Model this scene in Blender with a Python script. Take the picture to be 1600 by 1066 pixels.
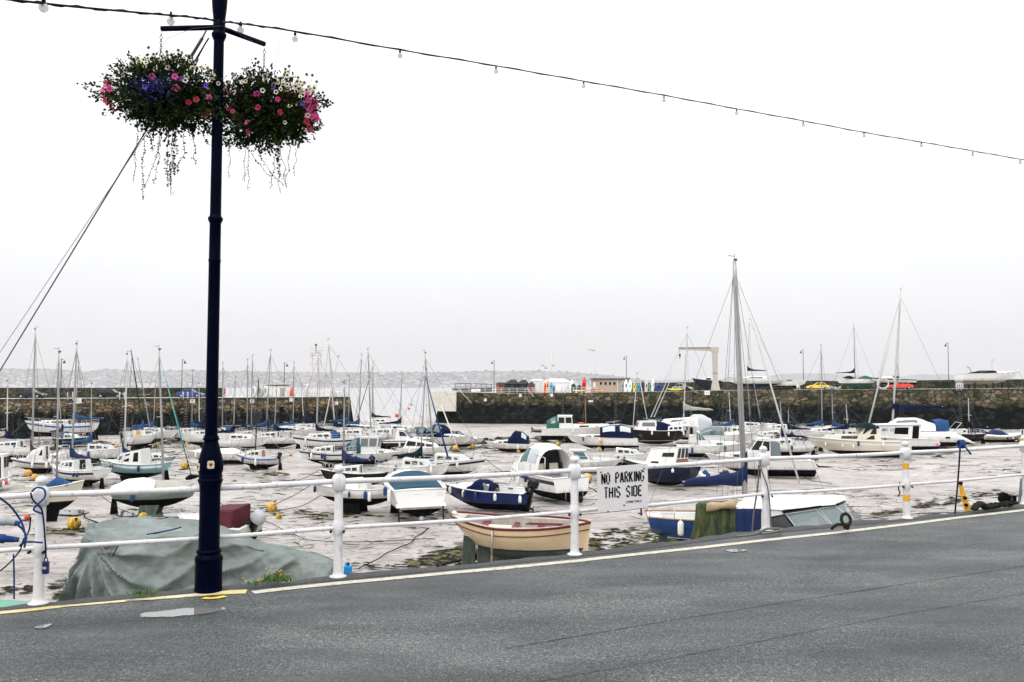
import bpy, bmesh, math, random
from mathutils import Vector, Matrix, Euler, noise
R = math.radians
random.seed(7)
for o in list(bpy.data.objects): bpy.data.objects.remove(o)
SC = bpy.context.scene
COL = SC.collection
# ---------------------------------------------------------------- camera
CAM_Z = 1.73; F = 1400.0; PITCH = math.atan(72/1400.0)
cd = bpy.data.cameras.new('camera'); cam = bpy.data.objects.new('camera', cd); COL.objects.link(cam)
cd.sensor_width = 36; cd.lens = F/1600*36; cd.clip_end = 30000; cd.clip_start = 0.05
cam.location = (0, 0, CAM_Z); cam.rotation_euler = (math.pi/2+PITCH, 0, 0)
SC.camera = cam
# ---------------------------------------------------------------- world, sun, exposure
w = bpy.data.worlds.new('World'); SC.world = w; w.use_nodes = True
nt = w.node_tree; nt.nodes.clear()
out = nt.nodes.new('ShaderNodeOutputWorld'); add = nt.nodes.new('ShaderNodeAddShader')
b1 = nt.nodes.new('ShaderNodeBackground'); b2 = nt.nodes.new('ShaderNodeBackground')
sky = nt.nodes.new('ShaderNodeTexSky'); sky.sky_type = 'NISHITA'; sky.sun_disc = False
SUN_EL, SUN_AZ = R(52), R(200)
sky.sun_elevation = SUN_EL; sky.sun_rotation = SUN_AZ; sky.air_density = 1.0; sky.dust_density = 6.0
hs = nt.nodes.new('ShaderNodeHueSaturation'); hs.inputs['Saturation'].default_value = 0.35
nt.links.new(sky.outputs[0], hs.inputs['Color']); nt.links.new(hs.outputs[0], b1.inputs['Color']); b1.inputs['Strength'].default_value = 0.05
tc = nt.nodes.new('ShaderNodeTexCoord'); sp = nt.nodes.new('ShaderNodeSeparateXYZ'); cr = nt.nodes.new('ShaderNodeValToRGB')
nt.links.new(tc.outputs['Generated'], sp.inputs[0])
nz = nt.nodes.new('ShaderNodeTexNoise'); nz.inputs['Scale'].default_value = 2.2; nz.inputs['Detail'].default_value = 5
mp = nt.nodes.new('ShaderNodeMapping'); mp.inputs['Scale'].default_value = (1, 1, 3.5)
nt.links.new(tc.outputs['Generated'], mp.inputs[0]); nt.links.new(mp.outputs[0], nz.inputs['Vector'])
ma = nt.nodes.new('ShaderNodeMath'); ma.operation = 'MULTIPLY_ADD'; ma.inputs[1].default_value = 0.12
nt.links.new(nz.outputs[0], ma.inputs[0]); nt.links.new(sp.outputs[2], ma.inputs[2])
nt.links.new(ma.outputs[0], cr.inputs[0])
e = cr.color_ramp.elements
e[0].position = 0.0; e[0].color = (0.80, 0.79, 0.81, 1)
e[1].position = 1.0; e[1].color = (2.1, 2.12, 2.15, 1)
for p_, c_ in ((0.05, (0.81, 0.80, 0.825, 1)), (0.11, (0.84, 0.835, 0.855, 1)), (0.19, (0.90, 0.90, 0.915, 1)), (0.28, (0.97, 0.975, 0.985, 1)), (0.6, (1.35, 1.37, 1.39, 1))):
    q = e.new(p_); q.color = c_
nt.links.new(cr.outputs[0], b2.inputs['Color']); b2.inputs['Strength'].default_value = 1.0
nt.links.new(b1.outputs[0], add.inputs[0]); nt.links.new(b2.outputs[0], add.inputs[1]); nt.links.new(add.outputs[0], out.inputs[0])
sl = bpy.data.lights.new('sun', 'SUN'); sl.energy = 0.9; sl.angle = R(18); sl.color = (1, 0.97, 0.93)
so = bpy.data.objects.new('sun', sl); COL.objects.link(so)
so.rotation_euler = (R(90)-SUN_EL, 0, math.pi - SUN_AZ); so.location = (0, 0, 40)
SC.view_settings.view_transform = 'Standard'; SC.view_settings.look = 'None'
SC.view_settings.exposure = 0.0; SC.view_settings.gamma = 1.0
SC.cycles.max_bounces = 5; SC.cycles.volume_bounces = 0; SC.cycles.transparent_max_bounces = 12

# ---------------------------------------------------------------- pixel -> place helpers (photo pixels, 1600 wide)
CP, SP = math.cos(PITCH), math.sin(PITCH)
def ray(px, py):
    u = (px-800)/F; v = (533-py)/F
    return Vector((u, CP - v*SP, SP + v*CP))
def G(px, py, z=0.0):
    d = ray(px, py); return Vector((0, 0, CAM_Z)) + d*((z-CAM_Z)/d.z)
def A(px, py, Y):
    d = ray(px, py); return Vector((0, 0, CAM_Z)) + d*(Y/d.y)
MUD = -5.7
# ---------------------------------------------------------------- materials
MATS = {}
def mat(name, col=(.5, .5, .5), rough=.5, metal=0.0, var=0.0, vs=4.0, bump=0.0, bs=20.0, dirt=None, dscale=3.0, spec=.5, coat=0.0):
    if max(col) < .06 and spec == .5 and rough > .3: spec = .05
    elif spec == .5: spec = .32
    if name in MATS: return MATS[name]
    m = bpy.data.materials.new(name); m.use_nodes = True; t = m.node_tree; b = t.nodes['Principled BSDF']
    b.inputs['Roughness'].default_value = rough; b.inputs['Metallic'].default_value = metal
    b.inputs['Specular IOR Level'].default_value = spec; b.inputs['Coat Weight'].default_value = coat
    b.inputs['Base Color'].default_value = (*col, 1)
    c = t.nodes.new('ShaderNodeTexCoord')
    src = None
    if var > 0:
        n = t.nodes.new('ShaderNodeTexNoise'); n.inputs['Scale'].default_value = vs; n.inputs['Detail'].default_value = 6; n.inputs['Roughness'].default_value = .65
        t.links.new(c.outputs['Object'], n.inputs['Vector'])
        r = t.nodes.new('ShaderNodeValToRGB'); r.color_ramp.elements[0].position = .3; r.color_ramp.elements[1].position = .7
        r.color_ramp.elements[0].color = (*[x*(1-var) for x in col], 1); r.color_ramp.elements[1].color = (*[min(1, x*(1+var)) for x in col], 1)
        t.links.new(n.outputs[0], r.inputs[0]); src = r.outputs[0]
    if dirt:
        mpn = t.nodes.new('ShaderNodeMapping'); mpn.inputs['Scale'].default_value = (dscale, dscale, dscale*.25)
        n2 = t.nodes.new('ShaderNodeTexNoise'); n2.inputs['Scale'].default_value = 1.5; n2.inputs['Detail'].default_value = 8; n2.inputs['Roughness'].default_value = .75
        t.links.new(c.outputs['Object'], mpn.inputs[0]); t.links.new(mpn.outputs[0], n2.inputs['Vector'])
        r2 = t.nodes.new('ShaderNodeValToRGB'); r2.color_ramp.elements[0].position = dirt[1]; r2.color_ramp.elements[1].position = dirt[1]+.18
        r2.color_ramp.elements[0].color = (0, 0, 0, 1); r2.color_ramp.elements[1].color = (dirt[2],)*3+(1,)
        t.links.new(n2.outputs[0], r2.inputs[0])
        mx = t.nodes.new('ShaderNodeMix'); mx.data_type = 'RGBA'
        t.links.new(r2.outputs[0], mx.inputs[0])
        if src: t.links.new(src, mx.inputs[6])
        else: mx.inputs[6].default_value = (*col, 1)
        mx.inputs[7].default_value = (*dirt[0], 1); src = mx.outputs[2]
    if src: t.links.new(src, b.inputs['Base Color'])
    if bump > 0:
        n3 = t.nodes.new('ShaderNodeTexNoise'); n3.inputs['Scale'].default_value = bs; n3.inputs['Detail'].default_value = 4
        t.links.new(c.outputs['Object'], n3.inputs['Vector'])
        bp = t.nodes.new('ShaderNodeBump'); bp.inputs['Strength'].default_value = bump; bp.inputs['Distance'].default_value = .05
        t.links.new(n3.outputs[0], bp.inputs['Height']); t.links.new(bp.outputs[0], b.inputs['Normal'])
    MATS[name] = m; return m
GRIME = (.25, .22, .15)
mat('gel_white', (.70, .69, .67), .28, var=.03, dirt=(GRIME, .56, .45), dscale=1.6)
mat('deck_white', (.62, .62, .60), .5, var=.05, vs=2, dirt=((.35, .33, .27), .58, .5), dscale=1.2)
mat('gel_cream', (.60, .555, .45), .3, var=.03, dirt=(GRIME, .6, .35), dscale=1.6)
mat('hull_cream', (.62, .49, .30), .35, var=.05, vs=1.5, dirt=((.4, .28, .14), .6, .5), dscale=2)
mat('hull_grey', (.20, .25, .24), .5, var=.2, vs=3, dirt=(GRIME, .5, .5))
mat('hull_greygreen', (.16, .21, .19), .5, var=.2, vs=3, dirt=(GRIME, .5, .5))
mat('hull_navy', (.004, .007, .030), .25, var=.2)
mat('hull_blue', (.007, .050, .18), .3, var=.2, vs=2, dirt=((.1, .12, .15), .6, .4))
mat('hull_royal', (.004, .015, .09), .3, var=.5, vs=1.2)
mat('hull_black', (.004, .004, .005), .3, var=.2, spec=.25)
mat('hull_turq', (.18, .38, .42), .4, var=.1, dirt=(GRIME, .55, .4))
mat('bottom_black', (.003, .003, .0035), .85, var=.5, vs=3, dirt=((.03, .03, .018), .55, .6), bump=.4, bs=12)
mat('bottom_red', (.045, .010, .008), .75, var=.4, vs=3, dirt=((.02, .02, .015), .45, .8), bump=.4, bs=12)
mat('bottom_green', (.065, .090, .072), .7, var=.3, vs=2, dirt=((.02, .03, .02), .48, .7), bump=.3, bs=12)
mat('bottom_blue', (.012, .02, .05), .7, var=.4, vs=3, bump=.3, bs=12)
mat('stripe_navy', (.01, .015, .06), .3); mat('stripe_blue', (.02, .10, .35), .3); mat('stripe_black', (.01, .01, .01), .3)
mat('stripe_red', (.12, .008, .012), .4, var=.2); mat('stripe_brown', (.10, .04, .02), .5); mat('stripe_teal', (.05, .25, .28), .4)
mat('glass_dark', (.003, .004, .005), .08, spec=.35); mat('glass_teal', (.05, .12, .12), .08, spec=.6); mat('glass_grey', (.12, .15, .16), .1)
mat('glass_pale', (.42, .46, .48), .12)
mat('canvas_navy', (.004, .008, .034), .8, var=.25, vs=2, bump=.5, bs=5)
mat('canvas_blue', (.006, .050, .15), .8, var=.25, vs=2, bump=.5, bs=5)
mat('canvas_royal', (.003, .013, .062), .8, var=.25, vs=2, bump=.6, bs=5)
mat('canvas_teal', (.008, .05, .085), .8, var=.25, vs=2, bump=.5, bs=5)
mat('canvas_black', (.004, .005, .007), .8, var=.3, vs=2, bump=.5, bs=5)
mat('canvas_dgreen', (.006, .018, .019), .8, var=.3, vs=2, bump=.5, bs=5)
mat('canvas_green', (.012, .09, .06), .8, var=.25, vs=2, bump=.5, bs=5)
mat('canvas_red', (.075, .009, .017), .8, var=.2, vs=2, bump=.5, bs=5)
mat('canvas_grey', (.36, .35, .31), .85, var=.15, vs=2, bump=.5, bs=5)
mat('canvas_white', (.72, .72, .70), .8, var=.08, vs=2, bump=.6, bs=4)
mat('alu', (.34, .34, .33), .4, metal=.4, var=.1); mat('mast_white', (.50, .50, .49), .45, var=.1); mat('mast_dark', (.02, .03, .035), .4)
mat('mast_wood', (.30, .17, .07), .5, var=.2); mat('steel', (.5, .5, .5), .3, metal=.8); mat('wire', (.07, .07, .075), .6)
mat('wood', (.28, .12, .04), .5, var=.35, vs=6); mat('wood_red', (.13, .012, .02), .45, var=.3, vs=4, dirt=((.2, .12, .1), .6, .5)); mat('teak', (.35, .22, .11), .6, var=.3, vs=8)
mat('rubber', (.006, .006, .007), .6, var=.2); mat('cowl_black', (.005, .005, .006), .2, spec=.3); mat('cowl_grey', (.35, .37, .38), .3); mat('cowl_white', (.75, .75, .75), .25)
mat('fender_white', (.72, .71, .68), .45, dirt=(GRIME, .52, .5)); mat('fender_navy', (.01, .02, .09), .45); mat('fender_red', (.55, .10, .06), .5); mat('fender_pink', (.75, .35, .33), .5)
mat('buoy_yellow', (.55, .34, .02), .45, dirt=((.02, .022, .01), .47, 1.0), dscale=3); mat('buoy_orange', (.60, .33, .07), .45, dirt=((.03, .03, .012), .52, .95), dscale=3); mat('buoy_red', (.60, .04, .02), .5)
mat('weed', (.014, .015, .006), .65, var=.6, vs=6, bump=.6, bs=14); mat('chain', (.02, .018, .013), .7, var=.4); mat('rope_blue', (.01, .04, .16), .8); mat('rope_grey', (.13, .13, .12), .9, var=.3, vs=30); mat('rope_teal', (.06, .36, .30), .8)
mat('paint_white', (.62, .61, .62), .45, var=.10, vs=5, dirt=((.13, .075, .05), .555, .9), dscale=14, bump=.12, bs=40)
mat('post_navy', (.0004, .0014, .0085), .35, var=.4, vs=5, spec=.025, bump=.08, bs=30)
mat('black', (.006, .006, .007), .5); mat('crest', (.60, .50, .33), .6, var=.3, vs=60)
def waterline_dirt(n, z0=1.05, z1=.45, c=(.20, .18, .10), k=.75):
    t = MATS[n].node_tree; b = t.nodes['Principled BSDF']; old = b.inputs['Base Color'].links[0].from_socket
    g = t.nodes.new('ShaderNodeTexCoord').outputs['Object']; s = t.nodes.new('ShaderNodeSeparateXYZ'); t.links.new(g, s.inputs[0])
    mp_ = t.nodes.new('ShaderNodeMapping'); mp_.inputs['Scale'].default_value = (2.5, 2.5, .5); t.links.new(g, mp_.inputs[0])
    q = t.nodes.new('ShaderNodeTexNoise'); q.inputs['Scale'].default_value = 1.4; q.inputs['Detail'].default_value = 8; q.inputs['Roughness'].default_value = .75; t.links.new(mp_.outputs[0], q.inputs['Vector'])
    a = t.nodes.new('ShaderNodeMath'); a.operation = 'MULTIPLY_ADD'; a.inputs[1].default_value = -1.6; t.links.new(q.outputs[0], a.inputs[0]); t.links.new(s.outputs[2], a.inputs[2])
    r = t.nodes.new('ShaderNodeMapRange'); r.inputs['From Min'].default_value = z0-.8; r.inputs['From Max'].default_value = z1-.8; r.inputs['To Max'].default_value = k; t.links.new(a.outputs[0], r.inputs['Value'])
    x = t.nodes.new('ShaderNodeMix'); x.data_type = 'RGBA'; t.links.new(r.outputs[0], x.inputs[0]); t.links.new(old, x.inputs[6]); x.inputs[7].default_value = (*c, 1); t.links.new(x.outputs[2], b.inputs['Base Color'])
waterline_dirt('gel_white'); waterline_dirt('gel_cream', .9, .4); waterline_dirt('hull_turq'); waterline_dirt('hull_cream', 1.1, .75, (.3, .2, .1), .6)
def m(n): return MATS[n]
# ---------------------------------------------------------------- mesh builder
class MB:
    def __init__(s): s.v = []; s.f = []; s.mi = []; s.sm = []
    def add(s, vs, fs, mi=0, sm=False):
        k = len(s.v); s.v += [tuple(x) for x in vs]
        for f in fs: s.f.append(tuple(i+k for i in f)); s.mi.append(mi); s.sm.append(sm)
        return s
    def box(s, c, d, rz=0, mi=0, rot=None):
        M = rot if rot is not None else Matrix.Rotation(rz, 3, 'Z')
        vs = [Vector(c)+M @ Vector((x*d[0]/2, y*d[1]/2, z*d[2]/2)) for x in (-1, 1) for y in (-1, 1) for z in (-1, 1)]
        return s.add(vs, [(0, 1, 3, 2), (4, 6, 7, 5), (0, 4, 5, 1), (2, 3, 7, 6), (0, 2, 6, 4), (1, 5, 7, 3)], mi)
    def hexa(s, b, t, mi=0):
        return s.add(list(b)+list(t), [(3, 2, 1, 0), (4, 5, 6, 7), (0, 1, 5, 4), (1, 2, 6, 5), (2, 3, 7, 6), (3, 0, 4, 7)], mi)
    def tube(s, pts, r, n=8, mi=0, closed=False, caps=True):
        pts = [Vector(p) for p in pts]; N = len(pts)
        if not hasattr(r, '__len__'): r = [r]*N
        T = []
        for i in range(N):
            a = pts[i-1] if (i > 0 or closed) else pts[0]; b = pts[(i+1) % N] if (i < N-1 or closed) else pts[-1]
            d = (b-a); T.append(d.normalized() if d.length > 1e-9 else Vector((0, 0, 1)))
        up = Vector((0, 0, 1)) if abs(T[0].z) < .9 else Vector((1, 0, 0))
        u = T[0].cross(up).normalized(); rings = []
        for i in range(N):
            u = (u - T[i]*u.dot(T[i]));
            if u.length < 1e-6: u = T[i].orthogonal()
            u.normalize(); w_ = T[i].cross(u)
            rings.append([pts[i]+(u*math.cos(2*math.pi*k/n)+w_*math.sin(2*math.pi*k/n))*r[i] for k in range(n)])
        vs = [p for q in rings for p in q]; fs = []
        for i in range(N if closed else N-1):
            j = (i+1) % N
            for k in range(n): fs.append((i*n+k, i*n+(k+1) % n, j*n+(k+1) % n, j*n+k))
        if caps and not closed and n > 2: fs += [tuple(reversed(range(n))), tuple((N-1)*n+k for k in range(n))]
        return s.add(vs, fs, mi, n > 4)
    def grid(s, rows, mi=0, sm=True, close=False, flip=False):
        nr = len(rows); nc = len(rows[0]); fs = []
        vs = [p for q in rows for p in q]; ms = []
        k = len(s.v); s.v += [tuple(x) for x in vs]
        for i in range(nr-1):
            for j in range(nc if close else nc-1):
                jj = (j+1) % nc
                f = (i*nc+j, i*nc+jj, (i+1)*nc+jj, (i+1)*nc+j)
                if flip: f = f[::-1]
                s.f.append(tuple(q+k for q in f)); s.mi.append(mi(i, j) if callable(mi) else mi); s.sm.append(sm)
        return s
    def ell(s, c, r, nu=12, nv=8, mi=0, M=None):
        c = Vector(c); rows = []
        for i in range(nv+1):
            a = math.pi*i/nv
            row = []
            for j in range(nu):
                b = 2*math.pi*j/nu
                p = Vector((r[0]*math.sin(a)*math.cos(b), r[1]*math.sin(a)*math.sin(b), r[2]*math.cos(a)))
                row.append(c+(M @ p if M is not None else p))
            rows.append(row)
        return s.grid(rows, mi, True, True)
    def lathe(s, c, prof, n=20, mi=0):
        c = Vector(c)
        rows = [[c+Vector((r*math.cos(2*math.pi*k/n), r*math.sin(2*math.pi*k/n), z)) for k in range(n)] for r, z in prof]
        return s.grid(rows, mi, True, True)
    def build(s, name, mats, parent=None, loc=None, weld=False, bevel=0.0, auto=False, solid=0.0):
        me = bpy.data.meshes.new(name); me.from_pydata(s.v, [], s.f)
        if not isinstance(mats, (list, tuple)): mats = [mats]
        for q in mats: me.materials.append(MATS[q] if isinstance(q, str) else q)
        me.polygons.foreach_set('material_index', s.mi); me.polygons.foreach_set('use_smooth', s.sm)
        if weld or True:
            bm = bmesh.new(); bm.from_mesh(me)
            if weld: bmesh.ops.remove_doubles(bm, verts=bm.verts, dist=1e-4)
            bmesh.ops.recalc_face_normals(bm, faces=bm.faces) if weld or len(s.f) < 4000 else None
            bm.to_mesh(me); bm.free()
        if auto: me.polygons.foreach_set('use_smooth', [True]*len(me.polygons)); me.set_sharp_from_angle(angle=R(38))
        me.update()
        o = bpy.data.objects.new(name, me); COL.objects.link(o)
        if parent: o.parent = parent
        if loc: o.location = loc
        if bevel:
            b = o.modifiers.new('bevel', 'BEVEL'); b.width = bevel; b.segments = 2; b.limit_method = 'ANGLE'; b.angle_limit = R(40); b.harden_normals = False
        if solid:
            b = o.modifiers.new('solid', 'SOLIDIFY'); b.thickness = solid; b.offset = 0
        return o
def tag(o, label=None, cat=None, group=None, kind=None):
    if label: o['label'] = label
    if cat: o['category'] = cat
    if group: o['group'] = group
    if kind: o['kind'] = kind
    return o
def empty(name, loc, rot=(0, 0, 0)):
    o = bpy.data.objects.new(name, None); COL.objects.link(o); o.location = loc; o.rotation_euler = rot; o.empty_display_size = .3
    return o
def RM(root): return Matrix.Translation(root.location) @ root.rotation_euler.to_matrix().to_4x4()
def lerp(a, b, t): return a+(b-a)*t
def copy_tree(o, parent=None):
    c = o.copy(); COL.objects.link(c)
    c.parent = parent
    for ch in list(o.children): copy_tree(ch, c)
    return c
# ================================================================ SETTING
def nodes(name):
    mm = bpy.data.materials.new(name); mm.use_nodes = True; t = mm.node_tree
    return mm, t, t.nodes['Principled BSDF']
def N(t, typ, **k):
    n = t.nodes.new(typ)
    for a, v in k.items():
        if a.startswith('i_'): n.inputs[a[2:].replace('_', ' ')].default_value = v
        else: setattr(n, a, v)
    return n
def ramp(t, src, *stops):
    r = t.nodes.new('ShaderNodeValToRGB'); e = r.color_ramp.elements
    e[0].position, e[0].color = stops[0][0], (*stops[0][1], 1); e[1].position, e[1].color = stops[-1][0], (*stops[-1][1], 1)
    for p_, c_ in stops[1:-1]: q = e.new(p_); q.color = (*c_, 1)
    t.links.new(src, r.inputs[0]); return r.outputs[0]
def mixc(t, f, a, b, blend='MIX'):
    n = t.nodes.new('ShaderNodeMix'); n.data_type = 'RGBA'; n.blend_type = blend
    for i, q in ((0, f), (6, a), (7, b)):
        if isinstance(q, (int, float)): n.inputs[i].default_value = q
        elif isinstance(q, tuple): n.inputs[i].default_value = (*q, 1)
        else: t.links.new(q, n.inputs[i])
    return n.outputs[2]
def noise_n(t, vec, scale, detail=6, rough=.6, ms=None, dist=0):
    if ms:
        mpn = t.nodes.new('ShaderNodeMapping'); mpn.inputs['Scale'].default_value = ms; t.links.new(vec, mpn.inputs[0]); vec = mpn.outputs[0]
    n = t.nodes.new('ShaderNodeTexNoise'); n.inputs['Scale'].default_value = scale; n.inputs['Detail'].default_value = detail; n.inputs['Roughness'].default_value = rough
    n.inputs['Distortion'].default_value = dist
    t.links.new(vec, n.inputs['Vector']); return n.outputs[0]
def bumpn(t, h, b, strength, dist, prev=None):
    n = t.nodes.new('ShaderNodeBump'); n.inputs['Strength'].default_value = strength; n.inputs['Distance'].default_value = dist
    t.links.new(h, n.inputs['Height'])
    if prev: t.links.new(prev, n.inputs['Normal'])
    t.links.new(n.outputs[0], b.inputs['Normal']); return n.outputs[0]

# --- asphalt
asph, t, b = nodes('asphalt'); tcn = N(t, 'ShaderNodeTexCoord').outputs['Object']
vor = N(t, 'ShaderNodeTexVoronoi', i_Scale=140.0); t.links.new(tcn, vor.inputs['Vector'])
sepc = N(t, 'ShaderNodeSeparateColor'); t.links.new(vor.outputs['Color'], sepc.inputs[0])
agg = ramp(t, sepc.outputs[0], (0, (.008, .012, .013)), (.5, (.031, .037, .039)), (.88, (.066, .072, .073)), (1, (.16, .162, .158)))
fine = ramp(t, noise_n(t, tcn, 26, 5, .75), (.34, (.35, .36, .37)), (.62, (1.45, 1.45, 1.45)))
c1 = mixc(t, 1.0, agg, fine, 'MULTIPLY')
pits = ramp(t, noise_n(t, tcn, 58, 3, .6), (.37, (.10, .12, .12)), (.45, (1.08, 1.08, 1.06)), (.60, (1.15, 1.13, 1.10)), (.68, (2.0, 1.95, 1.9)))
c1 = mixc(t, 1.0, c1, pits, 'MULTIPLY')
big = ramp(t, noise_n(t, tcn, .9, 7, .62, (.55, 1.2, 1)), (.36, (.45, .48, .50)), (.5, (.95, .95, .95)), (.64, (1.7, 1.64, 1.57)))
c2 = mixc(t, 1.0, c1, big, 'MULTIPLY')
t.links.new(c2, b.inputs['Base Color'])
ro = ramp(t, noise_n(t, tcn, 1.1, 6, .6, (.5, 1.3, 1)), (.35, (.42, .42, .42)), (.7, (.72, .72, .72)))
t.links.new(ro, b.inputs['Roughness'])
h1 = bumpn(t, vor.outputs['Distance'], b, .55, .006); bumpn(t, noise_n(t, tcn, 3, 5), b, .25, .02, h1)
MATS['asphalt'] = asph
asph2, t, b = nodes('verge'); tcn = N(t, 'ShaderNodeTexCoord').outputs['Object']
t.links.new(ramp(t, noise_n(t, tcn, 30, 8, .8), (.3, (.018, .019, .02)), (.55, (.055, .056, .057)), (.8, (.14, .14, .135))), b.inputs['Base Color'])
b.inputs['Roughness'].default_value = .8; bumpn(t, noise_n(t, tcn, 45, 5, .8), b, .8, .02); MATS['verge'] = asph2
# --- worn line paint
ylw, t, b = nodes('line_paint'); tcn = N(t, 'ShaderNodeTexCoord').outputs['Object']
f = ramp(t, noise_n(t, tcn, 9, 8, .8), (.52, (0, 0, 0)), (.66, (1, 1, 1)))
pa = ramp(t, noise_n(t, tcn, .8, 3), (.35, (.55, .43, .13)), (.62, (.60, .53, .34)))
t.links.new(mixc(t, f, pa, (.20, .18, .13)), b.inputs['Base Color']); b.inputs['Roughness'].default_value = .6; MATS['line_paint'] = ylw
mat('line_pale', (.50, .47, .38), .6, var=.12, vs=6, dirt=((.14, .135, .12), .50, .85), dscale=10)
mat('line_yellow', (.75, .50, .04), .6, var=.15, vs=9, dirt=((.25, .2, .1), .6, .6), dscale=8)
# --- mud
mud, t, b = nodes('mud'); tcn = N(t, 'ShaderNodeTexCoord').outputs['Object']
lay = noise_n(t, tcn, .22, 10, .66, (.6, 1.0, 1), .8)
fine = noise_n(t, tcn, 2.4, 11, .80, (.5, 1.3, 1), 1.2)
streak = noise_n(t, tcn, .8, 7, .65, (.30, 1.2, 1), 2.2)
base = ramp(t, lay, (.30, (.27, .242, .222)), (.42, (.375, .342, .322)), (.54, (.455, .418, .400)), (.70, (.55, .51, .495)))
k1 = ramp(t, fine, (.37, (.16, .145, .12)), (.42, (.56, .54, .51)), (.475, (.94, .93, .92)), (.62, (1.12, 1.12, 1.12)))
c1 = mixc(t, 1.0, base, k1, 'MULTIPLY')
sk = ramp(t, streak, (.484, (0, 0, 0)), (.498, (1, 1, 1)), (.510, (0, 0, 0)))
sm_ = ramp(t, noise_n(t, tcn, .12, 4), (.38, (0, 0, 0)), (.5, (1, 1, 1)))
skf = mixc(t, 1.0, sk, sm_, 'MULTIPLY')
c2 = mixc(t, skf, c1, (.055, .048, .035))
alg = ramp(t, noise_n(t, tcn, .16, 8, .7, (.4, 1.3, 1)), (.57, (0, 0, 0)), (.66, (.65, .65, .65)))
c3 = mixc(t, alg, c2, (.10, .098, .045))
t.links.new(c3, b.inputs['Base Color'])
t.links.new(ramp(t, noise_n(t, tcn, .5, 7, .62, (.4, 1.1, 1), .8), (.38, (.20, .20, .20)), (.5, (.42, .42, .42)), (.62, (.7, .7, .7))), b.inputs['Roughness'])
h1 = bumpn(t, lay, b, .35, .25); h2 = bumpn(t, fine, b, .75, .15, h1); h3 = bumpn(t, noise_n(t, tcn, 5, 7, .75), b, .5, .03, h2)
MATS['mud'] = mud
# --- water
wat, t, b = nodes('sea_water'); tcn = N(t, 'ShaderNodeTexCoord').outputs['Object']
b.inputs['Base Color'].default_value = (.30, .31, .31, 1); b.inputs['Roughness'].default_value = .22
bumpn(t, noise_n(t, tcn, .25, 6, .6, (.3, 1, 1)), b, .25, .3); MATS['sea_water'] = wat
# --- harbour stone
def stone(name, tones, scale, darkz, mo=.47, dk=(.0025, .0032, .0035)):
    s, t, b = nodes(name); g = N(t, 'ShaderNodeTexCoord').outputs['Object']
    wv = noise_n(t, g, 1.2, 3)
    mpn = N(t, 'ShaderNodeMapping'); mpn.inputs['Scale'].default_value = (.8, .8, 1.35); t.links.new(g, mpn.inputs[0])
    va = N(t, 'ShaderNodeTexVoronoi', i_Scale=scale, i_Randomness=.72); t.links.new(mpn.outputs[0], va.inputs['Vector'])
    vb = N(t, 'ShaderNodeTexVoronoi', feature='DISTANCE_TO_EDGE', i_Scale=scale, i_Randomness=.72); t.links.new(mpn.outputs[0], vb.inputs['Vector'])
    sc = N(t, 'ShaderNodeSeparateColor'); t.links.new(va.outputs['Color'], sc.inputs[0])
    c = ramp(t, sc.outputs[0], *[(p_, tuple(.74*x+.03*sum(q_)/3 for x in q_)) for p_, q_ in tones])
    c = mixc(t, 1.0, c, ramp(t, noise_n(t, g, 3.0, 7, .7), (.3, (.55, .55, .55)), (.7, (1.3, 1.3, 1.3))), 'MULTIPLY')
    mort = ramp(t, vb.outputs['Distance'], (.02, (1, 1, 1)), (.09, (0, 0, 0)))
    c = mixc(t, mort, c, (.018, .018, .014))
    gr = ramp(t, noise_n(t, g, .35, 8, .78), (mo, (0, 0, 0)), (mo+.12, (.9, .9, .9)))
    c = mixc(t, gr, c, (.026, .034, .012))
    sx = N(t, 'ShaderNodeSeparateXYZ'); t.links.new(g, sx.inputs[0])
    ad = N(t, 'ShaderNodeMath', operation='MULTIPLY_ADD'); ad.inputs[1].default_value = 6.0; t.links.new(noise_n(t, g, .8, 8, .75), ad.inputs[0]); t.links.new(sx.outputs[2], ad.inputs[2])
    mr = N(t, 'ShaderNodeMapRange'); mr.inputs['From Min'].default_value = darkz+.35+3.0; mr.inputs['From Max'].default_value = darkz-.45+3.0
    t.links.new(ad.outputs[0], mr.inputs['Value'])
    dkc = mixc(t, 1.0, ramp(t, sc.outputs[1], (0, (.0015, .002, .002)), (.5, (.006, .009, .010)), (1, (.020, .028, .030))), ramp(t, noise_n(t, g, .9, 8, .75), (.35, (.25, .25, .25)), (.7, (1.5, 1.5, 1.4))), 'MULTIPLY')
    dkc = mixc(t, mort, dkc, (.003, .003, .003))
    c = mixc(t, mr.outputs[0], c, dkc)
    t.links.new(c, b.inputs['Base Color']); b.inputs['Roughness'].default_value = .85; b.inputs['Specular IOR Level'].default_value = .08
    h = bumpn(t, ramp(t, vb.outputs['Distance'], (0, (0, 0, 0)), (.12, (1, 1, 1))), b, .9, .15); bumpn(t, noise_n(t, g, 6, 6, .7), b, .5, .06, h)
    MATS[name] = s
TAN = ((0, (.05, .05, .03)), (.25, (.20, .15, .085)), (.45, (.34, .19, .09)), (.62, (.11, .105, .06)), (.8, (.37, .28, .16)), (1, (.26, .24, .19)))
GRY = ((0, (.03, .033, .022)), (.3, (.15, .13, .08)), (.5, (.27, .18, .095)), (.65, (.08, .09, .05)), (.82, (.33, .25, .15)), (1, (.22, .22, .18)))
stone('stone_left', TAN, 1.35, -2.0, .54); stone('stone_right', tuple((p_, tuple(x*.82 for x in c_)) for p_, c_ in GRY), 1.15, -1.6); stone('stone_dry', ((0, (.05, .05, .035)), (.5, (.10, .095, .06)), (1, (.17, .15, .105))), 1.8, -9)
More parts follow.
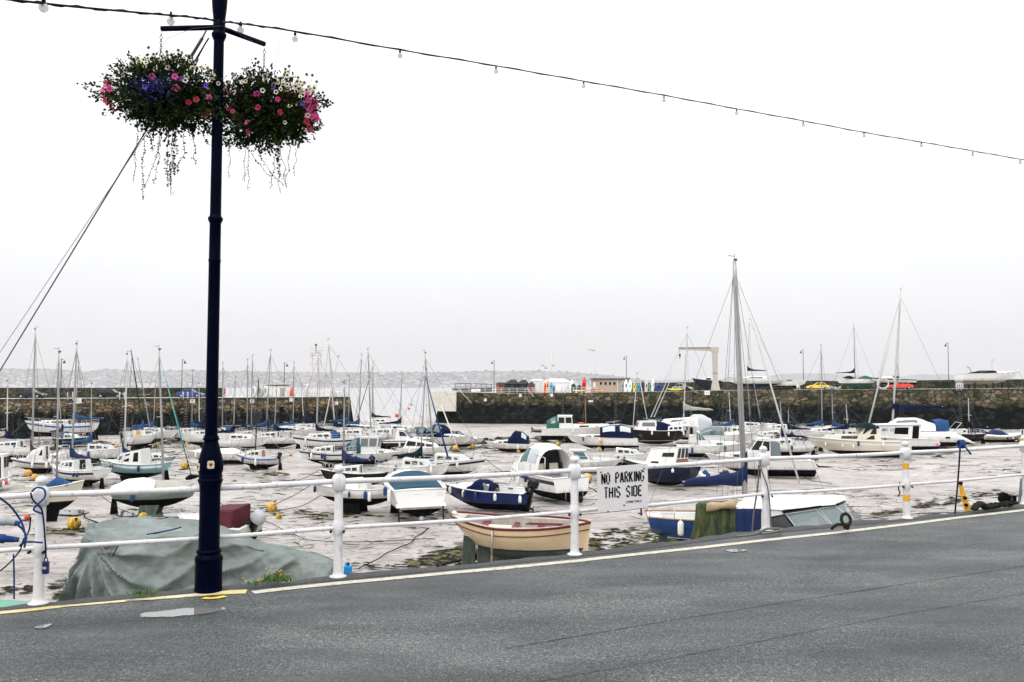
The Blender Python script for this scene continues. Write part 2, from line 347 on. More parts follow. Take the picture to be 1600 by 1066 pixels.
mat('quay_top', (.46, .45, .43), .7, var=.15, vs=1, bump=.2); mat('concrete_pale', (.50, .47, .42), .8, var=.15, vs=2, dirt=((.2, .16, .09), .55, .7), dscale=1.5, bump=.3)
mat('quay_wall', (.12, .11, .09), .8, var=.4, bump=.5)
mat('hill', (.13, .115, .125), .95, var=.35, vs=.012); mat('town', (.66, .64, .62), .8, var=.2, vs=.05); mat('town_roof', (.20, .13, .11), .8)

# ---- near quay: fence line and edge
FPX = [(60, 945), (528, 903), (898, 868), (1198, 830), (1417, 811)]
FP = [G(x, y) for x, y in FPX]
FL = [FP[0]*1 + (FP[0]-FP[1])*k for k in (7, 4, 2, 1)] + FP + [FP[-1]+(FP[-1]-FP[-3])*.5*k for k in (1, 2, 5, 12, 30)]
def along(pts, step):
    P = []; 
    for a, b_ in zip(pts[:-1], pts[1:]):
        n = max(1, int((b_-a).length/step))
        P += [a.lerp(b_, i/n) for i in range(n)]
    return P+[pts[-1]]
def offs(pts, d):
    o = []
    for i, p in enumerate(pts):
        a = pts[max(0, i-1)]; b_ = pts[min(len(pts)-1, i+1)]; T = (b_-a).normalized()
        o.append(p+Vector((-T.y, T.x, 0))*d)
    return o
EL = along(FL, .12)
# smooth the polyline
for _ in range(60): EL = [EL[0]]+[(EL[i-1]+EL[i]*2+EL[i+1])/4 for i in range(1, len(EL)-1)]+[EL[-1]]
# yellow line pixels -> ground
YL = [(-420, 985), (-200, 972), (0, 957), (60, 951), (110, 945), (220, 936), (300, 930), (345, 926.5), (385, 925)]
YL2 = [(395, 926.5), (440, 921), (528, 912), (600, 905.5), (700, 896), (800, 887), (900, 877), (1000, 866), (1100, 855.5), (1200, 844), (1300, 833.5), (1417, 819.5), (1500, 809), (1600, 797.5), (1760, 779)]
def strip(pts, wdt, z, name, mt, rag=.004):
    P = along([G(*p) for p in pts], .07); L_ = offs(P, wdt/2); R_ = offs(P, -wdt/2); mb = MB(); rows = []
    for a, b_ in zip(L_, R_):
        j = [rag*(random.random()-.5)*2 for _ in range(2)]
        rows.append([(a.x, a.y+j[0], z), ((a.x+b_.x)/2, (a.y+b_.y)/2, z), (b_.x, b_.y+j[1], z)])
    return mb.grid(rows).build(name, mt)
# road sheet
mb = MB(); rows = []
Lr = offs(EL, .02)
for p in Lr: rows.append([(p.x, p.y, 0), (p.x, min(p.y-.5, p.y-1), 0), (p.x, -60 if p.y > -50 else -160, 0)])
road = mb.grid(rows, sm=False).build('road', 'asphalt'); tag(road, kind='structure')
tag(strip(YL, .15, .004, 'yellow_line', 'line_paint'), kind='structure'); tag(strip(YL2, .115, .004, 'pale_line', 'line_pale'), kind='structure')
# fresher yellow dab in front of the lamp post
tag(strip([(318, 935.5), (328, 936.5), (340, 935.5), (352, 933)], .06, .008, 'yellow_paint_patch', 'line_yellow', .008), kind='structure')
# verge (rough tarmac lip) and quay wall
mb = MB(); rows = []
V0 = offs(EL, -.13); V1 = offs(EL, -.10); V2 = offs(EL, -.02); V3 = offs(EL, .05); V4 = offs(EL, .10)
for i in range(len(EL)):
    q = noise.noise(EL[i]*2.3)*.02+noise.noise(EL[i]*9)*.012; q2 = noise.noise(EL[i]*6+Vector((9, 0, 0)))*.018
    rows.append([V0[i]+Vector((0, q2*.6, .003)), V1[i]+Vector((0, 0, .010+q2*.6)), V2[i]+Vector((0, 0, .012+q*.7)), V3[i]+Vector((0, q2, .012+q2+q)), V4[i]+Vector((0, q*1.5, -.03)), V4[i]+Vector((0, 0.02, -.4))])
tag(mb.grid(rows).build('quay_edge', 'verge'), kind='structure')
mb = MB(); QE = offs(EL, .08)
mb.grid([[(p.x, p.y, -.30), (p.x, p.y+.05, -3), (p.x, p.y+.3, MUD-.3)] for p in QE], sm=False)
tag(mb.build('quay_wall', 'quay_wall'), kind='structure')
# seams in the road
mat('tar', (.010, .010, .011), .5)
def seam(pts, wd, name='road_seam'):
    P = along([G(*p) for p in pts], .05); rows = []
    for p in P:
        o = Vector((0, noise.noise(p*1.7)*.012+noise.noise(p*14)*.006, 0)); ww = wd*(.4+.8*abs(noise.noise(p*5)))
        rows.append([p+o+Vector((0, ww, .004)), p+o+Vector((0, -ww, .004))])
    return tag(MB().grid(rows).build(name, 'tar'), kind='structure')
seam([(790, 1014), (1000, 978), (1200, 946), (1400, 915), (1660, 876)], .007)
seam([(760, 1080), (1000, 1038), (1200, 1000), (1400, 962), (1660, 918)], .005)
seam([(1290, 834), (1350, 842), (1425, 849)], .006); seam([(385, 926), (392, 938), (402, 950)], .005); seam([(-60, 990), (60, 980), (180, 973), (400, 955)], .0035)
# puddles
pud, t, b = nodes('puddle'); b.inputs['Base Color'].default_value = (.16, .155, .155, 1); b.inputs['Roughness'].default_value = .03; b.inputs['IOR'].default_value = 1.9
MATS['puddle'] = pud
def puddle(pts, z=.006):
    P = [G(*p) for p in pts]; n = len(P); Q = []
    for i in range(n):
        for k in range(5):
            tt = k/5; a, b_, c, d = P[i-1], P[i], P[(i+1) % n], P[(i+2) % n]
            q = .5*((2*b_)+(c-a)*tt+(2*a-5*b_+4*c-d)*tt*tt+(3*b_-a-3*c+d)*tt**3)
            Q.append(Vector((q.x+.01*noise.noise(q*12), q.y+.015*noise.noise(q*9), z)))
    return tag(MB().add(Q, [tuple(range(len(Q)))]).build('puddle', 'puddle'), kind='structure')
def epud(cx, cy, rx, ry, z, mt):
    Q = []
    for k in range(90):
        a_ = 2*math.pi*k/90; s1 = 1+.16*noise.noise(Vector((math.cos(a_)*1.6, math.sin(a_)*1.6, cx)))+.05*noise.noise(Vector((math.cos(a_)*6, math.sin(a_)*6, cy)))
        p = G(cx+rx*s1*math.cos(a_), cy+ry*s1*math.sin(a_)*(1-.35*math.cos(a_))-.02*rx*math.cos(a_), 0); Q.append((p.x, p.y, z))
    return tag(MB().add(Q, [tuple(range(90))]).build('puddle', mt), kind='structure')
wetm, t, b = nodes('wet_tarmac'); tcw = N(t, 'ShaderNodeTexCoord').outputs['Object']; t.links.new(ramp(t, noise_n(t, tcw, 30, 6, .8), (.3, (.012, .014, .015)), (.7, (.05, .053, .054))), b.inputs['Base Color']); b.inputs['Roughness'].default_value = .35; bumpn(t, noise_n(t, tcw, 60, 4), b, .4, .006); MATS['wet_tarmac'] = wetm
sp_, t, b = nodes('shallow_puddle'); b.inputs['Base Color'].default_value = (.17, .165, .165, 1); b.inputs['Roughness'].default_value = .03; b.inputs['IOR'].default_value = 1.9
tcp = N(t, 'ShaderNodeTexCoord').outputs['Object']; mpp = N(t, 'ShaderNodeMapping'); mpp.inputs['Rotation'].default_value = (0, 0, R(-17)); mpp.inputs['Scale'].default_value = (1, 1, 1); t.links.new(tcp, mpp.inputs[0])
mps = N(t, 'ShaderNodeMapping'); mps.inputs['Scale'].default_value = (1/.33, 1/.135, 1); t.links.new(mpp.outputs[0], mps.inputs[0]); ln_ = N(t, 'ShaderNodeVectorMath', operation='LENGTH'); t.links.new(mps.outputs[0], ln_.inputs[0])
mm_ = N(t, 'ShaderNodeMath', operation='MULTIPLY_ADD'); mm_.inputs[1].default_value = 1.1; t.links.new(noise_n(t, tcp, 5.5, 7, .62), mm_.inputs[0]); t.links.new(ln_.outputs['Value'], mm_.inputs[2])
fr_ = N(t, 'ShaderNodeMapRange'); fr_.inputs['From Min'].default_value = 1.42; fr_.inputs['From Max'].default_value = 1.50; t.links.new(mm_.outputs[0], fr_.inputs['Value'])
tr_ = N(t, 'ShaderNodeBsdfTransparent'); mxs = N(t, 'ShaderNodeMixShader'); t.links.new(fr_.outputs[0], mxs.inputs[0]); t.links.new(b.outputs[0], mxs.inputs[1]); t.links.new(tr_.outputs[0], mxs.inputs[2]); t.links.new(mxs.outputs[0], t.nodes['Material Output'].inputs[0]); MATS['shallow_puddle'] = sp_
pc_ = G(287, 956.5, .004); po_ = MB().add([(-.6, -.4, 0), (.6, -.4, 0), (.6, .4, 0), (-.6, .4, 0)], [(0, 1, 2, 3)]).build('puddle', 'shallow_puddle'); po_.location = pc_; tag(po_, kind='structure')
puddle([(1135, 861), (1150, 859), (1166, 860), (1164, 862), (1146, 863.5)])
puddle([(55, 981), (72, 977), (80, 976), (74, 981), (62, 984)])

# ---- mud (perspective-spaced grid) and sea
ys = [10*(1.045**k) for k in range(73)]; ys = [y for y in ys if y < 228]+[229, 233, 240]
rows = []
for y in ys:
    hw = 60+y*1.3; row = []
    for k in range(121):
        x = (k/120*2-1)*hw
        fade = 1 if y < 225 else 0
        z = MUD+fade*(.10*noise.noise(Vector((x*.09, y*.12, 0)))+.05*noise.noise(Vector((x*.4, y*.6, 4)))) - (0 if y < 228 else (y-228)*.08)
        row.append((x, y, z))
    rows.append(row)
tag(MB().grid(rows).build('mud', 'mud'), kind='structure')
tag(MB().add([(-9000, 224, MUD-.12), (9000, 224, MUD-.12), (9000, 14500, MUD-.12), (-9000, 14500, MUD-.12)], [(0, 1, 2, 3)]).build('sea', 'sea_water'), kind='structure')
# ---- far hills and town
HY = 11000.0; HK = HY/3400
def hill_h(px, amp=1):
    K = [(-600, 565), (-200, 570), (0, 574), (30, 577), (75, 576), (105, 578), (130, 581), (165, 577), (200, 578.5), (240, 580), (300, 578), (360, 580), (430, 581), (480, 582), (560, 581.5), (640, 582), (700, 581.5), (750, 580), (790, 580), (830, 579), (880, 581), (930, 584.5), (975, 589), (1010, 594), (1060, 594), (1130, 592), (1190, 589), (1215, 585), (1240, 583.5), (1300, 584), (1350, 588), (1390, 591), (1430, 585.5), (1470, 584.5), (1520, 588), (1600, 592), (1800, 596), (2300, 598)]
    for (a, ya), (b_, yb) in zip(K[:-1], K[1:]):
        if a <= px <= b_: return lerp(ya, yb, (px-a)/(b_-a))
    return 598
rows = []
for i in range(0, 421):
    px = -500+i*6.2
    Y = HY if px < 1020 else HY*1.2
    yy = hill_h(px) + noise.noise(Vector((px*.06, 1, 0)))*1.1+noise.noise(Vector((px*.3, 3, 0)))*.5
    top = A(px, yy, Y+500*HK); row = []
    for j in range(9):
        s = j/8; base = A(px, 604, Y)
        p = Vector((lerp(base.x, top.x, s), lerp(Y, Y+500*HK, s), MUD-2))
        p.z = MUD-.5+(top.z-MUD)*(s**.75)*(1+.10*noise.noise(Vector((px*.02, s*4, 7)))*(1-s))
        row.append(p)
    row.append(Vector((top.x*1.1, Y+900*HK, MUD-2)))
    rows.append(row)
tag(MB().grid(rows).build('hills', 'hill'), kind='structure')
mb = MB(); rr = random.Random(3)
for i in range(560):
    px = rr.uniform(-60, 960); c = noise.noise(Vector((px*.02, 5, 0)))
    if rr.random() > .62+c*.8: continue
    s = abs(rr.gauss(0, .38));
    if s > .93: continue
    Y = HY-12+500*HK*s; yy = hill_h(px); base = A(px, 604, HY); top = A(px, yy, HY+500*HK)
    z = MUD-.5+(top.z-MUD)*(s**.75)+3
    x = lerp(base.x, top.x, s); ww = rr.uniform(20, 75); hh = rr.uniform(12, 20)*(1.5 if s < .08 else 1)
    mb.box((x, Y-8, z), (ww, 10, hh)); 
    mb.hexa([(x-ww/2, Y-14, z+hh/2+.1), (x+ww/2, Y-14, z+hh/2+.1), (x+ww/2, Y-2, z+hh/2+.1), (x-ww/2, Y-2, z+hh/2+.1)], [(x-ww/2, Y-8, z+hh/2+3), (x+ww/2, Y-8, z+hh/2+3), (x+ww/2, Y-7.9, z+hh/2+3), (x-ww/2, Y-7.9, z+hh/2+3)], 1)
tag(mb.build('seaside_town', ['town', 'town_roof']), 'pale houses of a seaside town scattered over the hazy hills across the bay', 'town', kind='stuff')
mat('far_wood', (.06, .06, .06), .95)
mb = MB()
for i in range(900):
    px = rr.uniform(-60, 1000); s = rr.uniform(.1, 1.0)
    yy = hill_h(px); base = A(px, 604, HY); top = A(px, yy, HY+500*HK)
    z = MUD-.5+(top.z-MUD)*(s**.75); x = lerp(base.x, top.x, s); r_ = rr.uniform(8, 20)
    mb.ell((x, HY+500*HK*s, z+r_*.35), (r_*1.6, r_, r_*.8), 6, 4)
tag(mb.build('woodland', 'far_wood'), 'hazy woodland covering the hills across the bay', 'wood', kind='stuff')

# ---- haze
hz = bpy.data.materials.new('haze'); hz.use_nodes = True; t = hz.node_tree; t.nodes.clear()
o_ = t.nodes.new('ShaderNodeOutputMaterial'); pv = t.nodes.new('ShaderNodeVolumePrincipled')
pv.inputs['Color'].default_value = (.97, .965, .98, 1); pv.inputs['Density'].default_value = .000075; pv.inputs['Anisotropy'].default_value = 0.0
t.links.new(pv.outputs[0], o_.inputs['Volume']); MATS['haze'] = hz
mb = MB(); mb.box((0, 6500, 180), (30000, 19000, 376)); hzo = mb.build('haze', 'haze'); tag(hzo, kind='stuff')

# ---- piers
def wall_run(pts, zt, batter, name, mt, parent, zb=MUD-.4, step=2.0):
    P = []; 
    for k in range(len(pts)-1):
        a, b_ = Vector((*pts[k], 0)), Vector((*pts[k+1], 0)); n = max(1, int((b_-a).length/step))
        for i in range(n): P.append((a.lerp(b_, i/n), lerp(zt[k], zt[k+1], i/n)))
    P.append((Vector((*pts[-1], 0)), zt[-1])); rows = []
    O = offs([p for p, _ in P], 1.0)
    for (p, z), o in zip(P, O):
        nrm = p-o; row = []
        for j in range(7):
            s = j/6; zz = lerp(z, zb, s); r_ = .07*noise.noise(Vector((p.x*.7, p.y*.7, zz*.9)))
            row.append(p+nrm*(batter*(z-zz)+r_)+Vector((0, 0, zz)))
        rows.append(row)
    return MB().grid(rows).build(name, mt, parent)
def slab(ptsA, ptsB, za, name, mt, parent, dz=0):
    rows = [[(a[0], a[1], z+dz), (b_[0], b_[1], z+dz)] for a, b_, z in zip(ptsA, ptsB, za)]
    return MB().grid(rows, sm=False).build(name, mt, parent)
LP0, LP1 = Vector((-200, 63.25)), Vector((-28.6, 158.5)); ld = (LP1-LP0).normalized(); ln = Vector((-ld.y, ld.x))
pier = empty('stone_pier', (0, 0, 0)); tag(pier, 'long stone harbour pier on the left with cars parked on its roadway', 'pier')
wall_run([tuple(LP0), tuple(LP1)], [0, 0], .16, 'wall', 'stone_left', pier)
endB = LP1+ln*16
wall_run([tuple(LP1), tuple(endB)], [0, 0], .16, 'end_wall', 'stone_left', pier)
slab([LP0-ld*30, LP1], [LP0-ld*30+ln*16, endB], [-.003, -.003], 'roadway', 'quay_top', pier)
cp = MB(); a = LP0; cp.hexa([(*(LP0-ln*.15), -.32), (*(LP1-ln*.15), -.32), (*(LP1+ln*.5), -.32), (*(LP0+ln*.5), -.32)], [(*(LP0-ln*.15), -.01), (*(LP1-ln*.15), -.01), (*(LP1+ln*.5), -.01), (*(LP0+ln*.5), -.01)])
cp.build('coping', 'stone_dry', pier)
PB = LP0+ln*9; PC = LP0+ld*176+ln*9
mb = MB(); rows = []
n = 100
for i in range(n+1):
    p = PB.lerp(PC, i/n); r_ = .05*noise.noise(Vector((p.x, p.y, 0)))
    rows.append([(p.x, p.y-.35, 0), (p.x, p.y-.25+r_, .8), (p.x, p.y-.2+r_, 1.62+.03*noise.noise(Vector((p.x*2, 0, 0)))), (p.x, p.y+.4, 1.62), (p.x, p.y+.45, -5.9)])
mb.grid(rows, sm=False).build('parapet', 'stone_dry', pier)
def lpier(px, off=0.0, z=0.0):
    """point on the left pier roadway seen at pixel column px, off metres behind its edge"""
    d = ray(px, 605); k = Vector((d.x, d.y)); p0 = LP0+ln*off
    den = k.x*ld.y-k.y*ld.x; tt = (p0.x*ld.y-p0.y*ld.x)/den
    return Vector((k.x*tt, k.y*tt, z))
LANG = math.atan2(ld.y, ld.x)
# right pier
RX = [(-15.0, 186), (0, 182.5), (23, 176.5), (42, 172.5), (66.5, 167), (68.5, 163.5), (92, 158), (300, 108)]
RZ = [.80, .45, .75, 1.1, 1.3, 1.3, 1.55, 1.9]
pier2 = empty('stone_pier', (0, 0, 0)); tag(pier2, 'stone harbour wall on the right carrying a crane, huts and laid up boats', 'pier')
wall_run(RX, RZ, .13, 'wall', 'stone_right', pier2)
wall_run([(-11.0, 214), (-15.0, 186)], [.8, .8], .13, 'end_wall', 'stone_right', pier2)
RB = [(x+4, y+30) for x, y in RX]; RB[0] = (-11, 216)
slab(RX, RB, RZ, 'quay_deck', 'quay_top', pier2, -.003)
def rz_at(x):
    for i in range(len(RX)-1):
        if RX[i][0] <= x <= RX[i+1][0]: return lerp(RZ[i], RZ[i+1], (x-RX[i][0])/(RX[i+1][0]-RX[i][0]))
    return RZ[-1] if x > 0 else RZ[0]
def ry_at(x):
    for i in range(len(RX)-1):
        if RX[i][0] <= x <= RX[i+1][0]: return lerp(RX[i][1], RX[i+1][1], (x-RX[i][0])/(RX[i+1][0]-RX[i][0]))
    return RX[-1][1]
def rpier(px, off=0.0):
    """point on the right quay seen at pixel column px, off metres behind its edge"""
    y = 175
    for _ in range(8):
        x = (px-800)/F*y*1.0013; y = ry_at(max(-15, min(299, x)))+off
    return Vector((x, y, rz_at(x)))
# pale concrete block near the end (lighter masonry)
mb = MB(); p1 = rpier(672); p2 = rpier(714)
mb.hexa([(p1.x, 183.2, -3.2), (p2.x, 182.4, -3.2), (p2.x, 190, -3.2), (p1.x, 190, -3.2)], [(p1.x, 183.9, .95), (p2.x, 183.1, .95), (p2.x, 190, .95), (p1.x, 190, .95)])
mb.build('concrete_block', 'concrete_pale', pier2, bevel=.06)
# parapet behind
rows = []
for i in range(121):
    px = 985+i*8; p = rpier(px, 14); zt = p.z+1.75+.03*noise.noise(Vector((px*.2, 0, 0)))
    if px > 1290: zt -= .1
    rows.append([(p.x, p.y-.3, p.z-.2), (p.x, p.y-.2, zt), (p.x, p.y+.5, zt), (p.x, p.y+.6, -5.9)])
MB().grid(rows, sm=False).build('parapet', 'stone_dry', pier2)
# ================================================================ BOAT BUILDING
def hull_fn(L, Bm, D, kind, zw=None, kh=0.0):
    """returns sheer(t,side), zs(t), half(t), bottom etc. x forward, keel on z=kh"""
    if kind == 'sail':   tw, rake, tr, shb, shs, fine_ = .62, .14, .03, .22, .06, 1.7
    elif kind == 'launch': tw, rake, tr, shb, shs, fine_ = .30, .035, .10, .12, .16, 2.6
    elif kind == 'dink': tw, rake, tr, shb, shs, fine_ = .55, .07, .01, .30, .14, 1.9
    else:                tw, rake, tr, shb, shs, fine_ = .88, .20, .02, .26, -.04, 2.3
    def half(t):
        t = max(0.0, min(1.0, t))
        if t < .45: return Bm/2*lerp(tw, 1, math.sin(t/.45*math.pi/2)**.8)
        return Bm/2*max(0.012, (1-((t-.45)/.55)**fine_))
    def zs(t): return kh+D*(1+shb*max(0, (t-.35)/.65)**1.6+shs*max(0, (.35-t)/.35)**1.5)
    def zk(t):
        if kind == 'motor': return kh+D*.72*max(0, (t-.62)/.38)**2.0
        if kind == 'launch': return kh+D*.25*max(0, (t-.85)/.15)**2+D*.62*max(0, (.34-t)/.34)**1.6
        if kind == 'dink': return kh+D*.60*max(0, (t-.72)/.28)**2.4+D*.16*max(0, (.3-t)/.3)**1.3
        return kh+D*(.62*max(0, (t-.55)/.45)**2.1+.42*max(0, (.38-t)/.38)**1.5)
    def gf(v, t):
        v = min(1, max(0, v))
        if kind == 'motor': g = v/.30*.80 if v < .30 else .80+.20*((v-.30)/.70)**.8
        else: g = math.sin(math.pi/2*min(1, v*1.12))**.72
        k = max(0, (t-.55)/.45)**1.5
        return lerp(g, v**1.15, k)
    def P(t, z, side):
        v = (z-zk(t))/(zs(t)-zk(t)); vv = (z-kh)/(zs(1)-kh)
        x = -L/2 + L*t*(1-rake*(1-vv)**1.0) + L*tr*(1-v)*(1-t)*(1 if kind in ('sail', 'launch') else -1)
        return Vector((x, side*half(t)*gf(v, t), z))
    return half, zs, zk, P
class Boat:
    def __init__(s, name, label, cat, cx, cy, ang, Wpx, kind='sail', beam=.36, depth=None, kh=0.0, hull='gel_white', bottom='bottom_black', zw=None, stripe=None, boot=None, deckm='deck_white', roll=None, L=None, group='boats aground in the harbour', z=MUD, Y=None, trim=None, fb=None, cockpit=(.06, .36), ck_d=.35, railm=None, pitch=0):
        p = G(cx, cy, z) if Y is None else A(cx, cy, Y)
        a = R(ang); d = p.y
        if L is None: L = Wpx*d/F/(abs(math.cos(a))+beam*abs(math.sin(a)))
        s.L = L; s.B = L*beam if L > 4.5 else L*min(.45, beam+.04)
        s.kind = kind; s.d = d
        s.vk = 1.0 if d < 45 else 1.25
        if d > 45: L *= 1.10; s.L = L; s.B *= 1.1
        s.D = depth*(1.1 if d > 45 else 1) if depth else {'sail': .215, 'motor': .185, 'dink': .17, 'launch': .2}[kind]*L**.9*1.05+.1
        rl = random.uniform(-.035, .035) if roll is None else R(roll)
        # contact pixel is the nearest bottom edge: shift centre back a little
        yn = p.y+.5*s.B*abs(math.cos(a))*.5+.25*L*abs(math.sin(a)); p = Vector((p.x*yn/p.y, yn, p.z))
        s.root = empty(name, (p.x, p.y, z-.03 if Y is None else p.z), (rl, R(-pitch), a))
        tag(s.root, label, cat, group)
        s.kh = kh; s.zw = (kh+s.D*.42) if zw is None else zw
        s.half, s.zs, s.zk, s.P = hull_fn(L, s.B, s.D, kind, s.zw, kh)
        s.hull(hull, bottom, stripe, boot)
        s.deck(deckm, cockpit, ck_d)
        mb = MB(); r_ = .035 if L < 9 else .045
        pts = [s.S(t, 1)+Vector((0, .01, 0)) for t in [i/14 for i in range(15)]]+[s.S(1-i/14, -1)-Vector((0, .01, 0)) for i in range(15)]
        mb.tube(pts, r_, 6, closed=True); mb.build('gunwale', railm or trim or 'deck_white', s.root)
        if Y is None and z == MUD and kind != 'launch' and 45 < d < 128:
            bw = s.S(.98, 1); bw.y = 0; q_ = random.uniform(-.5, .5); rr_ = .012+.00012*d; e_ = bw+Vector((random.uniform(2.5, 5), q_*4, 0)); e_.z = .05; mid = bw.lerp(e_, .5); mid.z *= .55
            MB().tube([bw, bw.lerp(mid, .5)-Vector((0, 0, .08)), mid, mid.lerp(e_, .5)-Vector((0, 0, .12)), e_, e_+Vector((1.5, q_*2, 0))], rr_, 4).build('mooring_line', 'rope_grey' if random.random() < .5 else 'chain', s.root)
            for t_ in random.sample([.3, .42, .55, .68, .78], 2): s.fender(t_, random.choice([1, -1]), random.choice(['fender_white', 'fender_white', 'fender_navy', 'canvas_blue']), .5, .11, .05)
    def S(s, t, side): return s.P(t, s.zs(t), side)
    def X(s, t): return s.P(t, s.zs(t), 1).x
    def T(s, x):   # inverse of X roughly
        return (x+s.L/2)/s.L
    def deckz(s, t): return s.zs(t)-.05
    def hull(s, hm, bm, stripe, boot):
        ts = [0, .06, .13, .2, .3, .4, .5, .6, .68, .75, .81, .86, .90, .94, .97, .99, 1]
        mats = [bm, hm, stripe or hm, boot or hm]
        def levels(t):
            k, S_ = s.zk(t), s.zs(t); zw = s.zw; D = S_-k
            a = [k, k+.03*D+0*.0, lerp(k, max(k, zw), .3), lerp(k, max(k, zw), .6), lerp(k, max(k, zw), .85), zw, zw+.05*s.D, zw+(S_-zw)*.45, S_-.26*s.D, S_-.12*s.D, S_]
            o = []
            for z in a: o.append(max(k+1e-4*len(o), min(S_, z)))
            return o
        mi = [0, 0, 0, 0, 0, 3, 1, 1, 2, 1]
        mb = MB()
        for side in (1, -1):
            rows = [[s.P(t, z, side) for z in levels(t)] for t in ts]
            mb.grid(rows, lambda i, j: mi[j], True, flip=(side < 0))
        a = [s.P(0, z, 1) for z in levels(0)]; b_ = [s.P(0, z, -1) for z in levels(0)]
        mb.grid([a, b_], lambda i, j: 0 if j < 5 else (1 if j != 5 else 3), False)
        o = mb.build('hull', mats, s.root, weld=True); o.data.set_sharp_from_angle(angle=R(50)); s.hullo = o
    def deck(s, dm, ck, ckd):
        ts = [0, .03]+[ck[0], ck[0]+.004]+[lerp(ck[0], ck[1], k/4) for k in (1, 2, 3)]+[ck[1]-.004, ck[1]]+[lerp(ck[1], 1, k/9) for k in range(1, 10)]
        rows = []
        for t in ts:
            h = s.half(t)-.02; z = s.zs(t)-.04; x = s.X(t); c = .04*h; row = []
            ins = ck[0]+.003 < t < ck[1]-.003
            f = .72
            for y in (-1, -.86, -f, -f+.02, -.3, 0, .3, f-.02, f, .86, 1):
                zz = z+c*(1-y*y)
                if ins and abs(y) < f-.01: zz = z-min(ckd, s.D*.55)
                row.append((x, y*h, zz))
            rows.append(row)
        MB().grid(rows, sm=False).build('deck', dm, s.root)
    # ---- superstructure
    def house(s, x0, x1, w0, w1, h, hf=None, rf=.35, rb=.08, tum=.86, mt='gel_white', wins=(), glass='glass_dark', roof=None, name='cabin', zoff=0.0, bev=.05, frame=None, ov=.05, sink=.12):
        """x0,x1 fractions of L (0 stern..1 bow); widths are fractions of the beam half"""
        L = s.L; X0, X1 = -L/2+x0*L, -L/2+x1*L; H = s.B/2
        W0, W1 = w0*H, w1*H; z0 = s.deckz(x0)+zoff; z1 = s.deckz(x1)+zoff; hf = h if hf is None else hf; h *= s.vk; hf *= s.vk
        b = [Vector((X0, -W0, z0-sink)), Vector((X1, -W1, z1-sink)), Vector((X1, W1, z1-sink)), Vector((X0, W0, z0-sink))]
        tb, tf = z0+h, z1+hf
        tX0, tX1 = X0+rb*h, X1-rf*hf
        t_ = [Vector((tX0, -W0*tum, tb)), Vector((tX1, -W1*tum, tf)), Vector((tX1, W1*tum, tf)), Vector((tX0, W0*tum, tb))]
        mb = MB(); mb.hexa(b, t_); mb.build(name, mt, s.root, bevel=bev)
        q = {'R': (b[0], b[1], t_[1], t_[0]), 'L': (b[2], b[3], t_[3], t_[2]), 'F': (b[1], b[2], t_[2], t_[1]), 'B': (b[3], b[0], t_[0], t_[3])}
        cen = sum(b+t_, Vector())/8
        for wn in wins:
            walls, u0, u1, v0, v1 = wn[:5]; gm = wn[5] if len(wn) > 5 else glass; nm = wn[6] if len(wn) > 6 else 'window'
            for wl in walls:
                a, b_, c, d = q[wl]
                uu = (u0, u1) if wl != 'L' else (1-u1, 1-u0)
                f = lambda u, v: a.lerp(b_, u).lerp(d.lerp(c, u), v)
                nrm = (b_-a).cross(d-a).normalized()
                if nrm.dot((a+c)/2-cen) < 0: nrm = -nrm
                P4 = [f(uu[0], v0), f(uu[1], v0), f(uu[1], v1), f(uu[0], v1)]
                m2 = MB(); m2.hexa([p-nrm*.02 for p in P4], [p+nrm*.014 for p in P4])
                wo = m2.build(nm, gm, s.root)
                if frame and nm == 'window':
                    m3 = MB(); m3.tube([p+nrm*.015 for p in P4], .018 if s.d < 70 else .03, 5, closed=True); m3.build('window_frame', frame, wo)
        if roof:
            mb = MB(); e = ov
            R4 = [t_[0]+Vector((-e, -e, 0)), t_[1]+Vector((e*1.6, -e, 0)), t_[2]+Vector((e*1.6, e, 0)), t_[3]+Vector((-e, e, 0))]
            mb.hexa([p+Vector((0, 0, -.01)) for p in R4], [p.lerp(cen, .05)*1+Vector((0, 0, .07+ .05*(p-p.lerp(cen, .05)).length)) for p in R4]); mb.build('roof', roof, s.root, bevel=.03)
        return t_
    def arch(s, x0, x1, w, hs, mt, name='canopy', p=2.6, zoff=0.0, wsc=None, ends=True, wins=None, lean=(0, 0)):
        hs = [q*s.vk for q in hs]; L = s.L; n = len(hs); rows = []; H = s.B/2*w
        sub = []
        for i in range(n-1):
            for k in range(3): sub.append(i+k/3)
        sub.append(n-1)
        for u in sub:
            i = min(int(u), n-2); f = u-i; f2 = f*f*(3-2*f); h = lerp(hs[i], hs[i+1], f2); ws = 1 if wsc is None else lerp(wsc[i], wsc[i+1], f2)
            x = -L/2+lerp(x0, x1, u/(n-1))*L; z0 = s.deckz(min(1, max(0, lerp(x0, x1, u/(n-1)))))+zoff; row = []
            for k in range(13):
                a_ = math.pi*k/12; c, si = math.cos(a_), math.sin(a_)
                y = H*ws*math.copysign(abs(c)**(2/p), c); zz = h*abs(si)**(2/p)
                xx = x+(lean[0] if u < (n-1)/2 else lean[1])*zz/max(.1, max(hs))*(abs(u/(n-1)*2-1)**3)
                j = .012*noise.noise(Vector((x*3, y*3, zz*3+s.L*7)))
                row.append((xx, y, z0+zz+j))
            rows.append(row)
        mb = MB().grid(rows)
        if ends:
            for r_ in (rows[0], rows[-1]): mb.add(r_, [tuple(range(13))])
        o = mb.build(name, mt, s.root)
